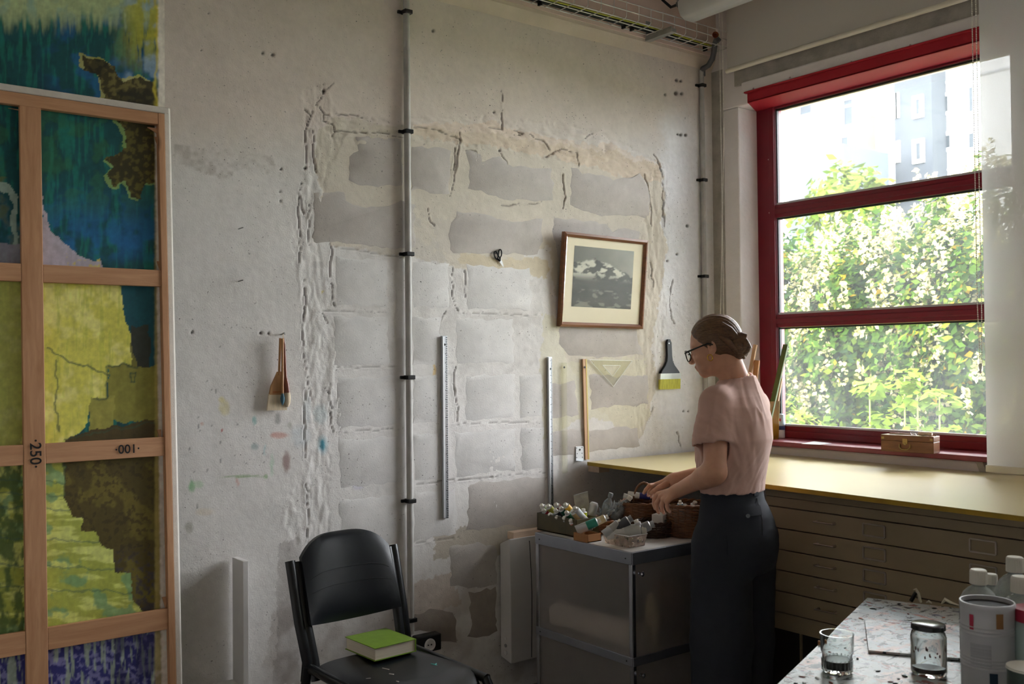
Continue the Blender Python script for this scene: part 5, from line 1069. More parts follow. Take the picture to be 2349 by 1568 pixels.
o3 = onc(1506, 1232); basket((o3.x+.02, o3.y+.03, zc+.001), .074, .066, .055, 'small round dark wicker basket in front on the trolley', m_wick2, 1.10)
o4 = onc(1578, 1226, .001); basket(o4, .092, .092, .125, 'big deep wicker basket in front of the woman', m_wick, 1.10)
# things in the low basket
zb1 = zc+.008
def at_(px, py, ref): return DP(px, py, (Vector(ref)-EYE).dot(V_))
rf = (o1.x, o1.y+.02, zb1)
q = [at_(1316,1136,rf),at_(1348,1127,rf),at_(1352,1160,rf),at_(1345,1185,rf),at_(1320,1185,rf),at_(1319,1160,rf)]
t = thing('foil_pouch', 'silver foil pouch with rolled top edge in the low basket', 'pouch', (o1.x-.04,o1.y,zb1)); MB().prism(q, (.006,.008,0)).build('pouch', mat('dull_foil', '#a5a096', .38, metal=.55, var=.3, vs_=30, bump=1.0, bs=40), t); MB().tube([q[0]+Vector((0,-.002,0)), q[1]+Vector((0,-.002,0))], .003, 6).build('rolled_edge', m_tin, t)
a1, a0 = at_(1364,1152,rf), at_(1352,1196,rf); tag(MB().lathe([(.018,0),(.020,.004),(.020,(a1-a0).length-.01),(.014,(a1-a0).length)], a0, a1-a0, 18).build('metal_can', m_tin, smooth=40), 'short silver can leaning in the low basket', 'can')
def pet(p0, p1, r, label, capm, liquid=None, name='bottle', grp=None):
    p0 = Vector(p0); p1 = Vector(p1); d = p1-p0; L = d.length; t = thing(name, label, 'bottle', p0, group=grp)
    MB().lathe([(r*.9,0),(r,r*.15),(r,L*.60),(r*.85,L*.70),(r*.42,L*.80),(r*.40,L*.86)], p0, d, 20).build('body', m_clear, t, smooth=50)
    MB().lathe([(r*.46,L*.85),(r*.48,L*.86),(r*.48,L*.985),(r*.44,L)], p0, d, 20).build('cap', capm, t, smooth=40)
    if liquid: MB().lathe([(r*.86,r*.1),(r*.95,r*.2),(r*.95,L*liquid[1]),(0,L*liquid[1])], p0, d, 20).build('contents', liquid[0], t, smooth=50)
    return t
m_milk = mat('cloudy_liquid', '#d9d8c6', .4); m_gcap = mat('grey_cap', '#8d9293', .4)
pet(at_(1382,1196,rf), at_(1402,1130,rf), .021, 'small clear bottle with grey cap upright in the low basket', m_gcap)
pet(at_(1408,1192,rf), at_(1447,1138,rf), .022, 'clear bottle with printed grey label leaning right in the low basket', m_cap, (mat('grey_print_label', '#8f9294', .5, var=.5, vs_=60), .55))
mb = MB(); rr = random.Random(9)
for k in range(14):
    c_ = Vector(at_(1372+rr.uniform(0,62), 1165+rr.uniform(-10,22), rf)); mb.add([c_+Vector((rr.uniform(-.03,.03),rr.uniform(-.02,.02),rr.uniform(-.03,.03))) for _ in range(4)], [(0,1,2),(0,2,3),(1,3,2)])
tag(mb.build('plastic_film', m_film), 'crumpled clear plastic film among the bottles in the low basket', 'plastic film')
# cardboard box with metal tubes
ca = onc(1346, 1246); t = thing('cardboard_box', 'small open cardboard box with crushed metal tubes on the trolley edge', 'box', ca+Z*.001)
m_card = mat('kraft_card', '#a8764a', .8, var=.1); cbx, cby = ca.x+.008, ca.y+.004
for s in (((cbx,cby,zc+.001),(cbx+.075,cby+.003,zc+.032)),((cbx,cby,zc+.001),(cbx+.003,cby+.085,zc+.032)),((cbx+.072,cby,zc+.001),(cbx+.075,cby+.085,zc+.032)),((cbx,cby+.082,zc+.001),(cbx+.075,cby+.085,zc+.032)),((cbx,cby,zc+.001),(cbx+.075,cby+.085,zc+.004))): MB().span(*s).build('side', m_card, t)
m_foil = m_tin
for k, (a_, b_, lb, cl, r) in enumerate([((1378,1192),(1322,1216),'crushed white tube with a teal band lying over the cardboard box','#2f8a78',.018),((1400,1187),(1345,1212),'cream tube lying behind the teal-banded one','#c9b58a',.016),((1374,1212),(1335,1218),'flattened silver tube at the bottom of the cardboard box','#9a9a9a',.015)]):
    rf2 = (cbx+.03, cby+.05, zc+.05); paint_tube(at_(*a_, rf2)+Vector((0,.012*k,.004*k)), at_(*b_, rf2)+Vector((0,.012*k,.002*k)), r, cl, lb, None, 'tubes over the cardboard box', m_foil)
# clear plastic tub
ta, tb, tc = onc(1376,1246), onc(1455,1256), onc(1478,1240)
tx0, ty0 = ta.x+.004, tb.y+.012
t = thing('plastic_tub', 'clear smeared plastic tub full of tubes at the trolley corner', 'tub', (tb.x, tb.y+.05, zc+.001))
def rect(x0,y0,x1,y1,z): return [(x0,y0,z),(x1,y0,z),(x1,y1,z),(x0,y1,z)]
bl = tb; W_, D_ = .085, .135; ox, oy = bl.x-.022, bl.y+.006; Bt = rect(ox,oy,ox+W_,oy+D_,zc+.001); Tt = rect(ox-.008,oy-.008,ox+W_+.008,oy+D_+.008,zc+.048); Bi = rect(ox+.0015,oy+.0015,ox+W_-.0015,oy+D_-.0015,zc+.003)
m_tub = glassy('smeared_plastic', '#e6dcd2', dirt=.42, dcol='#d9c4b4', dscale=60, solid=True)
MB().add(Bt+Tt, [(3,2,1,0),(0,1,5,4),(1,2,6,5),(2,3,7,6),(3,0,4,7)]).build('wall', m_tub, t)
mb = MB()
for i in range(4): mb.bar(Tt[i], Tt[(i+1)%4], .004, .003)
mb.build('rim', mat('plastic_rim', '#d9d6d2', .3), t)
mb = MB(); rr = random.Random(4)
for k in range(26): mb.ball((ox+rr.uniform(.01,W_-.01), oy+rr.uniform(.01,D_-.01), zc+.008+rr.uniform(0,.016)), (rr.uniform(.004,.009),)*3, 6, 4, mi=k%4)
mb.build('paint_crumbs', [tubecol('#b5654a'), tubecol('#8a8f5c'), tubecol('#8d8fa8'), tubecol('#c9c2b8')], t, kind='stuff')
rf3 = (ox+.04, oy+.05, zc+.05)
for (a_, b_, lb, cl, r, bd) in [((1482,1214),(1392,1221),'big white paint tube with broad white cap across the plastic tub','#c9c9c4',.025,m_lab),((1450,1187),(1400,1220),'dark grey crushed tube in the plastic tub','#55565a',.020,mat('dark_tube','#4d4e52',.4,metal=.3)),((1458,1192),(1470,1216),'small silver tube upright between the big tubes','#b9b9b6',.014,m_tin),((1500,1200),(1450,1222),'grey capped silver tube pointing right over the tub','#8f9092',.020,m_tin),((1425,1194),(1385,1226),'pale silver tube behind the big white one','#a9a6a0',.016,m_tin)]:
    paint_tube(at_(*a_, rf3), at_(*b_, rf3), r, cl, lb, m_cap if 'big' in lb else m_gcap if 'grey' in lb else m_tin, 'tubes in the plastic tub', bd, ck=1.65 if r > .02 else 1.2)
# white box in the small round basket
rf4 = (o3.x+.02, o3.y+.03, zc+.08); c_ = at_(1516,1199,rf4); R3 = rotm(0,0,.35)
t = thing('white_carton', 'small white carton standing in the round wicker basket', 'box', c_-Z*.02); MB().box(c_+Z*.008, (.072,.050,.062), R3).build('carton', mat('white_card', '#d3cdc6', .6), t, bevel=.001); MB().box(c_+R3@Vector((0,-.0253,.014)), (.044,.0006,.006), R3).build('print_line', m_gcap, t)
c_ = at_(1543,1205,rf4); tag(MB().lathe([(.016,0),(.016,.03),(.012,.034)], c_-Z*.015, Vector((.6,-.3,.5)), 16).build('clear_cap', m_clear, smooth=40), 'clear plastic cap beside the white carton', 'cap')
# in the back basket and in the big basket
rf5 = (o2.x, o2.y, zc+.11)
paint_tube(at_(1498,1140,rf5), at_(1440,1133,rf5), .013, '#2d2f6e', 'white tube with dark blue band and black cap in the handled basket', m_clip, 'tubes in the handled basket')
paint_tube(at_(1455,1142,rf5), at_(1430,1136,rf5), .010, '#d9d9d2', 'small white tube at the left of the handled basket', m_cap, 'tubes in the handled basket')
paint_tube(at_(1520,1120,rf5), at_(1500,1138,rf5), .011, '#3f9fc0', 'light blue tube in the hand over the handled basket', m_cap)
rf6 = (o4.x, o4.y, zc+.13)
paint_tube(at_(1577,1163,rf6), at_(1555,1140,rf6)+Vector((.05,.05,-.06)), .018, '#c9a48c', 'pinkish tube end up in the big basket', m_cap, 'tubes in the big basket')
paint_tube(at_(1595,1150,rf6), at_(1590,1190,rf6)+Vector((.02,.04,-.02)), .017, '#b04a4a', 'clear red-marked tube in the big basket by her hip', m_cap, 'tubes in the big basket')
paint_tube(at_(1560,1148,rf6), at_(1580,1190,rf6)+Vector((0,.04,-.02)), .012, '#6fb3cf', 'light blue striped tube in the big basket', m_cap, 'tubes in the big basket')
paint_tube(at_(1545,1158,rf6), at_(1560,1195,rf6)+Vector((0,.03,-.02)), .012, '#d9d4c8', 'white tube at the left of the big basket', m_cap, 'tubes in the big basket')
# ================================================================== CHAIR, BOOK
m_chair = mat('black_satin_plastic', '#121417', .28, var=.15, vs_=8, spec=.5, bump=.12, bs=180); m_pad = mat('black_vinyl_pad', '#13161b', .28, var=.12, spec=.5, bump=.10, bs=260)
zs_ = .462; tb_ = 3.62
cb = Vector((1.735, 3.14, 0)); th_ = math.radians(4); ex = Vector((math.cos(th_), math.sin(th_), 0)); ey = Vector((math.sin(th_), -math.cos(th_), 0))   # ey: towards the sitter's front
t = thing('chair', 'black plastic stacking chair with padded curved backrest, book on its seat', 'chair', cb)
def CH(a, b, z): return cb + ex*a + ey*b + Z*z
W = .385
# backrest: padded shield, rounded on top, slightly curved and tilted
n = 22; rowsN = 12; vv = []; ff = []
def back(u, v):      # u -1..1, v 0..1
    z_ = .575 + v*.30; hw = .5*W*(1.0 - .02*v); 
    top = (1-abs(u)**3.2); zz = .575+.015*abs(u)**2 + v*(.225+.085*top); bul = .018*(1-abs(u)**4)*(1-(2*v-1)**4)
    return u*hw, -.085-.075*v-.035*(1-u*u)+.03, zz, bul
for sgn in (1,-1):
    for j in range(rowsN+1):
        for i in range(n+1):
            a_, b_, z_, bl_ = back(-1+2*i/n, j/rowsN); vv.append(CH(a_, b_+(.006+bl_ if sgn > 0 else -.012), z_))
q = (n+1)*(rowsN+1)
for s in (0, q):
    for j in range(rowsN):
        for i in range(n): k_ = s+j*(n+1)+i; ff.append((k_,k_+1,k_+n+2,k_+n+1))
for i in range(n): ff += [(i,i+1,q+i+1,q+i), (rowsN*(n+1)+i,rowsN*(n+1)+i+1,q+rowsN*(n+1)+i+1,q+rowsN*(n+1)+i)]
for j in range(rowsN): ff += [(j*(n+1),(j+1)*(n+1),q+(j+1)*(n+1),q+j*(n+1)), (j*(n+1)+n,(j+1)*(n+1)+n,q+(j+1)*(n+1)+n,q+j*(n+1)+n)]
bk = MB().add(vv, ff).build('backrest', m_pad, t, smooth=60)
for v_ in (.42, .60):
    pts = []
    for i in range(17):
        a_, b_, z_, bl_ = back(-.88+1.76*i/16, v_); pts.append(CH(a_, b_+.0062+bl_, z_))
    MB().tube(pts, .0014, 5).build('seam', m_black, bk)
# seat: thin dished pad
vv = []; ff = []; N1, N2 = 18, 18
for sgn in (0, 1):
    for j in range(N2+1):
        for i in range(N1+1):
            u, v = -1+2*i/N1, j/N2; hw = .5*(.37+.05*v - .05*max(0,(v-.75)/.25)**2); cr = (1-abs(u)**5)
            zz = zs_ - .012*(1-u*u)*(1-(2*v-1)**2) - .035*max(0,(v-.72)/.28)**2 - .012*abs(u)**6
            vv.append(CH(u*hw, -.02+.47*v*(1-.06*u*u*v), zz-(.026 if sgn else 0)))
q = (N1+1)*(N2+1)
for s in (0, q):
    for j in range(N2):
        for i in range(N1): k_ = s+j*(N1+1)+i; ff.append((k_,k_+1,k_+N1+2,k_+N1+1))
for i in range(N1): ff += [(i,i+1,q+i+1,q+i), (N2*(N1+1)+i,N2*(N1+1)+i+1,q+N2*(N1+1)+i+1,q+N2*(N1+1)+i)]
for j in range(N2): ff += [(j*(N1+1),(j+1)*(N1+1),q+(j+1)*(N1+1),q+j*(N1+1)), (j*(N1+1)+N1,(j+1)*(N1+1)+N1,q+(j+1)*(N1+1)+N1,q+j*(N1+1)+N1)]
seat = MB().add(vv, ff).build('seat', m_pad, t, smooth=50)
for s in (-1, 1):
    for off, ztop, dn in ((.004,.800,.0),(.030,.806,.004)):
        MB().tube([CH(s*(W/2+off), -.145, ztop), CH(s*(W/2+off), -.135, ztop-.03), CH(s*(W/2+off-.002), -.085, .60), CH(s*(W/2+off-.010), -.045, .47), CH(s*(W/2+off-.012), -.03 if off < .03 else -.06, .40)], .0135, 8, flat=1.5).build('back_post', m_chair, t, smooth=50)
    MB().tube([CH(s*(W/2+.020), -.04, .455), CH(s*(W/2+.022), -.10, .22), CH(s*(W/2+.024), -.17, .004)], .017, 10).build('leg', m_chair, t, smooth=50)
    MB().tube([CH(s*(W/2+.018), .42, .43), CH(s*(W/2+.022), .455, .38), CH(s*(W/2+.024), .47, .2), CH(s*(W/2+.026), .48, .004)], .017, 10).build('leg', m_chair, t, smooth=50)
    MB().tube([CH(s*(W/2+.012), -.04, .445), CH(s*(W/2+.016), .20, .437), CH(s*(W/2+.018), .43, .428)], .017, 8).build('side_rail', m_chair, t, smooth=50)
mb = MB()
for px, py, L, a_, w in ((885,1533,.030,1.9,.004),(898,1545,.018,2.0,.006),(912,1562,.010,1.8,.005),(845,1555,.016,-.4,.003)):
    c_ = ZP(px, py, zs_-.004); mb.tube([c_-Vector((math.cos(a_),math.sin(a_),0))*L/2, c_+Vector((math.cos(a_),math.sin(a_),.0))*L/2], w*.5, 5, flat=.5)
mb.build('white_paint_spot', mat('dried_white_paint', '#cfcac2', .6), seat)
c_ = ZP(998, 1524, zs_-.008); MB().tube([c_+Vector((-.004,.02,0)), c_, c_+Vector((.004,-.018,-.002))], [.003,.005,.002], 6, flat=.5).tube([c_, c_+Vector((.014,.012,0))], [.004,.002], 6, flat=.5).build('teal_paint_spot', mat('dried_teal_paint', '#5fb3ae', .6), seat)
# book
zk = zs_+.002
K = [ZP(860,1517,zk), ZP(962,1497,zk), ZP(889,1465,zk), ZP(784,1494,zk)]
hK = .046; e1 = ((K[1]-K[0])+(K[2]-K[3])); e1 = e1.normalized(); e2 = Vector((-e1.y,e1.x,0)); w1 = .155; w2 = (K[3]-K[0]).dot(e2); w2 = min(max(abs(w2),.20),.23); w1 = min((K[1]-K[0]).length, .19)
kc = K[0]
t = thing('book', 'thick green hardcover book lying on the black chair seat', 'book', kc+e1*(w1/2)+e2*(w2/2))
def KB(a,b,z): return kc+e1*a+e2*b+Z*z
def kbox(a0,a1,b0,b1,z0,z1): return [KB(a0,b0,z0),KB(a1,b0,z0),KB(a1,b1,z0),KB(a0,b1,z0),KB(a0,b0,z1),KB(a1,b0,z1),KB(a1,b1,z1),KB(a0,b1,z1)]
m_cov = mat('green_book_cloth', '#6f8f22', .55, var=.08, vs_=30, bump=.2, bs=400)
MB().hexa(kbox(.004,w1-.002,.004,w2-.004,.003,hK-.003)).build('pages', mat('book_pages', '#d8cdbb', .85, var=.12, vs_=3, stretch=(2,2,300)), t)
MB().hexa(kbox(0,w1,0,w2,0,.003)).build('back_cover', m_cov, t, bevel=.0006); MB().hexa(kbox(0,w1,0,w2,hK-.003,hK)).build('front_cover', m_cov, t, bevel=.0006); MB().hexa(kbox(w1-.003,w1+.001,0,w2,0,hK)).build('spine', m_cov, t, bevel=.001)

# ================================================================== PAINT TABLE IN THE FOREGROUND
zf_ = .74
A = ZP(1990,1370,zf_); B = ZP(1790,1562,zf_); eL = (B-A).normalized(); eW = Vector((-eL.y, eL.x, 0)); eW = eW if eW.dot(R_) > 0 else -eW
Lt, Wt = 1.5, .85
def TB(l, w, z=0.0): return A + eL*l + eW*w + Z*z
def splatter(name, seed):
    m, nt, p = newmat(name); v = coords(nt); tc = lambda s: coords(nt, s)
    base = lin('#cfd2d2'); c = None
    n0 = nd(nt, 'ShaderNodeTexNoise', Scale=4.0, Detail=4.0); nt.links.new(tc((1+seed,1,1)), n0.inputs['Vector'])
    c = mixc(nt, ramp(nt, n0.outputs[0], [(.40,0.0),(.62,1.0)]), base, lin('#b9c6cc')); n9 = nd(nt, 'ShaderNodeTexNoise', Scale=7.0, Detail=4.0); nt.links.new(tc((1,1+seed*.3,1)), n9.inputs['Vector']); c = mixc(nt, ramp(nt, n9.outputs[0], [(.55,0.0),(.66,.8)]), c, lin('#dcb3a6'))
    for i, (h, sc, lo, st) in enumerate([('#24262c',16,.605,(1,2.4,1)),('#8e3528',14,.645,(2.2,1,1)),('#c98a80',9,.66,(2,1,1)),('#3f5f52',15,.665,(1,2,1)),('#6f6a8c',12,.66,(2,1,1)),('#8a8a4a',13,.70,(1,1.6,1)),('#17181b',24,.655,(1.8,1,1)),('#eceff0',9,.68,(1,1,1))]):
        n_ = nd(nt, 'ShaderNodeTexNoise', Scale=float(sc), Detail=5.0, Roughness=.65, Distortion=.6)
        mp = nt.nodes.new('ShaderNodeMapping'); mp.inputs['Location'].default_value = (seed*3+i*5.1, i*2.7, 0); mp.inputs['Rotation'].default_value = (0,0,.5+.3*i); mp.inputs['Scale'].default_value = st
        nt.links.new(v, mp.inputs['Vector']); nt.links.new(mp.outputs[0], n_.inputs['Vector'])
        c = mixc(nt, ramp(nt, n_.outputs[0], [(lo-.035,0.0),(lo-.015,1.0)]), c, lin(h))
    nt.links.new(c, p.inputs['Base Color']); p.inputs['Roughness'].default_value = .38
    nb = nd(nt, 'ShaderNodeTexNoise', Scale=60.0, Detail=4.0); nt.links.new(v, nb.inputs['Vector']); bb_ = nd(nt, 'ShaderNodeBump', Strength=.5, Distance=.003); nt.links.new(nb.outputs[0], bb_.inputs['Height']); nt.links.new(bb_.outputs[0], p.inputs['Normal'])
    return m
m_spl = splatter('paint_splattered_top', 1); m_spl2 = splatter('paint_splattered_board', 4); m_wh = mat('white_table_edge', '#cfcdca', .5)
t = thing('paint_table', 'white table with paint-splattered top in the right foreground', 'table', TB(Lt/2, Wt/2, -zf_))
MB().hexa([TB(0,0,-.003),TB(Lt,0,-.003),TB(Lt,Wt,-.003),TB(0,Wt,-.003),TB(0,0),TB(Lt,0),TB(Lt,Wt),TB(0,Wt)]).build('painted_top', m_spl, t)
MB().hexa([TB(-.004,-.004,-.026),TB(Lt,-.004,-.026),TB(Lt,Wt,-.026),TB(-.004,Wt,-.026),TB(-.004,-.004,-.003),TB(Lt,-.004,-.003),TB(Lt,Wt,-.003),TB(-.004,Wt,-.003)]).build('board', m_wh, t, bevel=.004)
for l, w in ((.06,.06),(Lt-.06,.06),(.06,Wt-.06),(Lt-.06,Wt-.06)): MB().bar(TB(l,w,-zf_+.002), TB(l,w,-.026), .045, .045).build('leg', m_wh, t, bevel=.003)
mb = MB(); rr = random.Random(12)
for k in range(90):
    c_ = TB(rr.uniform(.02,1.0), rr.uniform(.02,.6), .0015); mb.ball(c_, (rr.uniform(.003,.010), rr.uniform(.002,.006), rr.uniform(.0012,.003)), 6, 4, mi=rr.choice((0,0,1,2,3,4)), R=rotm(0,0,rr.uniform(0,3)))
mb.build('paint_crust', [tubecol('#1d1e22'), tubecol('#7d2f24'), tubecol('#c98a7c'), tubecol('#4b5f55'), tubecol('#d9dcdc')], t, kind='stuff')
# palette board lying on the table
q = [ZP(1983,1425,zf_), ZP(1992,1497,zf_), ZP(2215,1517,zf_), ZP(2210,1440,zf_)]
tag(MB().prism([p+Z*.0015 for p in q], (0,0,.006)).build('palette_board', m_spl2, bevel=.001), 'thin paint-stained palette board lying under the jar', 'palette')
m_gl = mat('clear_glass', '#f2f6f5', .02, var=0, trans=1.0, ior=1.40, spec=.5)
def vessel(o, prof, n=28): 
    return MB().lathe(prof, o, Z, n)
# tumbler
o = ZP(1921,1540,zf_)+Z*.001; r = .041; h = .094; t = thing('tumbler', 'glass tumbler with dark water at the bottom, front left of the paint table', 'glass', o)
vessel(o, [(0,.0),(r*.80,.0),(r*.84,.004),(r*.88,.030),(r*.88,.044),(r*.95,.050),(r*1.0,h),(r*.93,h),(r*.88,.050),(r*.80,.044),(r*.78,.010),(0,.009)]).build('body', m_gl, t, smooth=35)
mb = MB()
for k in range(22): an = 2*math.pi*k/22; mb.tube([o+Vector((r*.86*math.cos(an),r*.86*math.sin(an),.004)), o+Vector((r*.885*math.cos(an),r*.885*math.sin(an),.034))], .0022, 5)
mb.build('ribs', m_gl, t, smooth=50)
vessel(o, [(0,.0095),(r*.775,.0105),(r*.79,.030),(0,.030)]).build('dark_water', mat('dirty_water', '#1c1210', .35, spec=.3), t, smooth=40)
# jar with black lid
o = ZP(2131,1545,zf_)+Z*.001; r = .0415; h = .128; o2_ = o; t = thing('jar', 'glass jar with black lid and paint residue on the paint table', 'jar', o)
vessel(o, [(0,0),(r*.9,0),(r,.006),(r,h*.72),(r*.92,h*.80),(r*.80,h*.84),(r*.80,h*.93),(r*.74,h*.93),(r*.74,h*.84),(r*.93,h*.72),(r*.93,.010),(0,.008)]).build('body', m_gl, t, smooth=40)
vessel(o, [(0,h*.955),(r*.90,h*.955),(r*.96,h*.94),(r*.97,h*.86),(r*.93,h*.855)]).build('lid', mat('black_lid', '#17181b', .2, spec=.7), t, smooth=40)
vessel(o, [(0,.0085),(r*.92,.0105),(r*.92,.020),(0,.012)]).build('residue', mat('brown_residue', '#2c1a15', .5), t, smooth=40)
mb = MB(); rr = random.Random(2)
for k in range(16): an = rr.uniform(2.6,5.2); zz = rr.uniform(.35,.55)*h; mb.ball(o+Vector((r*.92*math.cos(an),r*.92*math.sin(an),zz)), (.0018,.0018,rr.uniform(.002,.006)), 6, 4)
mb.build('drips', tubecol('#5c1f1a'), t)
# big tin
dt = ZP(2268,1590,zf_); o = dt+Z*.001; r = .0575; ht = (DP(2268,1388,(o-EYE).dot(V_)).z-o.z)+.01
t = thing('metal_tin', 'large pale grey ribbed tin open at the top, right of the jar', 'tin', o)
pr = [(0,0),(r,0)]; 
for k in range(4): zz = ht*(.30+.018*k*2); pr += [(r,zz),(r*1.03,zz+.004),(r,zz+.008)]
for k in range(3): zz = ht*(.66+.02*k*2); pr += [(r,zz),(r*1.03,zz+.004),(r,zz+.008)]
pr += [(r,ht*.93),(r*1.02,ht*.95),(r*1.035,ht*.985),(r*1.02,ht),(r*.96,ht),(r*.95,ht*.96),(r*.95,.01),(0,.01)]
m_tinp = mat('printed_grey_tin', '#b9b9bd', .42, metal=.15, var=.06)
vessel(o, pr, 40).build('body', m_tinp, t, smooth=35)
vessel(o, [(0,.012),(r*.94,.012),(r*.94,ht*.955),(0,ht*.955)]).build('dark_paint', mat('black_paint', '#15110f', .7), t, smooth=40)
def tinpatch(px, py, w, h_, m, nm):
    d_ = (DP(px,py,1)-EYE); best = None
    tt = (o-EYE).dot(V_)-r*.9; p = DP(px,py,tt); an0 = math.atan2(p.y-o.y, p.x-o.x); da = w/r; rr_ = r*1.02; zz = p.z
    vs__ = [Vector((o.x+rr_*math.cos(an0+da*(k/6-.5)), o.y+rr_*math.sin(an0+da*(k/6-.5)), zz+s_*h_/2)) for k in range(7) for s_ in (-1,1)]
    MB().add(vs__, [(2*k,2*k+1,2*k+3,2*k+2) for k in range(6)]).build(nm, m, t)
tinpatch(2292,1425,.016,.034,mat('brown_tape','#8a6238',.5),'brown_tape'); tinpatch(2279,1556,.017,.024,mat('dark_blue_print','#1d3548',.5),'blue_mark'); tinpatch(2196,1433,.010,.034,mat('red_print_b','#a82a44',.5),'red_mark'); tinpatch(2245,1506,.045,.05,mat('grey_text_block','#a3a3a8',.5,var=.2,vs_=3,stretch=(1,1,90)),'small_print')
# solvent bottles
m_flask = glassy('cloudy_clear_plastic', '#eaf0ef', dirt=.42, dcol='#dfe4e2', dscale=12, solid=True, rough=.08)
def flask(px, py_base_z, pxc, pyc, r, label, lvl, capm=None):
    """pxc,pyc: pixel of the cap top; stands on the table"""
    o_ = py_base_z; t_ = (o_-EYE).dot(V_); H_ = DP(pxc, pyc, t_).z-o_.z
    t = thing('solvent_bottle', label, 'bottle', o_, group='clear solvent bottles with white caps')
    body = [(0,0),(r*.92,0),(r,.006),(r,H_*.60),(r*.96,H_*.68),(r*.80,H_*.75),(r*.55,H_*.80),(r*.34,H_*.825),(r*.34,H_*.87)]
    MB().lathe(body, o_, Z, 24).build('body', m_flask, t, smooth=50)
    MB().lathe([(r*.44,H_*.845),(r*.46,H_*.85),(r*.43,H_*.99),(r*.38,H_),(0,H_)], o_, Z, 24).build('cap', capm or m_cap, t, smooth=35)
    mb = MB()
    for k in range(24): an = 2*math.pi*k/24; mb.bar(o_+Vector((r*.445*math.cos(an),r*.445*math.sin(an),H_*.855)), o_+Vector((r*.43*math.cos(an),r*.43*math.sin(an),H_*.975)), .0016, .0016)
    mb.build('cap_ribs', capm or m_cap, t)
    if lvl: MB().lathe([(0,.003),(r*.95,.004),(r*.95,H_*lvl),(0,H_*lvl)], o_, Z, 24).build('contents', glassy('pale_solvent_%d' % pxc, '#eeeedd', dirt=.25, dcol='#e9e6cf'), t, smooth=40)
bA = ZP(2252,1500,zf_)
flask(0, ZP(2248,1520,zf_)+Z*.001, 2248, 1306, .046, 'clear solvent bottle with ribbed white cap behind the tin, leftmost', .50)
flask(0, ZP(2332,1500,zf_)+Z*.001, 2326, 1277, .048, 'clear solvent bottle, tallest white cap at the back right', .35)
flask(0, ZP(2346,1560,zf_)+Z*.001, 2334, 1322, .050, 'clear solvent bottle at the right edge, nearest of the group', .0)
flask(0, ZP(2276,1470,zf_)+Z*.001, 2268, 1316, .036, 'small clear solvent bottle half hidden behind the leftmost one', .0)
o = ZP(2378,1600,zf_)+Z*.001; t = thing('red_lid_jar', 'glass jar with red lid cut off by the right edge', 'jar', o); Hh = DP(2360,1395,(o-EYE).dot(V_)).z-o.z; r = .05
MB().lathe([(0,0),(r,0),(r,Hh*.78),(r*.85,Hh*.86),(r*.85,Hh*.9)], o, Z, 24).build('body', mat('greenish_glass_jar', '#9fb0ac', .1, spec=.6), t, smooth=40); MB().lathe([(r*.9,Hh*.86),(r*.9,Hh),(0,Hh)], o, Z, 24).build('lid', mat('red_lid', '#a3243c', .35), t, smooth=40)
o = ZP(2362,1660,zf_)+Z*.001; t = thing('small_tin', 'small open tin with pale rim at the bottom right corner', 'tin', o); r = .042; Hh = DP(2349,1530,(o-EYE).dot(V_)).z-o.z
MB().lathe([(0,0),(r,0),(r,Hh*.96),(r*1.04,Hh*.97),(r*1.04,Hh),(r*.95,Hh),(r*.94,Hh*.7),(0,Hh*.7)], o, Z, 24).build('body', mat('dark_green_tin', '#3d4a44', .4, metal=.3), t, smooth=40); MB().lathe([(r*1.045,Hh*.965),(r*1.05,Hh*.98),(r*1.03,Hh*1.01),(r*.94,Hh*1.005)], o, Z, 24).build('rim', m_cap, t, smooth=40)
# rag on the far edge of the table, and a marker
p0_ = TB(.015, .16, .0); t = thing('rag', 'crumpled off-white rag at the far edge of the paint table', 'rag', p0_)
def rg_(px, py, l=.02): q = PL(px, py, TB(l,0,0), eL); return q
mb = MB(); pts = [(2092,1350),(2097,1346),(2105,1356),(2112,1375),(2100,1380)]
mb.tube([rg_(2096,1352), rg_(2101,1350), rg_(2107,1360), rg_(2110,1374), rg_(2113,1381)], [.003,.006,.007,.008,.006], 8, flat=.6)
mb.tube([rg_(2125,1381), rg_(2130,1378), rg_(2138,1383)], [.003,.006,.003], 7, flat=.6).tube([rg_(2160,1384), rg_(2168,1374), rg_(2180,1381), rg_(2200,1388)], [.004,.010,.008,.004], 8, flat=.6)
mb.build('cloth', mat('off_white_cloth', '#cfc6b2', .9, var=.15, bump=.6, bs=120), t, smooth=60)
a, b = rg_(2090,1378), rg_(2101,1358); tag(MB().tube([a,b], .006, 8).build('marker', m_clip, smooth=40), 'black marker propped against the rag', 'marker')
q_ = ZP(1882,1478,zf_); tag(MB().box(q_+Vector((0,0,.005)), (.008,.012,.010), rotm(0,0,.4)).build('cork', m_card), 'small tan cork on the left edge of the paint table', 'cork')
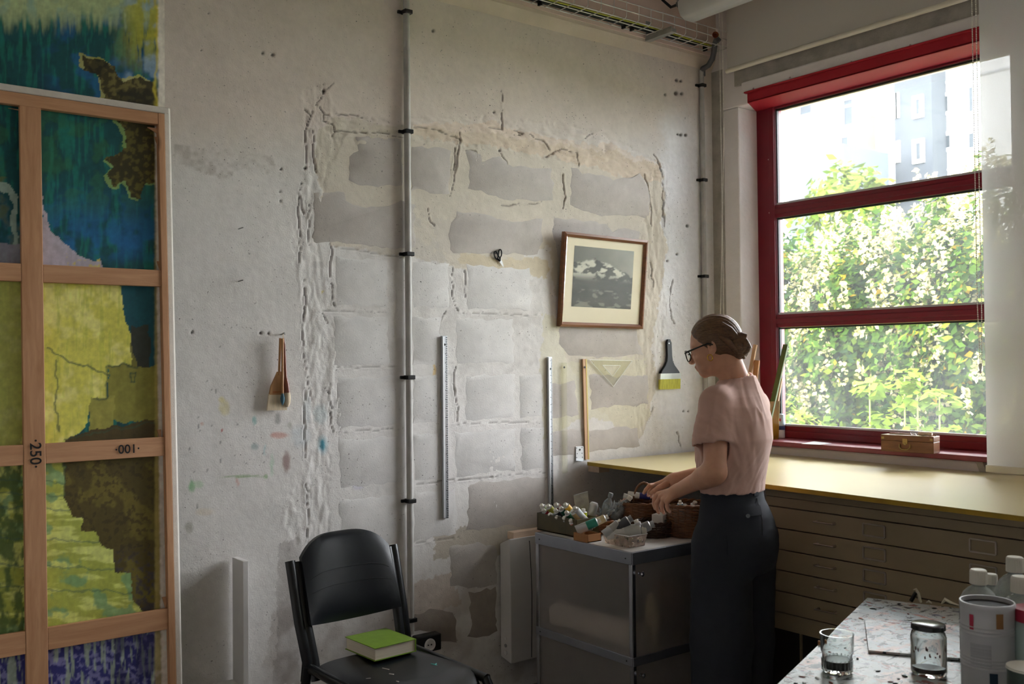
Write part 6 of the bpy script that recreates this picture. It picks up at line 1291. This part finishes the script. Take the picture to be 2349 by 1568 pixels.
# ================================================================== THE WOMAN AT THE TROLLEY
def surface_net(fn, lo, hi, h, st=4):
    lo = np.array(lo, float); hi = np.array(hi, float)
    nc = np.ceil((hi-lo)/(h*st)).astype(int)+1; n = nc*st+1
    ax = [lo[i]+h*st*np.arange(nc[i]+1) for i in range(3)]
    g = np.stack(np.meshgrid(*ax, indexing='ij'), -1).reshape(-1,3); Vc = fn(g).reshape(nc+1)
    V = np.repeat(np.repeat(np.repeat(Vc,st,0),st,1),st,2)[:n[0],:n[1],:n[2]].copy()
    near = np.abs(Vc) < h*st*2.6
    c8 = near.copy()
    for d in range(3):
        s = c8.copy(); sl = [slice(None)]*3; sr = [slice(None)]*3; sl[d] = slice(1,None); sr[d] = slice(None,-1)
        s[tuple(sl)] |= c8[tuple(sr)]; s[tuple(sr)] |= c8[tuple(sl)]; c8 = s
    act = np.repeat(np.repeat(np.repeat(c8,st,0),st,1),st,2)[:n[0],:n[1],:n[2]]
    idx = np.argwhere(act); V[act] = fn(lo+idx*h)
    acc = np.zeros(tuple(n-1)+(3,)); cnt = np.zeros(tuple(n-1))
    ins = V < 0; E_ = []
    I = np.stack(np.meshgrid(*[np.arange(k) for k in n-1], indexing='ij'), -1).astype(float)
    for d in range(3):
        s0 = [slice(None)]*3; s1 = [slice(None)]*3; s0[d] = slice(None,-1); s1[d] = slice(1,None)
        v0, v1 = V[tuple(s0)], V[tuple(s1)]; cr = ins[tuple(s0)] != ins[tuple(s1)]; t_ = np.where(cr, v0/np.where(cr, v0-v1, 1), 0)
        o1, o2 = [k for k in range(3) if k != d]
        for a in (0,1):
            for b in (0,1):
                sl = [slice(None)]*3; sl[o1] = slice(a, a+n[o1]-1); sl[o2] = slice(b, b+n[o2]-1)
                c_ = cr[tuple(sl)]; tt = t_[tuple(sl)]
                acc[...,d] += np.where(c_, tt, 0); acc[...,o1] += np.where(c_, a, 0); acc[...,o2] += np.where(c_, b, 0); cnt += c_
        E_.append((cr, ins[tuple(s0)]))
    m = cnt > 0; vid = -np.ones(cnt.shape, int); vid[m] = np.arange(m.sum())
    P_ = lo + (I[m] + acc[m]/cnt[m][:,None])*h; quads = []
    for d in range(3):
        cr, i0 = E_[d]; o1, o2 = [(1,2),(2,0),(0,1)][d]
        e = np.argwhere(cr); ok = (e[:,o1] > 0) & (e[:,o2] > 0) & (e[:,o1] < n[o1]-1) & (e[:,o2] < n[o2]-1); e = e[ok]
        if not len(e): continue
        def cell(da, db): q = e.copy(); q[:,o1] -= da; q[:,o2] -= db; return vid[q[:,0],q[:,1],q[:,2]]
        Q = np.stack([cell(1,1),cell(0,1),cell(0,0),cell(1,0)],-1); fl = i0[tuple(e.T)]
        Q[~fl] = Q[~fl][:,::-1]; quads.append(Q)
    return P_, np.concatenate(quads)
def nv(v): return np.array(v, float)
def cone(P, a, b, ra, rb):
    a, b = nv(a), nv(b); ab = b-a; t_ = np.clip(((P-a) @ ab)/(ab @ ab), 0, 1); return np.linalg.norm(P-a-t_[:,None]*ab, axis=1)-(ra+t_*(rb-ra))
def ell(P, c, A, r):
    q = (P-nv(c)) @ np.array(A).T; r = nv(r); k0 = np.linalg.norm(q/r,axis=1); k1 = np.linalg.norm(q/(r*r),axis=1)+1e-9; return k0*(k0-1)/k1
def smin(a, b, k): h = np.clip(.5+.5*(b-a)/k, 0, 1); return b*(1-h)+a*h-k*h*(1-h)
def smax(a, b, k): return -smin(-a, -b, k)
T0 = 3.71
def PT(px, py, dt=0.0): return nv(DP(px, py, T0+dt))
rh = nv((.7927,-.6095,0)); rh /= np.linalg.norm(rh); fh = nv((.6095,.7927,0)); fh /= np.linalg.norm(fh)
ph = math.radians(35); FW = -rh*math.cos(ph)+fh*math.sin(ph); RT = fh*math.cos(ph)+rh*math.sin(ph); UP = nv((0,0,1))
def stack(P, rows):
    """rows: (py, px centre, a along RT, b along FW)"""
    cs = np.array([PT(px, py) for py, px, a, b in rows]); o = np.argsort(cs[:,2]); cs = cs[o]; ab = np.array([(r[2],r[3]) for r in rows])[o]; z = P[:,2]
    c = np.stack([np.interp(z, cs[:,2], cs[:,0]), np.interp(z, cs[:,2], cs[:,1])], -1); a = np.interp(z, cs[:,2], ab[:,0]); b = np.interp(z, cs[:,2], ab[:,1])
    q = P[:,:2]-c; u = q @ RT[:2]; v = q @ FW[:2]; k0 = np.sqrt((u/a)**2+(v/b)**2); k1 = np.sqrt((u/a**2)**2+(v/b**2)**2)+1e-6
    return np.maximum(k0*(k0-1)/k1, np.maximum(cs[0,2]-z, z-cs[-1,2])), u, v
# joints
SL, EL, WL = PT(1642,924,-.120), PT(1640,1083,-.165), PT(1556,1124,.0)
SR, ER, WR = PT(1728,930,.120), PT(1680,1075,.20), PT(1546,1099,.20)
NB = PT(1690,884,.0)
# head frame
al, pt = math.radians(30), math.radians(15); hfh = -rh*math.cos(al)+fh*math.sin(al)
HF = hfh*math.cos(pt)-UP*math.sin(pt); HU = UP*math.cos(pt)+hfh*math.sin(pt); HL = -(fh*math.cos(al)+rh*math.sin(al)); HC = PT(1638,782,.0)
AX = [HF, HL, HU]
def HP(f, l, u): return HC+HF*f+HL*l+HU*u
def f_head(P):
    d = ell(P, HP(-.006,0,.008), AX, (.094,.073,.086))
    d = smin(d, ell(P, HP(.030,0,-.045), AX, (.062,.058,.072)), .03)          # face
    d = smin(d, ell(P, HP(.042,0,-.088), AX, (.044,.043,.034)), .025)         # jaw
    d = smin(d, cone(P, HP(.074,0,-.105), HP(.070,0,-.112), .013, .013), .016) # chin
    d = smin(d, cone(P, HP(.088,0,-.020), HP(.110,0,-.052), .007, .0095), .012) # nose
    d = smin(d, cone(P, HP(.104,.008,-.056), HP(.104,-.008,-.056), .007, .007), .006)
    d = smin(d, cone(P, HP(.090,.014,-.078), HP(.090,-.014,-.078), .0065, .0065), .006) # lips
    d = smin(d, cone(P, HP(.086,.013,-.088), HP(.086,-.013,-.088), .0065, .0065), .006)
    for s in (1,-1):
        d = smin(d, cone(P, HP(.078,.012*s,.000), HP(.066,.046*s,-.002), .010, .009), .014)  # brow
        d = smax(d, -ell(P, HP(.092,.032*s,-.022), AX, (.012,.014,.010)), .010)               # eye socket
        d = smin(d, ell(P, HP(.074,.031*s,-.022), AX, (.012,.013,.012)), .004)                # eyeball under lid
        d = smin(d, ell(P, HP(.058,.040*s,-.050), AX, (.020,.020,.018)), .02)                 # cheek
        e = ell(P, HP(-.010,.074*s,-.022), AX, (.017,.009,.030)); e = smax(e, -ell(P, HP(-.006,.083*s,-.018), AX, (.010,.007,.019)), .004)
        d = smin(d, e, .005); d = smin(d, ell(P, HP(-.001,.073*s,-.048), AX, (.008,.006,.009)), .005)
    return smin(d, cone(P, HP(-.030,0,-.055), NB+UP*.0, .050, .056), .03)
def finger(P, pts, r0, r1):
    d = None; n = len(pts)
    for i in range(n-1):
        a = r0+(r1-r0)*i/(n-1); b = r0+(r1-r0)*(i+1)/(n-1); c = cone(P, pts[i], pts[i+1], a, b); d = c if d is None else smin(d, c, .002)
    return d
KL = [PT(1510,1133,.055), PT(1515,1140,.030), PT(1522,1146,.008), PT(1530,1149,-.012)]
HLf = [[KL[0], PT(1501,1143,.062), PT(1500,1156,.062), PT(1503,1166,.055)], [KL[1], PT(1506,1153,.036), PT(1507,1166,.034), PT(1511,1175,.030)],
       [KL[2], PT(1517,1159,.012), PT(1519,1170,.010), PT(1523,1176,.006)], [KL[3], PT(1530,1161,-.010), PT(1532,1168,-.012), PT(1536,1173,-.014)]]
HLt = [PT(1535,1132,.040), PT(1522,1144,.070), PT(1512,1154,.085), PT(1507,1161,.088)]
KR = [PT(1503,1112,.215), PT(1508,1113,.238), PT(1512,1116,.258), PT(1516,1120,.275)]
HRf = [[KR[0], PT(1490,1113,.200), PT(1482,1122,.192), PT(1477,1130,.186)], [KR[1], PT(1494,1118,.235), PT(1489,1128,.228), PT(1487,1136,.220)],
       [KR[2], PT(1499,1122,.262), PT(1495,1132,.258), PT(1494,1139,.250)], [KR[3], PT(1505,1126,.285), PT(1502,1134,.282), PT(1501,1140,.276)]]
HRt = [PT(1528,1110,.185), PT(1512,1118,.175), PT(1500,1126,.175), PT(1493,1131,.178)]
def f_hand(P, W, K, Fs, Th):
    mid = sum(K)/4; d = cone(P, W, W+(mid-W)*.25, .024, .024)
    for k in K: d = smin(d, cone(P, W+(k-W)*.22, k, .0165, .0108), .010)
    for i, f in enumerate(Fs): d = smin(d, finger(P, f, .0094-(.0012 if i == 3 else 0), .0066-(.0006 if i == 3 else 0)), .0032)
    return smin(d, finger(P, Th, .0135, .0078), .006)
def f_arm(P, S, E, W):
    d = smin(cone(P, S, E, .050, .040), cone(P, E, W, .041, .0255), .02)
    m_ = E+(W-E)*.28; return smin(d, cone(P, E+(W-E)*.12, m_, .042, .040), .02)
m_skin = mat('skin', '#d5a185', .45, var=.07, vs_=30, spec=.4, bump=.08, bs=300, sss=.12)
person = thing('person', 'woman in pink T-shirt and dark trousers sorting paint tubes in baskets', 'person', (float(PT(1685,1200)[0]), float(PT(1685,1200)[1]), 0))
meshes = []
def bnd(pts, m): p = np.array(pts); return p.min(0)-m, p.max(0)+m
meshes.append(surface_net(f_head, *bnd([HC, NB], .135), .0034))
fa = lambda P: smin(f_arm(P, SL, EL, WL), f_hand(P, WL, KL, HLf, HLt), .010); fb = lambda P: smin(f_arm(P, SR, ER, WR), f_hand(P, WR, KR, HRf, HRt), .010)
lo_, hi_ = bnd([EL, WL]+KL+[f[-1] for f in HLf], .06); meshes.append(surface_net(fa, lo_, np.array([hi_[0],hi_[1],SL[2]-.02]), .0030, 5))
lo_, hi_ = bnd([ER, WR]+KR+[f[-1] for f in HRf], .06); meshes.append(surface_net(fb, lo_, np.array([hi_[0],hi_[1],SR[2]-.12]), .0030, 5))
off = 0; VV, FF = [], []
for v, f in meshes: VV.append(v); FF.append(f+off); off += len(v)
body = array_mesh('body', np.concatenate(VV), np.concatenate(FF), m_skin, person)
# nails
mb = MB()
for f in HLf+HRf:
    tip, pr = Vector(f[-1]), Vector(f[-2]); d = (tip-pr).normalized(); c_ = tip-V_*.0055+d*.001
    mb.ball(c_, (.0036,.0036,.0045), 8, 5)
mb.build('nail', mat('nail', '#d3a08c', .3), body, smooth=60)
# shirt
SH = [(1122,1679,.165,.112),(1100,1679,.165,.113),(1060,1680,.170,.124),(1005,1682,.180,.142),(960,1684,.183,.132),(930,1686,.168,.116),(908,1689,.138,.100),(890,1692,.098,.083),(872,1694,.070,.068),(862,1695,.060,.062)]
sleeveL = PT(1634,1012,-.150); sleeveR = PT(1722,1005,.180)
def f_shirt(P):
    d, u, v = stack(P, SH); z = P[:,2]
    sl = cone(P, SL, sleeveL, .056, .070); ax_ = (sleeveL-SL)/np.linalg.norm(sleeveL-SL); sl = np.maximum(sl, (P-sleeveL) @ (ax_*.97+rh*.22) - .006)
    sr = cone(P, SR, sleeveR, .056, .066); ax2 = (sleeveR-SR)/np.linalg.norm(sleeveR-SR); sr = np.maximum(sr, (P-sleeveR) @ ax2 - .006)
    d = smin(d, sl, .030); d = smin(d, sr, .030)
    d = smin(d, cone(P, SL+UP*.006, NB-UP*.012, .045, .050), .04); d = smin(d, cone(P, SR+UP*.006, NB-UP*.012, .045, .050), .04)
    # folds: long ridges running down the back from the shoulder blade, drag lines on the sleeve
    an = np.arctan2(v/.14, u/.18); w1 = fbm(an*2.3+z*4.5+3, z*2.6-an*.6, 3, 201); rid = 1-np.abs(w1-.5)*4; d = d-.0048*np.clip(rid,0,1)**2*sstep(1.02,1.15,z)*sstep(1.50,1.38,z)
    w2 = fbm(an*2.0+8, z*22-an*4, 3, 202); d = d-.0040*np.clip(1-np.abs(w2-.5)*5,0,1)*sstep(1.22,1.05,z)
    w3 = fbm((P @ rh)*9, z*26+(P @ rh)*14, 3, 203); d = d-.0035*np.clip(1-np.abs(w3-.5)*5,0,1)*sstep(.03,-.02,sl)*sstep(1.38,1.30,z)
    # hollow: neck opening and sleeve mouth, open hem
    d = smax(d, -cone(P, HP(-.030,0,-.055), NB+UP*.004, .056, .060), .006)
    inner = cone(P, sleeveL-ax_*.05, sleeveL+ax_*.03, .058, .064); d = smax(d, -inner, .004)
    return d
lo_, hi_ = bnd([PT(1679,1122)], .24); hi_[2] = PT(1690,855)[2]; lo_[2] = PT(1679,1122)[2]-.01
lo_ = np.minimum(lo_, bnd([SL,SR,sleeveL,sleeveR],.10)[0]); hi_[:2] = np.maximum(hi_[:2], bnd([SL,SR,sleeveL,sleeveR],.10)[1][:2]); lo_[2] = PT(1679,1122)[2]-.01
v, f = surface_net(f_shirt, lo_, hi_, .0048); m_shirt = mat('dusty_pink_cotton', '#cda698', .85, var=.06, vs_=10, sheen=.2, bump=.25, bs=500)
shirt = array_mesh('t_shirt', v, f, m_shirt, person)
cn = HP(-.030,0,-.055); ax_n = (NB-cn)/np.linalg.norm(NB-cn); nb_ = NB-ax_n*.020; x_, y_, z_ = basis(Vector(ax_n))
MB().tube([Vector(nb_)+x_*(0.0640*math.cos(2*math.pi*k/40))+y_*(0.0640*math.sin(2*math.pi*k/40)) for k in range(40)], .0075, 8, closed=True, flat=1.0).build('collar', m_shirt, shirt, smooth=60)
MB().tube([Vector(nb_-ax_n*.008)+x_*(.0565*math.cos(2*math.pi*k/40))+y_*(.0565*math.sin(2*math.pi*k/40)) for k in range(40)], .0012, 5, closed=True).build('necklace', mat('gold', '#b98f3e', .25, metal=.9), person, smooth=60)
# trousers
TR_ = [(1300,1692,.155,.125),(1265,1693,.176,.142),(1225,1692,.182,.146),(1180,1687,.170,.130),(1145,1681,.155,.112),(1108,1678,.150,.106)]
HLg, HRg = PT(1655,1255,-.075), PT(1712,1255,.085); ALg, ARg = PT(1652,1690,-.060), PT(1702,1690,.085)
KLg, KRg = PT(1654,1470,-.070), PT(1706,1470,.085)
def f_trs(P):
    d, u, v = stack(P, TR_); z = P[:,2]
    for a, k, b in ((HLg,KLg,ALg),(HRg,KRg,ARg)):
        l = smin(cone(P, a, k, .110, .112), cone(P, k, b, .112, .104), .02); l = np.maximum(l, .035-z); d = smin(d, l, .035)
    w1 = fbm((P @ rh)*8+z*2, z*7, 3, 211); return d-.004*np.clip(1-np.abs(w1-.5)*5,0,1)*sstep(.95,.75,z) - .0025*np.clip(1-np.abs(fbm((P @ rh)*14, z*20, 2, 212)-.5)*5,0,1)*sstep(.6,.9,z)*sstep(1.0,.9,z)
lo_, hi_ = bnd([PT(1685,1400)], .26); lo_[2] = .02; hi_[2] = PT(1680,1100)[2]
v, f = surface_net(f_trs, lo_, hi_, .0062); m_trs = mat('charcoal_navy_cotton', '#272a33', .85, var=.10, vs_=12, sheen=.0, bump=.3, bs=400)
trs = array_mesh('trousers', v, f, m_trs, person)
from mathutils.bvhtree import BVHTree
bvh = BVHTree.FromPolygons([tuple(q) for q in v], [tuple(int(i) for i in q) for q in f])
def hit(px, py, off=.0015, tree=bvh):
    d = ray(px, py).normalized(); h_ = tree.ray_cast(EYE, d)
    return (h_[0]+(h_[1] if h_[1].dot(d) < 0 else -h_[1])*off) if h_[0] else DP(px, py, 3.6)
def decal(quad, nx, ny, nm, m, par, off=.002, th=.0025):
    (a,b,c,d) = quad; top = []; bot = []
    for j in range(ny+1):
        for i in range(nx+1):
            s, t_ = i/nx, j/ny; px = (a[0]*(1-s)+b[0]*s)*(1-t_)+(d[0]*(1-s)+c[0]*s)*t_; py = (a[1]*(1-s)+b[1]*s)*(1-t_)+(d[1]*(1-s)+c[1]*s)*t_
            top.append(hit(px,py,off+th)); bot.append(hit(px,py,-.002))
    n_ = (nx+1)*(ny+1); ff = [(j*(nx+1)+i, j*(nx+1)+i+1, (j+1)*(nx+1)+i+1, (j+1)*(nx+1)+i) for j in range(ny) for i in range(nx)]
    rim = list(range(nx+1))+[(j*(nx+1)+nx) for j in range(1,ny+1)]+[ny*(nx+1)+i for i in range(nx-1,-1,-1)]+[j*(nx+1) for j in range(ny-1,0,-1)]
    ff += [(rim[k], rim[(k+1)%len(rim)], n_+rim[(k+1)%len(rim)], n_+rim[k]) for k in range(len(rim))]
    return MB().add(top+bot, ff).build(nm, m, par, smooth=40)
decal([(1664,1172),(1738,1167),(1742,1266),(1671,1272)], 6, 8, 'back_pocket', m_trs, trs, .0015, .0030)
fl = decal([(1661,1168),(1739,1160),(1744,1182),(1666,1192)], 6, 4, 'pocket_flap', m_trs, trs, .004, .006)
bc = hit(1712,1184,.012); MB().lathe([(.008,0),(.008,.002),(.005,.003),(.0045,.0015),(0,.0015)], bc, -ray(1712,1184), 14).build('button', mat('dark_metal_button', '#6a6d73', .3, metal=.6), fl, smooth=40)
decal([(1618,1124),(1738,1120),(1740,1136),(1618,1141)], 12, 2, 'waistband', m_trs, trs, .001, .002)
for px in (1678, 1726): decal([(px,1121),(px+10,1120),(px+11,1136),(px+1,1137)], 2, 3, 'belt_loop', m_trs, trs, .004, .003)
MB().tube([hit(1736,1142,.0005),hit(1741,1165,.0005),hit(1748,1190,.0005),hit(1749,1225,.0005),hit(1742,1260,.0005)], .0015, 5).build('seam', m_black, trs)
# shoes
for a, nm in ((ALg,'left'),(ARg,'right')):
    c_ = np.array([a[0],a[1],0])+FW*.05
    fn = lambda P, c_=c_: smax(smin(ell(P, c_+UP*.035, [FW,RT,UP], (.13,.048,.05)), ell(P, c_-FW*.08+UP*.05, [FW,RT,UP], (.05,.042,.06)), .03), -(P[:,2]-.002), .004)
    v, f = surface_net(fn, c_-nv((.17,.17,.03)), c_+nv((.17,.17,.14)), .006); array_mesh('shoe', v, f, mat('black_shoe_'+nm, '#1a1a1c', .5), person)
# hair
p0h = HP(.074,0,.050); nrm_h = HF*.769-HU*.639
def strands(P, amp=.0022):
    q = (P-HC) @ np.array(AX).T; an = np.arctan2(q[:,1], q[:,2]+.09); return amp*(fbm(an*26, (q[:,0])*10, 3, 221)-.5)*2
BN = PT(1694,793,-.062)
def f_hair(P):
    d = ell(P, HP(-.010,0,.008), AX, (.100,.0805,.093)); d = smax(d, (P-p0h) @ nrm_h, .010)
    d = smin(d, cone(P, HP(-.050,0,-.030), HP(-.085,0,-.058), .058, .036), .03)
    for k in range(4):   # coiled bun
        pass
    d = smin(d, ell(P, BN-rh*.006, [rh,fh,UP], (.022,.024,.032)), .016)
    return d-strands(P)
v, f = surface_net(f_hair, *bnd([HC, BN], .125), .0036)
mh, nth, ph_ = newmat('brown_hair'); 
vv_ = coords(nth, (30,30,140), (0,.5,.6)); nzh = nd(nth, 'ShaderNodeTexNoise', Scale=1.6, Detail=6.0, Roughness=.7); nth.links.new(vv_, nzh.inputs['Vector'])
nth.links.new(mixc(nth, ramp(nth, nzh.outputs[0], [(.3,0.0),(.75,1.0)]), lin('#3b2618'), lin('#8a6443')), ph_.inputs['Base Color']); ph_.inputs['Roughness'].default_value = .42; ph_.inputs['Anisotropic'].default_value = .4
bh = nd(nth, 'ShaderNodeBump', Strength=.7, Distance=.002); nth.links.new(nzh.outputs[0], bh.inputs['Height']); nth.links.new(bh.outputs[0], ph_.inputs['Normal'])
hair = array_mesh('hair', v, f, mh, person)
mb = MB()
def spiral(c, r0, turns, ph0, tilt, rr0, rr1):
    pts = []; rs = []
    for k in range(int(turns*14)+1):
        s = k/(turns*14); an = ph0+2*math.pi*turns*s; r_ = r0*(1-.55*s); q = rh*(r_*math.cos(an)*.75)+UP*(r_*math.sin(an)*1.1)-fh*(.016+.016*s)+rh*(.010*math.sin(an*2+tilt))
        pts.append(Vector(c+q)); rs.append(rr0+(rr1-rr0)*s)
    mb.tube(pts, rs, 9)
spiral(BN, .035, 1.6, 1.0, 0, .0145, .009); spiral(BN+rh*.006-UP*.005, .028, 1.3, 3.6, 1.4, .013, .008)
for (a, b, c, r_) in (((1655,742,-.07),(1675,755,-.085),(1694,776,-.085),.011),((1662,752,-.08),(1680,770,-.09),(1700,790,-.085),.010),((1650,770,-.085),(1672,785,-.095),(1692,806,-.09),.012),((1700,770,-.06),(1710,790,-.06),(1706,815,-.065),.010),((1690,800,-.09),(1703,812,-.08),(1707,821,-.07),.008)):
    mb.tube([Vector(PT(*a)),Vector(PT(*b)),Vector(PT(*c))], [r_*.8,r_,r_*.8], 9)
mb.build('bun', mh, hair, smooth=70)
# glasses and earring
gt = thing('eyeglasses', 'dark rimmed eyeglasses worn by the woman', 'eyeglasses', Vector(HP(.1,0,-.03)))
m_rim = mat('dark_green_acetate', '#16211f', .25, spec=.6)
gf = .108
for s in (1,-1):
    MB().tube([Vector(HP(gf-.006*abs(math.cos(2*math.pi*k/24)), s*.034+.026*math.cos(2*math.pi*k/24), -.030+.021*math.sin(2*math.pi*k/24))) for k in range(24)], .0022, 7, closed=True).build('rim', m_rim, gt, smooth=60)
    vv = [Vector(HP(gf-.004, s*.034+.025*math.cos(2*math.pi*k/20), -.030+.020*math.sin(2*math.pi*k/20))) for k in range(20)]; MB().add(vv, [tuple(range(20))]).build('lens', glassy('lens_%d' % s, '#f4f6f6'), gt)
    MB().tube([Vector(HP(gf-.006,s*.060,-.020)),Vector(HP(gf-.012,s*.066,-.018)),Vector(HP(.05,s*.074,-.014)),Vector(HP(.0,s*.081,-.010)),Vector(HP(-.018,s*.083,-.020))], [.004,.0038,.003,.0028,.0026], 7).build('temple', m_rim, gt, smooth=60)
MB().tube([Vector(HP(gf,.010,-.024)),Vector(HP(gf+.004,0,-.021)),Vector(HP(gf,-.010,-.024))], .0022, 7).build('bridge', m_rim, gt, smooth=60)
e0 = HP(.004,.087,-.064); tag(MB().tube([Vector(e0+HF*(.0095*math.cos(2*math.pi*k/20))+HU*(.0115*math.sin(2*math.pi*k/20))) for k in range(20)], .0022, 7, closed=True).build('earring', mat('gold_ring', '#c79a3c', .2, metal=1.0), smooth=60), 'small gold hoop earring in her left ear', 'earring')
